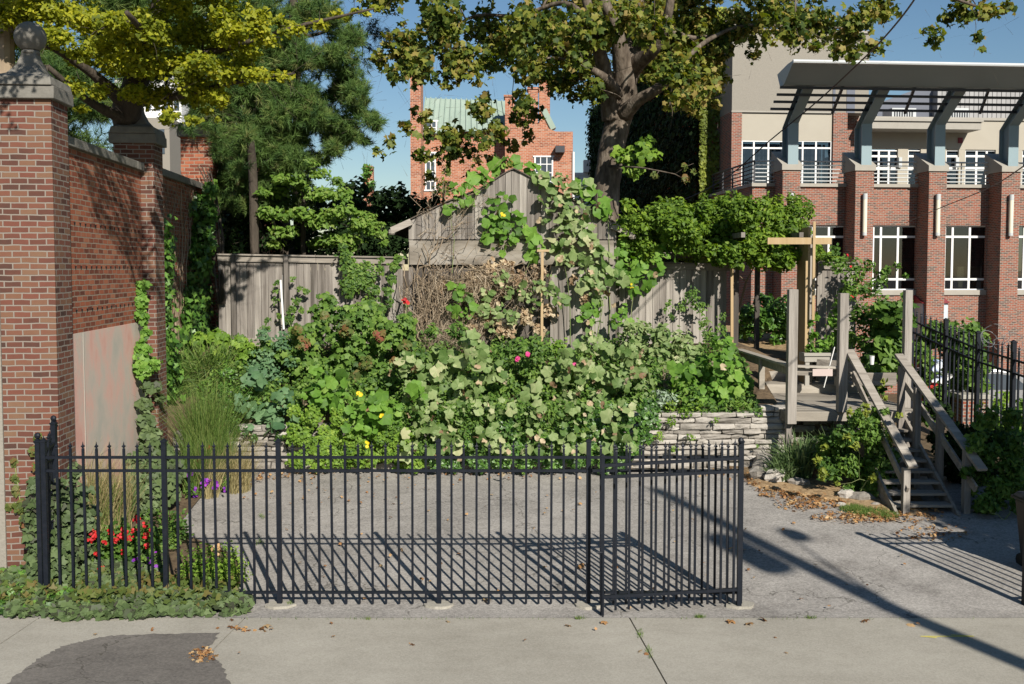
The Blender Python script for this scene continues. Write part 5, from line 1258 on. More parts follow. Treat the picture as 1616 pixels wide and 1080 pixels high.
# ---- pines
def pine(name, label, base, trunk, blobs, m='needle_pine', nl=.16, tufts=3.2, per=34, group=None, tree='pine_tree', wid=.5, up=.35):
    root = empty(tree, gpos(*base), label, 'tree', group)
    mb = MB(); nodes = limb(mb, [(Vector((base[0], base[1], float(gz(*base)))), trunk[0][1])] + [(Vector(p), r) for p, r in trunk], 8)
    allp = []; cs = []
    for b in blobs:
        c = P(b[0], b[1], b[3]); rm = b[2] / pxm(b[3]); cs.append(c)
        n = max(5, int(tufts * b[2] * b[2] / 100)); p, d = ball_pts(c, (rm, rm, rm * .7), n, .25); allp.append((p, d))
    connect(mb, nodes, cs, .03, .2, 4, .35); mb.build('trunk', 'bark_dark', root, smooth=True)
    p = np.concatenate([a for a, b in allp]); d = np.concatenate([b for a, b in allp])
    T = len(p); ax = d + np.array([0, 0, up]) + RNG.normal(size=d.shape) * .4; ax /= np.linalg.norm(ax, axis=1)[:, None]
    axr = np.repeat(ax, per, 0); q = np.repeat(p, per, 0)
    dirn = axr * 1.0 + RNG.normal(size=axr.shape) * .62; dirn /= np.linalg.norm(dirn, axis=1)[:, None]
    tl = np.repeat(np.clip(.45 + RNG.normal(size=T) * .25, 0, 1), per)
    leaf_obj('needles', q - axr * RNG.random((T * per, 1)) * nl * .8, RNG.normal(size=q.shape), nl * (1 + RNG.uniform(-.3, .2, T * per)), 'needle', m, root, tl, axis=dirn, wid=1.6 if wid is None else wid * 4)
    return root
PB = []
for a, b, r_ in [(420, 30, 40), (470, 20, 40), (520, 40, 36), (430, 90, 42), (480, 80, 42), (530, 90, 36), (560, 60, 26), (385, 150, 42), (430, 145, 42), (480, 145, 42), (530, 140, 36), (555, 120, 26), (565, 170, 26), (390, 200, 42), (440, 200, 45), (490, 200, 42), (540, 195, 34), (575, 185, 22), (590, 200, 16), (400, 250, 36), (445, 250, 36), (490, 245, 30), (530, 225, 26), (360, 220, 30), (350, 180, 30), (370, 290, 26), (410, 295, 26), (345, 250, 22), (570, 220, 16), (420, 230, 36), (460, 220, 36), (500, 170, 36), (455, 110, 40), (410, 100, 40), (440, 60, 40), (500, 20, 36), (540, 70, 34), (590, 190, 14), (560, 145, 30), (430, 280, 30), (470, 260, 34), (520, 245, 26), (550, 215, 26), (400, 330, 22), (330, 270, 24)]:
    for _ in range(3): PB.append((a + random.uniform(-.35, .35) * r_, b + random.uniform(-.35, .35) * r_, r_ * random.uniform(.6, 1.), 22.2 + random.uniform(-1.3, 1.2)))
tp = P(440, 300, 21)
pine('pine', 'long needled green pine in front of the sky left of the brick house', (tp.x, 23), [(P(440, 300, 23), .17), (P(450, 200, 22.9), .15), (P(460, 80, 22.8), .1), (P(465, -60, 22.5), .08)], PB + [(x_, y_, 24, 21.8) for x_ in range(345, 480, 26) for y_ in (250, 285, 320)], tufts=6.5, per=36, wid=.6)
PB = [(random.uniform(555, 625), random.uniform(30, 110), 20, 25.) for _ in range(9)]
pine('pine', 'thin drooping conifer boughs against the sky between pine and sycamore', (P(470, 300, 26).x, 26), [(P(470, 300, 26), .12), (P(475, 60, 26), .08), (P(540, -50, 26), .05)], PB, m='leaf_conifer_dark', tufts=2.0, per=16, nl=.2, up=-.6, tree='hemlock_tree')
PB = [(random.uniform(-40, 430), random.uniform(-60, 235), random.uniform(36, 55), 22.5 + random.uniform(-1.5, 3)) for _ in range(95)]
PB = [b for b in PB if not (170 < b[0] < 300 and b[1] > 125)]
pine('pine', 'dark pine filling the top left behind the ginkgo', (P(330, 300, 24).x, 24), [(P(330, 300, 24), .25), (P(310, 150, 24), .22), (P(290, 0, 24), .15), (P(280, -80, 24), .1)], PB, m='needle_pine', tufts=4.5, per=26, nl=.22)
PB = [(a, b, r_, 19.2 + random.uniform(-.5, .8)) for a, b, r_ in ((345, 215, 20), (365, 235, 22), (375, 265, 20), (350, 240, 16), (390, 215, 24), (330, 200, 14), (300, 205, 14), (385, 185, 20))]
pine('pine', 'low pine bough with bright tufts hanging over the third brick pier', (P(400, 300, 20.9).x, 20.9), [(P(400, 300, 20.9), .1), (P(395, 220, 20.5), .08)], PB, tufts=6, per=34, nl=.16)

def tree(name, label, base, trunk, blobs, tpl, size, dens, m, bark='bark_dark', cat='tree', group=None, twigs=2, **kw):
    root = empty(name, gpos(*base), label, cat, group); mb = MB()
    nodes = limb(mb, [(gpos(*base), trunk[0][1])] + [(Vector(p), r) for p, r in trunk], 7)
    connect(mb, nodes, [P(b[0], b[1], b[3]) for b in blobs], .02, .25, twigs, .2); mb.build('trunk', bark, root, smooth=True)
    foliage(root, blobs, tpl, size, dens, m, 'crown', **kw); return root
def jit(lst, Y, dy=.6, rep=2, s=(.6, .95)):
    return [(a + random.uniform(-.35, .35) * r_, b + random.uniform(-.3, .3) * r_, r_ * random.uniform(*s), Y + random.uniform(-dy, dy)) for a, b, r_ in lst for _ in range(rep)]
tree('dogwood_tree', 'layered light green small tree behind the left wooden fence', (P(480, 400, 21.6).x, 21.6), [(P(478, 350, 21.6), .06), (P(480, 280, 21.5), .04)],
     jit([(470, 290, 30), (430, 310, 26), (500, 275, 22), (515, 305, 28), (470, 335, 32), (535, 330, 30), (560, 355, 28), (510, 350, 30), (590, 372, 20), (550, 380, 26), (450, 365, 28), (500, 385, 24), (605, 385, 10), (440, 285, 20), (525, 285, 18), (480, 260, 22), (450, 265, 18), (500, 305, 26), (545, 310, 24), (575, 335, 22), (520, 375, 24), (585, 355, 20), (420, 340, 24), (410, 300, 18), (560, 385, 22), (440, 385, 20)], 21.3), 'oval', .12, 52, 'leaf_dogwood', flat=.45, up=(.2, -.5, .8), rnd=.45)
tree('laurel_tree', 'dark glossy bush behind the fence, left of the dogwood', (P(420, 400, 22.2).x, 22.2), [(P(415, 380, 22.2), .05), (P(400, 330, 22.2), .03)],
     jit([(370, 340, 34), (400, 370, 34), (420, 330, 30), (350, 380, 30), (460, 385, 26), (550, 385, 40), (600, 390, 30), (620, 370, 26)], 22.6, .5), 'oval', .11, 34, 'leaf_ivy_dark', shell=.3)
tree('yew_hedge', 'very dark evergreen hedge mass behind the left fence and far brick wall', (P(330, 400, 26).x, 26), [(P(400, 380, 26), .08), (P(400, 300, 26), .04)], jit([(350, 260, 34), (400, 280, 36), (440, 300, 36), (480, 320, 34), (380, 320, 40), (430, 340, 40), (350, 360, 40), (520, 345, 34), (470, 375, 40), (400, 390, 40), (540, 375, 34), (580, 385, 30), (490, 350, 30), (500, 395, 30), (610, 400, 30), (630, 385, 26), (560, 400, 30), (450, 395, 30), (520, 395, 30)], 26, .6), 'oval', .16, 26, 'leaf_ivy_dark', cat='hedge', shell=.4)
bb = jit([(560, 305, 24), (590, 315, 26), (620, 310, 26), (650, 320, 26), (685, 325, 24), (600, 345, 36), (650, 350, 36), (700, 345, 34), (560, 350, 36), (740, 330, 20), (600, 375, 30), (640, 380, 30), (540, 330, 30), (670, 370, 30)], 32, 1.2)
tree('dark_hedge', 'dark leafy hedge between pine and brick house', (P(620, 400, 33).x, 33), [(P(620, 370, 33), .08), (P(620, 330, 33), .04)], bb, 'oval', .22, 30, 'leaf_ivy_dark', cat='hedge', shell=.4)
tree('young_birch', 'yellow green treetop in front of the brick house left chimney', (P(703, 400, 34).x, 34), [(P(700, 340, 34), .05), (P(700, 300, 34), .03)], jit([(700, 290, 13), (690, 302, 12), (708, 305, 12)], 34, .3), 'oval', .14, 26, 'leaf_shrub_light')
tree('dark_bush', 'dark bush between the brick house and the sycamore trunk', (P(918, 400, 30).x, 30), [(P(918, 350, 30), .05), (P(918, 310, 30), .03)], jit([(915, 300, 14), (925, 320, 16), (905, 320, 14), (912, 285, 8)], 30, .3), 'oval', .12, 24, 'leaf_ivy_dark', shell=.4)
# ivy on the stack
c = STACK; foliage(STACK, [(580, 268, 9, 39.9), (577, 280, 8, 39.8), (586, 292, 7, 39.8), (575, 300, 8, 39.8)], 'ivy', .16, 60, 'leaf_ivy', 'ivy')
# right of picture: shade tree outside the frame
root = empty('maple_tree', (11.6, 8.4, 0), 'leafy maple standing outside the frame at right and shading the stairs', 'tree')
mb = MB(); nodes = limb(mb, [(Vector((11.6, 8.4, -.1)), .22), (Vector((11.5, 8.4, 3)), .18), (Vector((11.3, 8.3, 6)), .12), (Vector((11.2, 8.2, 9)), .06)], 8)
ps = []; ns = []; tg = []
for _ in range(200):
    c = Vector((random.uniform(9.2, 12.8), random.uniform(5.5, 11.0), random.uniform(4.2, 8.6)))
    if c.z + .55 > 1.3 + (16.2 - c.y) / 1.45 or c.x < 8.3 + (9.5 - c.y) * .3: continue
    if c.x - .8 < 8.45 + (9.5 - c.y) * .43: continue
    tg.append(c); p, d = ball_pts(c, (.95, .95, .7), 420, .1); ps.append(p); ns.append(d * .3 + RNG.normal(size=p.shape) * .7 + np.array([0, 0, .6]))
for _ in range(190):
    c = Vector((random.uniform(8.0, 11.3), random.uniform(7.6, 11.2), random.uniform(2.6, 5.2)))
    if c.z + .45 > 1.3 + (16.2 - c.y) / 1.45: continue
    if c.x - .6 < 8.4 + (9.5 - c.y) * .43: continue
    tg.append(c); p, d = ball_pts(c, (.7, .7, .6), 160, .1); ps.append(p); ns.append(d * .3 + RNG.normal(size=p.shape) * .7 + np.array([0, 0, .6]))
connect(mb, nodes, tg, .03); mb.build('trunk', 'bark_dark', root, smooth=True)
p = np.concatenate(ps); leaf_obj('crown', p, np.concatenate(ns), .2, 'maple', 'leaf_shrub', root)

# ================================================================== IVY ON THE BUILDING
MBF = MB(BF); f = MBF.T
iv = empty('wall_ivy', f((s0[0] - .05, VS + .5, -1)), 'dense dark ivy covering the shaded side wall of the brick building', 'ivy')
n = 42000
vv = VS + .2 + RNG.random(n) * 31; zz = -1 + RNG.random(n) * 16.9; uu = s0[0] - .06 - np.abs(RNG.normal(size=n)) * .18
p = np.array([f((a, b, c)) for a, b, c in zip(uu, vv, zz)])
leaf_obj('leaves', p, np.array([-1, -.15, .35]) + RNG.normal(size=p.shape) * .4, .26 * (1 + RNG.uniform(-.3, .3, n)), 'ivy', 'leaf_ivy_dark', iv)
n = 4200
zz = -1 + RNG.random(n) * 16.5; w_ = .45 + .35 * np.sin(zz * 2.1) + .25 * np.sin(zz * 5.3); uu = s0[0] - .15 + RNG.random(n) ** 1.8 * np.clip(w_ + .55, .25, 1.4) * 1.15
p = np.array([f((a, VS - .04 - random.random() * .12, c)) for a, c in zip(uu, zz)])
leaf_obj('front_leaves', p, np.array([.2, -1, .35]) + RNG.normal(size=p.shape) * .35, .19 * (1 + RNG.uniform(-.4, .3, n)), 'ivy', 'leaf_ivy_yellow', iv, RNG.random(n) * np.clip(.5 + .5 * np.sin(zz * 1.7), .1, 1))

# ================================================================== LEFT WALL CREEPERS
WF = MB(LW); wf = WF.T
def wall_patch(root, name, specs, tpl, size, m, thick=.12, nrm=(1, -.3, .25)):
    """specs: (y_local, z, ry, rz, n[, x])"""
    ps = []
    for s_ in specs:
        yl, z, ry, rz, n = s_[:5]; x0 = s_[5] if len(s_) > 5 else -.22
        a = RNG.random(n) * 2 * np.pi; k = np.sqrt(RNG.random(n))
        yy = yl + ry * k * np.cos(a); zz = z + rz * k * np.sin(a); xx = x0 + .02 + np.abs(RNG.normal(size=n)) * thick
        ps.append(np.array([wf((x, y, z_)) for x, y, z_ in zip(xx, yy, zz)]))
    p = np.concatenate(ps); leaf_obj(name, p, np.array(nrm) + RNG.normal(size=p.shape) * .4, size * (1 + RNG.uniform(-.35, .3, len(p))), tpl, m, root); return p
# ivy strand on second pier
r = empty('ivy_strand', wf((-.05, 4.5, .3)), 'narrow strand of bright ivy climbing the second brick pier', 'ivy')
mb = MB()
def strand(pts, Y=None): return [P(a, b, y) for a, b, y in pts]
cl = [(224, 450, 16.5, 12), (221, 475, 16.5, 15), (224, 500, 16.4, 12), (230, 525, 16.4, 9), (222, 555, 16.3, 17), (225, 580, 16.2, 18), (240, 575, 16.5, 14), (215, 570, 16.2, 10), (232, 610, 16.3, 10), (228, 640, 16.2, 12), (232, 665, 16.2, 15), (236, 690, 16.1, 18), (240, 715, 16.0, 22), (232, 735, 15.8, 24), (250, 740, 16, 16), (252, 700, 16.4, 10), (225, 760, 15.6, 20), (248, 610, 16.6, 8), (254, 630, 16.8, 7)]
foliage(r, [(a, b, s_, y) for a, b, y, s_ in cl[:8]], 'ivy', .10, 48, 'leaf_squash_bright', 'upper_leaves', shell=.3, up=(.6, -.6, .5), rnd=.4)
foliage(r, [(a, b, s_, y) for a, b, y, s_ in cl[7:]], 'ivy', .12, 34, 'leaf_groundcover', 'lower_leaves', shell=.3, up=(.4, -.6, .5), rnd=.4)
mb.tube(strand([(245, 760, 16.3), (236, 680, 16.4), (228, 600, 16.5), (232, 540, 16.6), (222, 450, 16.7)]), [.02, .018, .014, .01, .006], 5); mb.build('stem', 'bark_dark', r)
# vines on wall section two
r = empty('virginia_creeper', wf((-.1, 7, .3)), 'creeper with bare stems and green leaf columns on the wall between second and third piers', 'creeper')
mb = MB()
for _ in range(75):
    y = random.uniform(5.2, 9.0); z = random.uniform(.5, 2.5); z1 = min(5.5, z + random.uniform(1.5, 4)); pts = []
    for i in range(9): pts.append(wf((-.20 + .02 * random.random(), y + .25 * math.sin(i * .9 + y) * .4 + (i * random.uniform(-.02, .05)), z + (z1 - z) * i / 8)))
    mb.tube(pts, [random.uniform(.006, .02) * (1 - i * .08) for i in range(9)], 4, random.random() * .7, cap=False)
for _ in range(260):
    y = random.uniform(5.2, 9.0); z = random.uniform(1, 5.4); a = random.uniform(-.4, .4); mb.tube([wf((-.205, y, z)), wf((-.19, y + a * .5, z + .2)), wf((-.2, y + a, z + random.uniform(.2, .6)))], .005, 3, random.random() * .8, cap=False)
mb.build('stems', 'twig', r)
wall_patch(r, 'leaves', [(5.35, 3.3, .2, 1.3, 650), (5.5, 2.3, .25, .8, 420), (5.4, 4.4, .12, .5, 160), (7.4, 2.6, .6, 1.0, 700), (8.0, 3.6, .5, 1.0, 600), (8.5, 4.6, .5, .7, 420), (8.8, 2.6, .35, 1.4, 500), (7.0, 1.6, .9, .6, 500), (6.0, 1.6, .4, .7, 260)], 'ivy', .13, 'leaf_ivy', .14)
r2_ = empty('virginia_creeper', wf((-.1, 11, .3)), 'dark creeper hanging on the far brick wall behind the wooden fence', 'creeper')
wall_patch(r2_, 'leaves', [(10.6, 4.8, .5, 1.2, 420), (11.5, 5.6, .9, .5, 300), (12.5, 5, 1.2, 1, 300)], 'ivy', .14, 'leaf_ivy', .16)
mb = MB()
for _ in range(34):
    y = random.uniform(9.7, 14); pts = [wf((-.19, y + .3 * i * random.uniform(-.1, .25), 2.2 + i * .5)) for i in range(9)]; mb.tube(pts, .018, 4, random.random() * .6, cap=False)
mb.build('stems', 'twig', r2_)
r = empty('woody_vine', wf((-.0, 9.3, .3)), 'thick bare vine trunks leaning over the third brick pier', 'vine')
mb = MB()
for k in range(4):
    j = random.uniform(-4, 4)
    mb.tube([P(354 - k * 3, 480, 20.3), P(350 - k * 3 + j, 430, 20.4), P(352 - k * 5, 380, 20.6), P(344 - k * 4 + j, 330, 20.9), P(338 - k * 3, 295, 21.0), P(330 - k * 6, 262, 21.1)], [.03, .026, .028, .022, .018, .008], 6, random.random() * .6, .2)
mb.build('stems', 'bark_dark', r, smooth=True)
foliage(r, [(322, 315, 18, 20.6), (330, 340, 20, 20.5), (318, 365, 18, 20.4), (335, 300, 12, 20.8), (328, 390, 16, 20.3), (322, 420, 16, 20.2), (300, 330, 12, 20.2)], 'ivy', .12, 34, 'leaf_ivy', shell=.2, up=(.6, -.6, .4))
# ================================================================== PLANTS
# --- ground ivy at lower left
def carpet(name, label, polys, n, tpl, size, m, hz=.25, cat='ground cover', kind=None, base_h=None, lump=.15):
    """polys: list of (px,py,rx,ry) ellipses on the ground"""
    ps = []
    for (a, b, rx, ry, k) in polys:
        for _ in range(int(n * k)):
            t = random.random() * 2 * math.pi; q = math.sqrt(random.random()); g = G(a + rx * q * math.cos(t), b + ry * q * math.sin(t))
            ps.append((g.x, g.y, g.z + .02 + (hz * (.25 + .75 * random.random() ** .5)) * (1 - q * q * .7) * (1 + lump * math.sin(g.x * 5) * math.sin(g.y * 6))))
    p = np.array(ps)
    lo = p.min(0); root = None
    if kind: o = leaf_obj(name, p, np.array([.1, -.55, .8]) + RNG.normal(size=p.shape) * .35, size * (1 + RNG.uniform(-.35, .35, len(p))), tpl, m, None); o['kind'] = kind; return o
    root = empty(name, (p[:, 0].mean(), p[:, 1].mean(), lo[2]), label, cat)
    leaf_obj('foliage', p, np.array([.1, -.55, .8]) + RNG.normal(size=p.shape) * .35, size * (1 + RNG.uniform(-.35, .35, len(p))), tpl, m, root); return root
carpet('sweet_potato_vine', 'grey green trailing vine carpeting the pavement corner under the fence', [(60, 945, 90, 34, 1), (160, 950, 110, 34, 1.2), (260, 958, 90, 22, .8), (340, 965, 60, 12, .3), (120, 890, 80, 50, 1.3), (200, 905, 60, 40, .8), (90, 830, 45, 60, .8), (360, 958, 40, 8, .12), (20, 935, 50, 30, .6), (110, 972, 40, 14, .25), (210, 972, 34, 12, .22), (300, 965, 30, 14, .2), (30, 968, 30, 14, .2)], 900, 'ivy', .10, 'leaf_groundcover', .2, 'vine')
_g = [o for o in COL.objects if o.name.startswith('sweet_potato_vine')][0]
_q = []
for _ in range(1100):
    g = G(random.uniform(0, 380), random.uniform(925, 975)); 
    if g.y < 11.15 or (g.x > -3.6 and random.random() < .6): continue
    _q.append((g.x + random.gauss(0, .05), g.y, .10 + random.random() * .16))
_q = np.array(_q); leaf_obj('young_leaves', _q, np.array([.1, -.5, .8]) + RNG.normal(size=_q.shape) * .5, .085 * (1 + RNG.uniform(-.4, .4, len(_q))), 'ivy', 'leaf_autumn', _g, RNG.random(len(_q)) * .62)
carpet('ivy_ground_cover', 'darker green ivy runners at the foot of the nearest brick pier', [(40, 925, 70, 24, 1), (20, 960, 60, 18, 1), (110, 965, 60, 14, .5)], 420, 'ivy', .08, 'leaf_ivy', .22, 'ivy')
r = empty('ivy_climber', P(75, 900, 12.2), 'ivy and autumn tinted creeper climbing the front of the nearest brick pier', 'ivy')
foliage(r, [(72, 870, 34, 12.05), (92, 830, 40, 12.3), (62, 810, 26, 12.1), (80, 780, 26, 12.2), (105, 790, 34, 12.5), (90, 900, 40, 11.9), (60, 765, 16, 12.2), (112, 850, 34, 12.3), (108, 745, 22, 12.7), (130, 820, 28, 12.4), (50, 840, 16, 12.1)], 'ivy', .105, 20, 'leaf_groundcover', shell=.3, up=(.3, -.7, .5), rnd=.35)
foliage(r, [(54, 712, 7, 12.25), (57, 735, 7, 12.25), (50, 760, 7, 12.25), (60, 690, 5, 12.25), (22, 730, 5, 12.28), (22, 755, 6, 12.28), (24, 775, 7, 12.28), (30, 800, 9, 12.25), (40, 822, 10, 12.2), (14, 800, 5, 12.28)], 'ivy', .075, 60, 'leaf_autumn', 'young_leaves', shell=.1, up=(.1, -1, .2), rnd=.3)
mb = MB(); mb.tube([P(70, 900, 12.1), P(55, 800, 12.28), P(58, 690, 12.3)], .007, 4); mb.tube([P(70, 860, 12.1), P(35, 815, 12.28), P(22, 725, 12.3)], .006, 4); mb.build('stems', 'stem_green', r)
r = empty('ivy_climber', P(240, 780, 15.6), 'mass of grey green ivy at the foot of the second pier behind the fence', 'ivy')
foliage(r, [(235, 760, 30, 15.2), (255, 735, 28, 15.8), (230, 790, 30, 14.6), (262, 770, 26, 14.9), (215, 735, 20, 15.6), (275, 745, 20, 15.6)], 'ivy', .11, 24, 'leaf_groundcover', shell=.3, up=(.3, -.7, .5), rnd=.35)
# --- grasses
def grass(name, label, clumps, blade, n, m, seed_m=None, cat='grass', droop=.5, wid=1., lean=0, group=None, spread=.5):
    c0 = clumps[0]; g0 = c0[0]
    root = empty(name, g0, label, cat, group)
    ps = []; ax = []; 
    for (c, rad, hgt, k) in clumps:
        for _ in range(int(n * k)):
            a = random.random() * 2 * math.pi; q = math.sqrt(random.random()) * rad; th = random.random() * 2 * math.pi; sp = random.random() * spread
            p0 = Vector((c.x + q * math.cos(a), c.y + q * math.sin(a), c.z)); h_ = hgt * random.uniform(.5, 1.05)
            ps.append((p0, Vector((math.cos(th) * sp + lean, math.sin(th) * sp, 1)), h_))
    # each blade = 5 segment strip
    V = []; Fc = []; T = []
    for p0, d, h_ in ps:
        b = len(V); w = wid * .006 * random.uniform(.7, 1.3); side = Vector((random.uniform(-1, 1), random.uniform(-1, 1), 0)).normalized(); t0_ = random.random()
        hd = Vector((d.x, d.y, 0)); S = 5
        for i in range(S + 1):
            t = i / S; q = p0 + hd * h_ * (t * .5 + droop * t * t) + Vector((0, 0, h_ * (t - droop * .55 * t * t * (.4 + hd.length))))
            ww = w * (1 - t ** 2 * .9); V += [q - side * ww, q + side * ww]
        for i in range(S): Fc.append((b + 2 * i, b + 2 * i + 1, b + 2 * i + 3, b + 2 * i + 2)); T.append(t0_)
    mb = MB(); mb.v = [tuple(v) for v in V]; mb.f = Fc; mb.t = T; mb.build('blades', m, root); return root
g1 = G(150, 850); g2 = G(185, 840); g3 = G(120, 840)
grass('fountain_grass', 'tall straw coloured ornamental grass behind the fence by the concrete wall', [(g1, .22, 1.5, 1), (g2, .2, 1.25, 1), (g3, .15, 1.6, .8)], None, 380, 'grass_straw', wid=.8)
grass('green_grass_tuft', 'green grass tuft standing among the straw grass by the fence', [(g1, .15, 1.15, 1), (g2, .16, .95, 1)], None, 260, 'grass_green', wid=.9)
a = P(315, 735, 15.9); a.z = float(gz(a.x, a.y)); b = Vector((a.x + .25, a.y + .3, a.z)); c = Vector((a.x - .1, a.y + .7, a.z + .1))
grass('papyrus_grass', 'tall feathery green grass fountain between the ivy pier and the garden bank', [(a, .26, 1.3, .8), (b, .2, 1.3, .8), (c, .28, 2.15, 1.4)], None, 900, 'grass_green', wid=.65, spread=.5, droop=.6)
b2 = Vector((a.x + .55, a.y + .2, a.z))
grass('straw_grass', 'dry straw grass leaning out beside the feathery green grass', [(b2, .2, 1.15, .8), (Vector((a.x + .2, a.y - .15, a.z)), .15, 1.0, .5)], None, 500, 'grass_straw', wid=.6, lean=.15)
c = P(330, 555, 18.3)
foliage_root = empty('feathery_shrub', P(330, 640, 18.0), 'fine feathery green bush at the top of the bank beside the left wall', 'bush')
pz_, _d = ball_pts(P(325, 590, 18.3), (.55, .4, .5), 1500, .2)
leaf_obj('foliage', pz_, RNG.normal(size=pz_.shape), .30, 'needle', 'grass_green', foliage_root, axis=_d + np.array([.1, -.2, .5]) + RNG.normal(size=pz_.shape) * .4, wid=1.3)
mb = MB(); mb.tube([P(330, 645, 18.1), P(326, 590, 18.3)], .02, 5); mb.build('stem', 'stem_green', foliage_root)

# --- left bed flowers
def flowers(root, name, pts, m, size, k=4, tpl='petal'):
    ps = []
    for p in pts:
        for _ in range(k): ps.append(Vector(p) + Vector([random.gauss(0, size * .35) for _ in range(3)]))
    p = np.array([tuple(q) for q in ps])
    for i in range(len(pts)): q = p[i * k:(i + 1) * k]; leaf_obj('flower' if name == 'flowers' else name, q, np.array([.1, -1, .5]) + RNG.normal(size=q.shape) * .4, size * random.uniform(.7, 1.1), tpl, m, root)
root, cs, p = plant('begonia', 'red flowering begonias with dark leaves behind the fence at lower left', 'flowers', [(165, 855, 28, 12.6), (195, 845, 26, 12.8), (225, 850, 26, 12.8), (205, 875, 26, 12.5), (160, 880, 22, 12.5)], 'heart', .07, 26, 'leaf_shrub', base=G(190, 890))
flowers(root, 'flowers', [P(a, b, 12.3) for a, b in ((142, 836), (152, 846), (145, 852), (172, 837), (166, 857), (193, 837), (188, 846), (197, 848), (206, 849), (215, 820), (229, 830), (230, 846), (232, 860), (195, 872), (152, 876), (158, 896), (165, 900), (150, 842), (175, 843), (200, 842), (183, 850), (210, 838), (236, 838))], 'petal_red', .048, 5)
root, cs, p = plant('pansies', 'purple pansies and dark foliage beside the begonias', 'flowers', [(238, 880, 18, 12.5), (225, 890, 16, 12.4), (248, 900, 16, 12.4)], 'oval', .05, 30, 'leaf_shrub', base=G(238, 905))
flowers(root, 'flowers', [P(a, b, 12.3) for a, b in ((214, 883), (236, 885), (245, 898), (243, 872), (250, 905))], 'petal_purple', .05, 3)
root, cs, p = plant('thyme_mound', 'rounded small leaved green shrub at the edge of the asphalt', 'shrub', [(310, 895, 30, 12.1), (340, 890, 36, 12.2), (370, 900, 28, 12.1), (325, 915, 26, 11.9), (355, 915, 26, 11.9), (295, 910, 18, 12)], 'oval', .045, 60, 'leaf_shrub_light', base=G(335, 925), shell=.5, up=(.1, -.2, 1))
flowers(root, 'flowers', [P(343, 866, 12.1), P(346, 868, 12.1)], 'leaf_litter', .06, 6)
root, cs, p = plant('lavender_shrub', 'low mixed green shrub behind the begonias near the second fence post', 'shrub', [(250, 830, 30, 13.4), (275, 825, 24, 13.6), (290, 838, 16, 13.5), (240, 860, 24, 13), (265, 850, 22, 13.2)], 'oval', .06, 34, 'leaf_shrub', base=G(260, 860))
root, cs, p = plant('petunias', 'purple petunias with coppery coleus at the left corner of the asphalt', 'flowers', [(310, 755, 18, 16.0), (330, 765, 16, 15.8), (350, 765, 12, 15.9), (300, 775, 12, 15.5)], 'oval', .06, 40, 'leaf_shrub', base=G(320, 775))
flowers(root, 'flowers', [P(a, b, 15.6) for a, b in ((306, 772), (318, 760), (322, 758), (326, 762), (318, 770), (340, 770), (344, 765), (309, 780), (298, 750), (330, 757), (356, 772))], 'petal_purple', .06, 3)
foliage(root, [(322, 735, 14, 16.0), (335, 740, 10, 16.0), (310, 742, 8, 16)], 'oval', .08, 40, 'leaf_coleus', 'coleus_leaves')
r = empty('red_rose', G(333, 745), 'single red rose above the petunias at the foot of the bank', 'flower')
flowers(r, 'bloom', [P(333, 705, 16.3), P(333, 709, 16.3)], 'petal_red', .07, 5); mb = MB(); mb.tube([G(333, 745), P(333, 707, 16.35)], .006, 4); mb.build('stem', 'stem_green', r)

# --- the bank: squash and shrubs
SQ = dict(shell=.45, up=(.15, -.75, .55), rnd=.38, out=.35, sv=.3)
plant('raspberry_bush', 'dark green bramble bush with reddish leaf tips in front of the left fence', 'bush', jit([(520, 500, 30), (480, 530, 32), (560, 510, 36), (600, 520, 30), (540, 545, 38), (590, 560, 36), (480, 565, 32), (630, 540, 26), (640, 510, 20), (550, 590, 34), (500, 595, 28), (450, 555, 22), (610, 590, 26), (420, 545, 12), (520, 475, 16)], 18.8, .35), 'maple', .125, 15, 'leaf_shrub', base=gpos(-3.3, 18.9), **SQ)
r, cs, p = plant('autumn_bramble', 'reddish brown tinged bramble shoots poking out of the dark bush', 'bush', jit([(468, 520, 12), (475, 545, 12), (545, 515, 14), (600, 530, 14), (580, 570, 12), (640, 545, 12), (560, 600, 12), (515, 500, 10), (620, 570, 12), (660, 560, 12)], 18.2, .2, 1), 'maple', .12, 20, 'leaf_autumn', base=gpos(-3.1, 18.5), **SQ)
plant('salvia_bush', 'blue green small leaved bush at the left end of the bank', 'bush', jit([(420, 560, 20), (440, 545, 18), (400, 585, 20), (430, 590, 20), (415, 530, 12), (460, 570, 16)], 18.6, .3), 'oval', .09, 32, 'leaf_squash_blue', base=gpos(-4.4, 18.6), **SQ)
plant('grape_vine', 'leafy green vine tumbling below the left fence beside the brick wall', 'vine', jit([(350, 535, 20), (375, 545, 20), (345, 560, 18), (385, 570, 18), (400, 555, 14), (360, 580, 16), (310, 540, 16)], 19, .3), 'maple', .14, 20, 'leaf_shrub_light', base=gpos(-5.4, 19), **SQ)
plant('squash_vine', 'blue green squash leaves spilling over the left end of the stone wall', 'squash plant', jit([(400, 600, 18), (415, 650, 22), (440, 660, 20), (385, 640, 16), (450, 630, 18), (465, 660, 14), (430, 680, 12), (395, 680, 10)], 17.3, .25), 'squash', .25, 7, 'leaf_squash_blue', base=gpos(-4.5, 17.9), **SQ)
r, cs, p = plant('squash_vine', 'bright green squash leaves with yellow flowers low on the bank', 'squash plant', jit([(500, 620, 20), (530, 620, 26), (560, 645, 30), (600, 640, 26), (590, 670, 26), (630, 660, 22), (545, 675, 22), (630, 735, 14), (620, 690, 18), (540, 700, 14), (500, 590, 12), (655, 620, 16)], 17.0, .25), 'squash', .26, 8, 'leaf_squash_bright', base=gpos(-2.7, 17.8), **SQ)
flowers(r, 'flowers', [P(568, 625, 16.6), P(604, 657, 16.6), P(578, 704, 16.6)], 'petal_yellow', .075, 3)
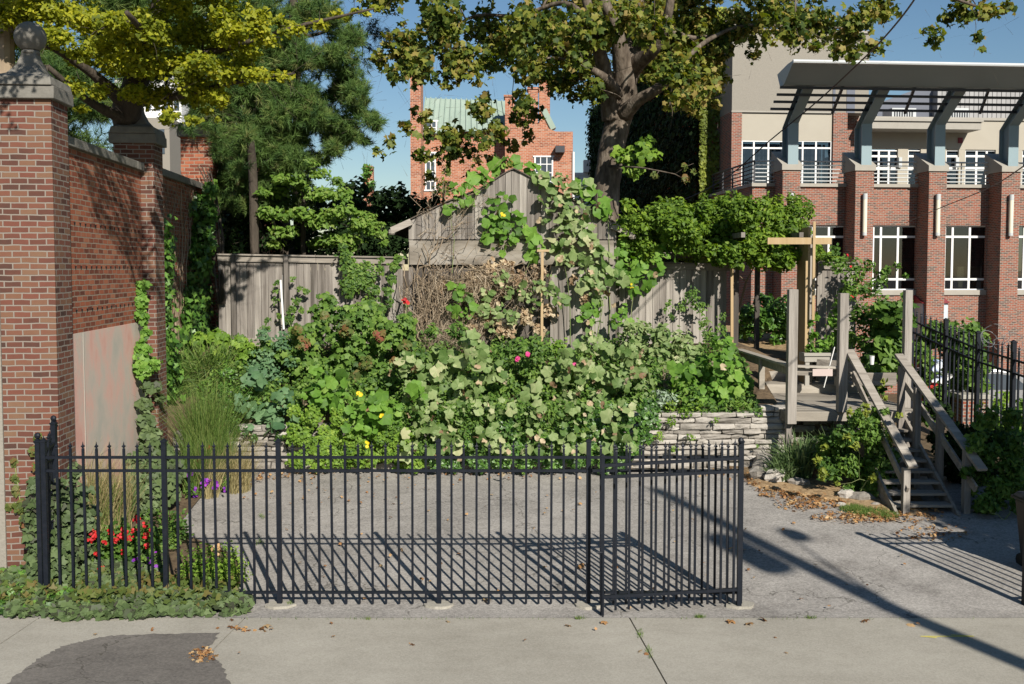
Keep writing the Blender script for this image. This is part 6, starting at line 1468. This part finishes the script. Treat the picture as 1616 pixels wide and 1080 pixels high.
plant('squash_vine', 'broad mass of pale dusty squash leaves in the middle of the bank', 'squash plant', jit([(640, 580, 24), (680, 590, 28), (720, 570, 26), (760, 560, 22), (700, 620, 32), (740, 610, 30), (780, 590, 22), (660, 630, 26), (720, 655, 30), (760, 650, 24), (690, 660, 26), (740, 680, 26), (700, 695, 24), (780, 690, 22), (660, 690, 18), (740, 535, 18), (690, 550, 16), (820, 640, 18), (800, 670, 16)], 17.5, .35), 'squash', .26, 7.5, 'leaf_squash_pale', base=gpos(-1.2, 18), **SQ)
plant('squash_vine', 'pale wilting squash leaves right of the pink roses', 'squash plant', jit([(900, 560, 22), (930, 545, 22), (960, 555, 24), (990, 560, 22), (930, 590, 28), (970, 600, 28), (880, 590, 18), (900, 620, 22), (950, 630, 24), (850, 640, 22), (820, 650, 20), (830, 690, 20), (870, 655, 22), (1000, 590, 20), (860, 700, 16), (1020, 620, 16), (910, 655, 14), (810, 690, 18), (850, 615, 16)], 17.7, .35), 'squash', .25, 7.5, 'leaf_squash_pale', base=gpos(1.6, 18.2), **SQ)
plant('squash_vine', 'fresh green squash leaves at the right end of the bank beside the deck', 'squash plant', jit([(1080, 590, 22), (1110, 580, 24), (1140, 570, 24), (1130, 610, 26), (1160, 600, 20), (1100, 620, 22), (1150, 545, 16), (1135, 540, 12), (1170, 620, 14), (1140, 635, 14)], 17.9, .3), 'squash', .25, 10, 'leaf_squash_bright', base=gpos(3.9, 18.2), **SQ)
plant('butterfly_bush', 'tall grey green bush in front of the right hand fence', 'bush', jit([(1010, 525, 24), (1040, 530, 28), (1070, 540, 26), (1000, 555, 24), (1040, 570, 30), (1080, 570, 24), (1060, 600, 24), (1020, 600, 22), (1100, 555, 16), (990, 520, 14)], 18.9, .35), 'oval', .15, 20, 'leaf_squash_pale', base=gpos(2.7, 18.8), shell=.3, up=(.1, -.5, .6), rnd=.5)
plant('dead_stalks', 'tangle of thin dry stalks inside the grey green bush', 'stalks', [(1045, 600, 14, 18.3), (1060, 580, 12, 18.2)], 'oval', .06, 10, 'leaf_dry', base=gpos(2.8, 18), stem='twig', smany=14)
r, cs, p = plant('rose_bush', 'dark green rose bush with pink blooms in the centre of the bank', 'rose bush', jit([(800, 570, 26), (830, 580, 26), (850, 560, 22), (800, 605, 24), (840, 610, 22), (780, 620, 20), (870, 580, 14), (815, 550, 16)], 18.1, .25), 'oval', .09, 36, 'leaf_shrub', base=gpos(.1, 18.3), **SQ)
flowers(r, 'flowers', [P(815, 567, 17.6), P(903, 576, 17.6), P(834, 562, 17.8)], 'petal_pink', .09, 4)
plant('rose_bush', 'second rose bush, yellowish green, right of the pink roses', 'rose bush', jit([(880, 555, 16), (900, 590, 18), (880, 620, 18), (860, 640, 14), (920, 610, 14)], 18.0, .2), 'oval', .09, 30, 'leaf_shrub_light', base=gpos(.9, 18.3), **SQ)
plant('green_filler', 'mid green shrub showing between the squash patches left of centre', 'shrub', jit([(620, 600, 24), (660, 560, 20), (640, 640, 20), (790, 650, 24), (770, 700, 20), (590, 610, 20), (680, 520, 16), (720, 520, 18)], 18.0, .3), 'oval', .11, 24, 'leaf_shrub', base=gpos(-1.4, 18.4), **SQ)
plant('fuchsia', 'small red flower shoot against the shed corner', 'flower', [(640, 482, 6, 19.9), (642, 500, 8, 19.9)], 'oval', .06, 30, 'leaf_shrub', base=gpos(-2.1, 19.9)); 
r = empty('red_bloom', P(641, 520, 19.7), 'single red bloom at the left corner of the shed', 'flower'); flowers(r, 'bloom', [P(641, 476, 19.7)], 'petal_red', .08, 5); mb = MB(); mb.tube([P(641, 520, 19.75), P(641, 478, 19.72)], .006, 4); mb.build('stem', 'stem_green', r)
plant('dusty_miller', 'low silvery plant above the right part of the stone wall', 'plant', [(1045, 625, 12, 17.4), (1060, 630, 12, 17.4), (1038, 640, 10, 17.3)], 'oval', .07, 50, 'leaf_silver', base=gpos(2.7, 17.6))
plant('ivy_drape', 'curtain of small leaved ivy hanging over the stone wall right of centre', 'ivy', jit([(960, 650, 22), (990, 655, 22), (1020, 660, 18), (940, 680, 24), (980, 690, 26), (1010, 690, 20), (940, 715, 24), (975, 722, 24), (1000, 715, 16), (910, 700, 22), (905, 725, 20), (920, 660, 18), (950, 740, 12), (985, 740, 12), (890, 680, 18), (1030, 640, 14)], 17.0, .1), 'heart', .062, 70, 'leaf_ivy', base=gpos(2, 17.6), shell=.6, up=(.1, -.9, .4), rnd=.4, depth=.35)
plant('ivy_drape', 'yellow green small leaved ivy covering the stone wall left of centre', 'ivy', jit([(480, 690, 22), (500, 710, 24), (470, 725, 18), (530, 720, 26), (490, 660, 20), (560, 720, 24), (590, 720, 22), (520, 690, 20), (470, 650, 14), (620, 715, 20), (660, 725, 20), (560, 690, 20), (600, 690, 18), (540, 660, 16), (640, 700, 20), (500, 735, 14)], 16.95, .1), 'heart', .06, 62, 'leaf_shrub_light', base=gpos(-3.3, 17.6), shell=.6, up=(.1, -.9, .4), rnd=.4, depth=.35)
plant('ivy_drape', 'patchy ivy along the foot of the stone wall in the middle', 'ivy', jit([(690, 725, 18), (720, 730, 18), (750, 728, 18), (790, 728, 20), (830, 725, 22), (870, 728, 20), (860, 700, 20), (740, 705, 20), (700, 700, 20), (780, 705, 22), (820, 700, 22), (800, 680, 20), (850, 675, 18), (690, 735, 12), (760, 738, 12), (880, 700, 20)], 16.95, .1), 'heart', .06, 62, 'leaf_ivy', base=gpos(-.2, 17.6), shell=.5, up=(.1, -.9, .4), rnd=.4, depth=.35)
plant('ivy_drape', 'thick leafy drape spilling over the stone wall below the pale squash leaves', 'ivy', jit([(a_ + random.uniform(-10, 10), b_, 22) for a_ in range(640, 930, 24) for b_ in (655, 680, 708)], 17.0, .12), 'oval', .075, 40, 'leaf_shrub', base=gpos(-.3, 17.7), shell=.4, up=(.1, -.8, .5), rnd=.45, depth=.6)
r = empty('squash_vine', gpos(.5, 17.7), 'dusty squash leaves trailing over the stone wall behind the fence, right of the yellow flowers', 'squash plant')
o_, cs_, p_ = broad(r, [(a_ + random.uniform(-14, 14), b_ + random.uniform(-8, 8), 14, 16.75) for a_ in range(650, 1000, 26) for b_ in (650, 680, 706)], 'squash', .22, 'leaf_squash_pale', layers=.5, gap=.6, dry=.2)
stems(r, gpos(.5, 17.7), cs_, r=.006)
plant('wall_weeds', 'sparse weeds growing from joints at the right end of the stone wall', 'weeds', [(1130, 665, 7, 17.2), (1165, 638, 6, 17.2), (1080, 650, 12, 17.3), (1060, 665, 10, 17.2), (1090, 690, 8, 17.2), (1040, 690, 10, 17.15), (1060, 640, 10, 17.3), (1195, 705, 4, 17.2), (1100, 640, 10, 17.4), (1065, 710, 8, 17.15)], 'oval', .055, 55, 'leaf_shrub_light', base=gpos(3.4, 17.6))
plant('wall_weeds', 'green ferny weeds over the left end of the stone wall', 'weeds', [(370, 660, 12, 17.1), (375, 680, 10, 17.1), (400, 690, 8, 17.1), (360, 640, 12, 17.2), (440, 690, 8, 17.1), (385, 620, 14, 17.4), (350, 620, 14, 17.4), (360, 590, 16, 17.8)], 'oval', .07, 50, 'leaf_ivy', base=gpos(-4.9, 17.6))
# bank undergrowth, one mass behind everything
ps = []; n = 26000
x = -5.6 + RNG.random(n) * 10.0; y = 17.35 + RNG.random(n) * 2.7; z = gz(x, np.maximum(y, 17.52)) + RNG.random(n) * (.34 + .16 * np.sin(x * 3.1 + y) + .14 * np.sin(x * 7.3 - y * 3))
p = np.stack([x, y, z], 1); o = leaf_obj('undergrowth', p, np.array([.1, -.6, .7]) + RNG.normal(size=p.shape) * .4, .085 * (1 + RNG.uniform(-.4, .4, n)), 'oval', 'leaf_shrub', None, kind='stuff')

# --- vines on fences and shed
FV = dict(shell=.2, up=(.2, -.9, .35), rnd=.35, depth=.3)
plant('clematis', 'leafy vine over the left wooden fence beside the shed', 'vine', [(545, 405, 14, 20.2), (555, 425, 20, 20.2), (570, 440, 22, 20.2), (550, 450, 18, 20.2), (580, 420, 10, 20.2), (600, 425, 8, 20.2), (603, 410, 7, 20.2), (622, 420, 10, 20.2), (628, 410, 9, 20.2), (618, 440, 9, 20.2), (612, 460, 9, 20.2), (590, 460, 12, 20.2), (585, 480, 14, 20.2), (600, 490, 12, 20.2), (615, 478, 8, 20.2), (540, 390, 8, 20.2)], 'oval', .10, 50, 'leaf_shrub', base=gpos(-2.9, 20.1), **FV)
plant('bean_vine', 'thin leafy vines creeping up the grey fence at left', 'vine', [(437, 445, 5, 20.2), (434, 460, 6, 20.2), (436, 475, 6, 20.2), (463, 440, 5, 20.2), (472, 455, 6, 20.2), (482, 460, 7, 20.2), (468, 475, 8, 20.2), (460, 490, 9, 20.2), (455, 505, 10, 20.2), (475, 490, 6, 20.2), (440, 498, 6, 20.2), (418, 520, 8, 20.1), (422, 505, 6, 20.1)], 'oval', .08, 55, 'leaf_shrub', base=gpos(-4.3, 20), **FV)
mb = stake(443, 442, 448, 520, 20.1, .035); o = mb.build('garden_cane', 'white_paint'); tag(o, 'thin white cane leaning against the left wooden fence', 'cane')
plant('jasmine', 'wispy jasmine scrambling up the right hand wooden fence', 'vine', [(1090, 470, 14, 20.5), (1105, 485, 14, 20.5), (1075, 485, 10, 20.5), (1055, 480, 8, 20.5), (1060, 500, 6, 20.5), (1110, 510, 12, 20.4), (1115, 530, 10, 20.4), (1050, 490, 5, 20.5), (1140, 500, 7, 20.5), (1142, 520, 6, 20.5), (1095, 460, 8, 20.5)], 'oval', .07, 46, 'leaf_shrub', base=gpos(3.9, 20.3), **FV)
SV = dict(shell=.15, up=(.25, -.9, .4), rnd=.35, depth=.35, out=.2, sv=.35)
r, cs, p = plant('squash_vine', 'green squash vine with a yellow flower hanging on the left of the shed gable', 'squash plant', [(795, 315, 14, 20), (780, 335, 18, 20), (785, 355, 18, 20), (810, 345, 12, 20), (800, 368, 18, 20), (775, 372, 12, 20), (790, 385, 16, 20), (820, 362, 14, 20), (835, 370, 10, 20), (845, 390, 14, 19.9), (840, 405, 10, 19.9), (770, 350, 8, 20)], 'squash', .31, 19, 'leaf_squash_bright', base=P(800, 545, 20), **SV)
flowers(r, 'flowers', [P(795, 338, 19.7)], 'petal_yellow', .09, 4)
plant('squash_vine', 'pale squash vine covering the right slope of the shed gable', 'squash plant', [(880, 300, 14, 20), (900, 310, 18, 20), (885, 335, 18, 20), (905, 345, 20, 20), (920, 360, 16, 20), (890, 365, 18, 20), (875, 385, 14, 20), (895, 395, 14, 20), (905, 330, 16, 20), (862, 318, 8, 20), (920, 330, 10, 20), (865, 350, 10, 20), (875, 320, 16, 19.9), (900, 375, 18, 19.9), (885, 350, 16, 19.9), (915, 345, 14, 19.85), (890, 410, 12, 19.9), (925, 375, 12, 19.9), (860, 290, 14, 20.1), (885, 285, 12, 20.2), (925, 300, 12, 20.1)], 'squash', .31, 17, 'leaf_squash_pale', base=P(900, 545, 20), **SV)
plant('squash_vine', 'green squash leaves trailing along the left roof edge of the shed', 'squash plant', [(720, 300, 12, 20.1), (742, 288, 12, 20.1), (730, 315, 12, 20), (712, 325, 9, 20), (760, 275, 12, 20.2), (785, 262, 12, 20.3), (800, 258, 10, 20.3), (815, 255, 8, 20.3), (765, 290, 8, 20.1), (840, 268, 10, 20.3), (855, 280, 10, 20.3)], 'squash', .30, 15, 'leaf_squash_bright', base=P(700, 545, 20.1), **SV)
plant('squash_vine', 'fresh squash leaves running down the right roof edge of the shed towards the tree', 'squash plant', [(915, 295, 10, 20.1), (935, 310, 12, 20.1), (948, 325, 12, 20.1), (958, 335, 9, 20.1), (900, 290, 8, 20.2)], 'squash', .30, 22, 'leaf_squash_bright', base=P(960, 545, 20.2), **SV)
plant('squash_vine', 'large pale squash leaves at the right corner of the shed and over the fence', 'squash plant', [(930, 405, 14, 20), (945, 420, 16, 19.9), (930, 440, 12, 19.9), (960, 430, 12, 19.9), (940, 390, 12, 20), (925, 425, 14, 19.8), (945, 445, 14, 19.8), (960, 410, 12, 19.9), (915, 450, 10, 19.8), (955, 450, 10, 19.9), (975, 440, 12, 19.9), (935, 460, 8, 19.9), (950, 470, 8, 19.9)], 'squash', .30, 20, 'leaf_squash_pale', base=P(940, 545, 19.9), **SV)
r, cs, p = plant('squash_vine', 'bright squash leaves draped on the right hand fence near the shed', 'squash plant', [(985, 390, 14, 20.3), (1000, 405, 16, 20.2), (990, 420, 14, 20.2), (1010, 430, 18, 20.2), (1030, 420, 14, 20.2), (995, 445, 14, 20.1), (1020, 445, 12, 20.1), (1045, 400, 12, 20.2), (1065, 400, 12, 20.2), (1080, 388, 12, 20.2), (1055, 385, 10, 20.2), (1040, 405, 10, 20.2), (1000, 460, 10, 20.1), (980, 400, 10, 20.2)], 'squash', .30, 19, 'leaf_squash_bright', base=gpos(2.5, 20.1), **SV)
flowers(r, 'flowers', [P(997, 451, 19.9)], 'petal_yellow', .06, 3)
plant('squash_vine', 'wilting squash vine in front of the dark shed wall around the wooden stake', 'squash plant', [(790, 440, 12, 19.8), (770, 465, 10, 19.8), (800, 460, 10, 19.8), (830, 460, 12, 19.7), (850, 450, 10, 19.7), (870, 460, 12, 19.7), (885, 475, 10, 19.7), (840, 480, 10, 19.7), (870, 440, 8, 19.7), (765, 490, 10, 19.7), (790, 490, 10, 19.7), (810, 500, 10, 19.6), (740, 470, 9, 19.7), (780, 510, 12, 19.5)], 'squash', .2, 15, 'leaf_squash_pale', base=gpos(0, 19.7), stem='stem_green', **SV)
plant('squash_vine', 'small cluster of deep green round squash leaves low on the shed at left', 'squash plant', [(720, 490, 10, 19.6), (735, 500, 12, 19.6), (725, 470, 8, 19.7), (745, 488, 8, 19.6), (715, 450, 6, 19.8), (728, 455, 6, 19.8)], 'squash', .22, 24, 'leaf_squash_bright', base=gpos(-.9, 19.6), **SV)
plant('squash_vine', 'small cluster of round green squash leaves on the right shed boards', 'squash plant', [(925, 490, 9, 19.8), (940, 487, 9, 19.8), (918, 500, 7, 19.8), (940, 510, 6, 19.7), (985, 490, 9, 19.8), (975, 505, 9, 19.7), (1000, 510, 10, 19.7)], 'squash', .2, 26, 'leaf_squash_bright', base=gpos(1.6, 19.8), **SV)
# dry vine tangle
r = empty('dry_vine', gpos(-1.9, 19.9), 'brown dead vine tangle and withered leaves hanging on the front of the shed', 'vine')
mb = MB()
def tang(a, b, n=5, r_=.008, Y0=20.05, sp=18):
    pts = [P(a[0] + (b[0] - a[0]) * i / n + random.uniform(-sp, sp) * math.sin(math.pi * i / n), a[1] + (b[1] - a[1]) * i / n + random.uniform(-sp, sp) * math.sin(math.pi * i / n), Y0 + random.uniform(-.25, .05)) for i in range(n + 1)]
    mb.tube(pts, [r_ * (1.2 - .7 * i / n) for i in range(n + 1)], 4, random.random(), cap=False)
for _ in range(150): a = (random.uniform(650, 760), random.uniform(505, 560)); tang(a, (a[0] + random.uniform(-40, 60), random.uniform(415, 470)), r_=random.uniform(.004, .011))
for _ in range(150): a = (random.uniform(660, 870), random.uniform(415, 445)); tang(a, (a[0] + random.uniform(-50, 50), a[1] + random.uniform(10, 90)), r_=random.uniform(.004, .009), Y0=20.0)
for _ in range(60): a = (random.uniform(655, 760), random.uniform(300, 415)); tang(a, (a[0] + random.uniform(-20, 60), a[1] + random.uniform(-70, 10)), r_=random.uniform(.003, .006), Y0=20.12, sp=12)
for a, b in (((652, 510), (665, 400)), ((662, 520), (658, 430)), ((680, 400), (730, 350)), ((655, 440), (700, 375)), ((690, 460), (668, 385)), ((640, 470), (636, 415))): tang(a, b, r_=.016, Y0=20.05, sp=8)
mb.build('stems', 'twig', r)
ps, d = ball_pts(P(715, 530, 19.5), (.7, .3, .35), 900, 0); leaf_obj('dry_brush', ps, RNG.normal(size=ps.shape), .3, 'needle', 'twig', r, axis=RNG.normal(size=ps.shape) + np.array([0, 0, .4]), wid=.5)
foliage(r, [(750, 440, 20, 20), (775, 430, 22, 20), (790, 450, 20, 20), (770, 470, 20, 20), (740, 455, 16, 20), (800, 420, 14, 20), (820, 440, 14, 19.9), (850, 430, 12, 19.9), (770, 500, 18, 19.9), (800, 520, 16, 19.8), (740, 520, 14, 19.8), (830, 500, 14, 19.8), (850, 520, 12, 19.8), (700, 450, 12, 20), (925, 470, 10, 20), (905, 440, 8, 20), (870, 490, 12, 19.8)], 'heart', .10, 34, 'leaf_dry', 'withered_leaves', shell=.1, up=(.1, -.8, .3), rnd=.6, depth=.3)

# --- wisteria on the pergola and shrubs right
Wb = jit([(1010, 345, 22), (1040, 338, 24), (1075, 335, 26), (1110, 340, 28), (1145, 335, 30), (1180, 335, 30), (1215, 345, 28), (1245, 360, 24), (1265, 355, 18), (1100, 370, 26), (1140, 370, 30), (1180, 375, 32), (1215, 385, 30), (1160, 400, 24), (1190, 410, 22), (1120, 395, 20), (1080, 365, 22), (1050, 360, 22), (1020, 365, 20), (1240, 395, 22), (1270, 390, 14), (1290, 400, 16), (1310, 410, 14), (1170, 320, 16), (1205, 320, 14), (1000, 375, 14), (1260, 410, 10), (1225, 420, 10)], 20.8, 1.0)
Wb += [(random.uniform(985, 1275), random.uniform(325, 400), random.uniform(13, 20), 20.6 + random.uniform(-.9, 1.2)) for _ in range(85)]
Wb += [(random.uniform(1120, 1300), random.uniform(385, 420), random.uniform(9, 15), 20.2 + random.uniform(-.5, .9)) for _ in range(30)]
plant('wisteria', 'bushy wisteria canopy sprawling over the timber pergola', 'vine', Wb, 'oval', .11, 62, 'leaf_wisteria', base=gpos(4.7, 21.2), stem='twig', sr=.03, shell=.3, up=(.2, -.4, .8), rnd=.5, depth=1.2)
plant('hedge_bush', 'leafy green hedge seen through the pergola on the upper path', 'hedge', jit([(1180, 490, 18), (1175, 520, 16), (1210, 480, 22), (1240, 485, 20), (1220, 510, 24), (1195, 520, 18), (1245, 520, 18), (1230, 540, 16), (1300, 480, 14), (1190, 500, 24), (1215, 500, 26), (1240, 500, 26), (1175, 500, 18), (1230, 525, 22), (1255, 500, 18)], 23.6, .5), 'oval', .14, 40, 'leaf_ivy', base=gpos(6, 24.2), shell=.5)
plant('climbing_rose', 'tall dark climbing rose with a few red blooms right of the planter', 'rose bush', jit([(1330, 415, 18), (1350, 430, 22), (1370, 420, 14), (1345, 460, 26), (1370, 460, 26), (1390, 440, 14), (1350, 500, 24), (1375, 500, 26), (1365, 535, 24), (1340, 535, 16), (1395, 480, 18), (1400, 430, 10), (1415, 420, 7), (1430, 435, 6), (1320, 395, 10)], 19.3, .5), 'oval', .10, 30, 'leaf_shrub', base=gpos(6.8, 19.4), shell=.3)
r = [o for o in COL.objects if o.name.startswith('climbing_rose')][0]
flowers(r, 'flowers', [P(a, b, 18.7) for a, b in ((1341, 422), (1345, 469), (1338, 402))], 'petal_red', .05, 2)
plant('grape_arbour', 'dense dark green vine heap between the tall deck posts and the iron fence', 'vine', jit([(1400, 490, 24), (1420, 500, 24), (1400, 520, 26), (1420, 540, 26), (1390, 550, 26), (1410, 575, 26), (1390, 590, 22), (1430, 580, 18), (1370, 570, 16), (1380, 610, 16), (1430, 470, 10)], 18.7, .4), 'heart', .16, 20, 'leaf_shrub', base=gpos(7.2, 18.7), shell=.5)
plant('grape_vine', 'light green vine with palmate leaves climbing the screen above the planter', 'vine', [(1325, 480, 9, 19.6), (1320, 495, 10, 19.6), (1315, 510, 11, 19.6), (1322, 525, 11, 19.6), (1312, 540, 11, 19.6), (1285, 530, 9, 19.6), (1280, 510, 6, 19.6), (1300, 550, 12, 19.5), (1280, 550, 11, 19.5), (1330, 550, 10, 19.5), (1288, 500, 6, 19.6), (1325, 465, 6, 19.6), (1340, 560, 10, 19.4)], 'oval', .12, 44, 'leaf_squash_bright', base=P(1300, 566, 19.5), shell=.2)
plant('ivy_hedge', 'tall green hedge of climbing leaves behind the far iron fence', 'hedge', jit([(1475, 518, 14), (1505, 516, 16), (1530, 520, 20), (1480, 540, 26), (1520, 550, 26), (1545, 560, 18), (1470, 580, 24), (1500, 590, 26), (1530, 600, 26), (1480, 620, 24), (1510, 630, 20), (1550, 540, 14), (1450, 560, 18), (1450, 600, 20), (1550, 610, 16), (1490, 530, 24), (1515, 545, 26), (1540, 580, 24), (1460, 540, 16), (1500, 560, 28), (1500, 640, 24), (1470, 650, 20)], 20.6, .4), 'heart', .11, 48, 'leaf_shrub', base=gpos(9.3, 20.3), shell=.4, up=(.1, -.7, .5))
plant('roadside_bush', 'loose green bushes below the parked car behind the iron fence', 'bush', jit([(1575, 640, 20), (1600, 650, 22), (1580, 680, 24), (1610, 690, 22), (1560, 700, 20), (1620, 640, 18), (1530, 700, 16), (1500, 690, 16), (1590, 625, 12), (1545, 640, 8), (1615, 720, 20)], 18.7, .5), 'oval', .11, 26, 'leaf_shrub_light', base=gpos(9.5, 18.2))
plant('yew_bush', 'dense dark evergreen bush filling the gap behind the right stair rail', 'bush', jit([(1490, 660, 22), (1510, 690, 26), (1490, 710, 26), (1530, 720, 28), (1510, 750, 28), (1540, 770, 28), (1520, 800, 22), (1480, 690, 20), (1550, 690, 24), (1475, 640, 16), (1560, 740, 26), (1590, 700, 26), (1610, 730, 26), (1590, 770, 26)], 16.6, .4), 'oval', .10, 60, 'leaf_ivy_dark', base=gpos(7.6, 16.6), shell=.3)
plant('shade_shrub', 'dark shrubs in deep shade beside the stairs and bin', 'shrub', jit([(1560, 720, 24), (1590, 740, 26), (1600, 770, 24), (1570, 770, 24), (1550, 800, 22), (1580, 820, 22), (1560, 850, 18), (1535, 840, 16), (1600, 710, 20), (1530, 740, 16), (1590, 850, 14), (1550, 690, 20), (1530, 770, 18), (1540, 815, 18), (1610, 800, 20), (1600, 690, 22), (1570, 830, 18), (1535, 700, 14), (1565, 660, 22), (1600, 660, 24), (1545, 740, 24), (1560, 790, 26), (1575, 850, 20), (1610, 850, 20), (1540, 860, 14), (1585, 700, 26), (1615, 740, 26)], 15.2, .5), 'oval', .10, 40, 'leaf_shrub', base=gpos(7.3, 14.6))
# daylily and shrub by the stairs
for (a, b, h_, lb) in ((1262, 758, .95, 'grassy clump of strap leaves in front of the deck post'), (1236, 762, .55, 'smaller strap leaved clump at the left edge of the rocks'), (1318, 752, 1.1, 'tall strap leaved clump under the deck edge')):
    g = G(a, b); g.z = float(gz(g.x, g.y)) + .05
    grass('daylily_clump', lb, [(g, .2, h_, 1)], None, 300, 'leaf_strap', cat='plant', wid=2.8, spread=.9, droop=.7, group='strap leaved clumps by the stone wall')
plant('spirea_shrub', 'green shrub with yellow tipped leaves beside the foot of the stairs', 'shrub', jit([(1310, 700, 26), (1340, 690, 28), (1370, 680, 28), (1390, 700, 26), (1330, 730, 28), (1360, 740, 30), (1390, 740, 26), (1310, 740, 20), (1370, 770, 26), (1340, 775, 20), (1400, 770, 18), (1380, 655, 18), (1350, 665, 18), (1405, 725, 14), (1395, 650, 10)], 15.9, .35), 'oval', .085, 70, 'leaf_shrub', base=G(1360, 790), shell=.3)
r, cs, p = plant('golden_shoots', 'yellow leaf shoots over the shrub by the stairs', 'shrub', jit([(1300, 705, 10), (1290, 725, 10), (1300, 745, 10), (1340, 690, 8), (1350, 705, 8), (1400, 630, 6), (1395, 600, 5), (1390, 610, 4), (1370, 650, 8), (1420, 655, 8), (1410, 690, 8), (1320, 765, 8), (1380, 755, 8), (1365, 640, 6), (1340, 650, 6)], 15.3, .2, 1), 'oval', .085, 70, 'leaf_ivy_yellow', base=G(1350, 785))
# rocks
def rock(c, rx, ry, rz, label, ang=0):
    mb = MB(); n = 7; vs = []; fs = []; rings = [(-1, .5), (-.6, .9), (0, 1.), (.5, .95), (.88, .72), (1., .3)]
    for z, k in rings:
        for i in range(n):
            a = 2 * math.pi * i / n; j = 1 + random.uniform(-.26, .2); x = rx * k * j * math.cos(a); y = ry * k * j * math.sin(a)
            vs.append((c.x + x * math.cos(ang) - y * math.sin(ang), c.y + x * math.sin(ang) + y * math.cos(ang), c.z + rz * (z + random.uniform(-.1, .1))))
    for r_ in range(len(rings) - 1):
        for i in range(n): fs.append((r_ * n + i, r_ * n + (i + 1) % n, (r_ + 1) * n + (i + 1) % n, (r_ + 1) * n + i))
    fs.append(tuple(range(n))[::-1]); fs.append(tuple(range(5 * n, 6 * n))); mb.raw(vs, fs, random.random())
    o = mb.build('rock', 'rock', bevel=0); tag(o, label, 'rock', 'rocks edging the shrub bed'); return o
for (a, b, w, h_, lb) in ((1208, 735, 18, 18, 'upright grey rock leaning at the right end of the stone wall'), (1228, 756, 20, 14, 'pale blocky rock in front of the strap leaved clump'), (1198, 752, 14, 13, 'dark rock nearest the stone wall corner'), (1262, 748, 16, 12, 'slab rock below the grassy clump'), (1262, 765, 18, 9, 'small flat rock in shadow behind the leaf litter'),
                        (1340, 785, 16, 10, 'rock half hidden below the yellow tipped shrub'), (1362, 788, 20, 9, 'long pale rock at the front of the shrub by the stairs'), (1410, 780, 14, 10, 'angular rock beside the foot of the stair post'), (1425, 800, 12, 7, 'small rock at the bottom of the stairs'), (1385, 800, 9, 5, 'little stone in the grass below the shrub'), (1215, 712, 12, 9, 'flat stone lying on top of the leaning rock'), (1330, 800, 8, 5, 'small stone among the fallen leaves')):
    g = G(a, b + h_ * .8); k = pxm(g.y); rock(Vector((g.x, g.y + .1, P(a, b, g.y).z)), w / k, w / k * .7, h_ / k, lb, random.uniform(-.3, .3))
# litter
def litter(name, ells, n, size, m, tpl='maple'):
    ps = []
    for a, b, rx, ry, k in ells:
        for _ in range(int(n * k)):
            t = random.random() * 2 * math.pi; q = random.random() ** .6; g = G(a + rx * q * math.cos(t), b + ry * q * math.sin(t)); ps.append((g.x, g.y, float(gz(g.x, g.y)) + .035 + random.random() * .03))
    p = np.array(ps); o = leaf_obj(name, p, np.array([0, 0, 1.]) + RNG.normal(size=p.shape) * .35, size * (1 + RNG.uniform(-.5, .4, len(p))), tpl, m, None); o['kind'] = 'stuff'; return o
litter('leaf_litter', [(1195, 760, 26, 12, 1), (1230, 780, 40, 10, 1.2), (1290, 795, 50, 12, 1.4), (1350, 820, 70, 10, 1.6), (1430, 815, 60, 14, 1.2), (1260, 795, 40, 16, .7), (1470, 845, 60, 14, .5)], 210, .05, 'leaf_litter')
litter('leaf_litter', [(500, 775, 200, 25, 1), (760, 790, 200, 40, .4), (380, 760, 40, 12, 1.5), (330, 775, 30, 10, 1), (430, 755, 80, 8, 1.6), (600, 870, 300, 90, .5), (1100, 800, 180, 80, .4), (1300, 900, 200, 70, .3), (320, 1052, 22, 14, .9), (700, 755, 250, 6, .8), (700, 1020, 700, 45, .25), (360, 960, 40, 8, .5), (1140, 750, 60, 8, .7)], 60, .05, 'leaf_litter')
litter('leaf_litter', [(900, 930, 320, 40, .3), (380, 1000, 60, 6, .5), (1180, 990, 400, 12, .4)], 24, .09, 'leaf_litter')
def blades_on(name, ells, n, h_, m):
    ps = []
    for a, b, rx, ry, k in ells:
        for _ in range(int(n * k)):
            t = random.random() * 2 * math.pi; q = random.random() ** .7; g = G(a + rx * q * math.cos(t), b + ry * q * math.sin(t)); ps.append((g.x, g.y, float(gz(g.x, g.y)) + .02))
    p = np.array(ps); o = leaf_obj(name, p, RNG.normal(size=p.shape) * np.array([1, 1, .2]), h_, 'blade', m, None, axis=np.array([0, 0, 1.]) + RNG.normal(size=p.shape) * .4, wid=2.5); o['kind'] = 'stuff'
blades_on('grass', [(1370, 812, 34, 7, 1), (1345, 806, 20, 5, .6), (1400, 818, 20, 5, .5)], 900, .07, 'grass_green')
blades_on('weeds', [(1104, 978, 8, 2, .5), (915, 981, 9, 2, .4), (580, 982, 6, 1.5, .2), (458, 957, 6, 3, .3), (1280, 980, 10, 2, .3), (410, 860, 10, 5, .3), (415, 818, 8, 4, .3), (1010, 1010, 6, 10, .3), (1025, 1045, 6, 14, .3), (600, 982, 300, 1, .5), (1250, 982, 300, 1, .3), (380, 965, 14, 7, 1)], 150, .05, 'grass_green')
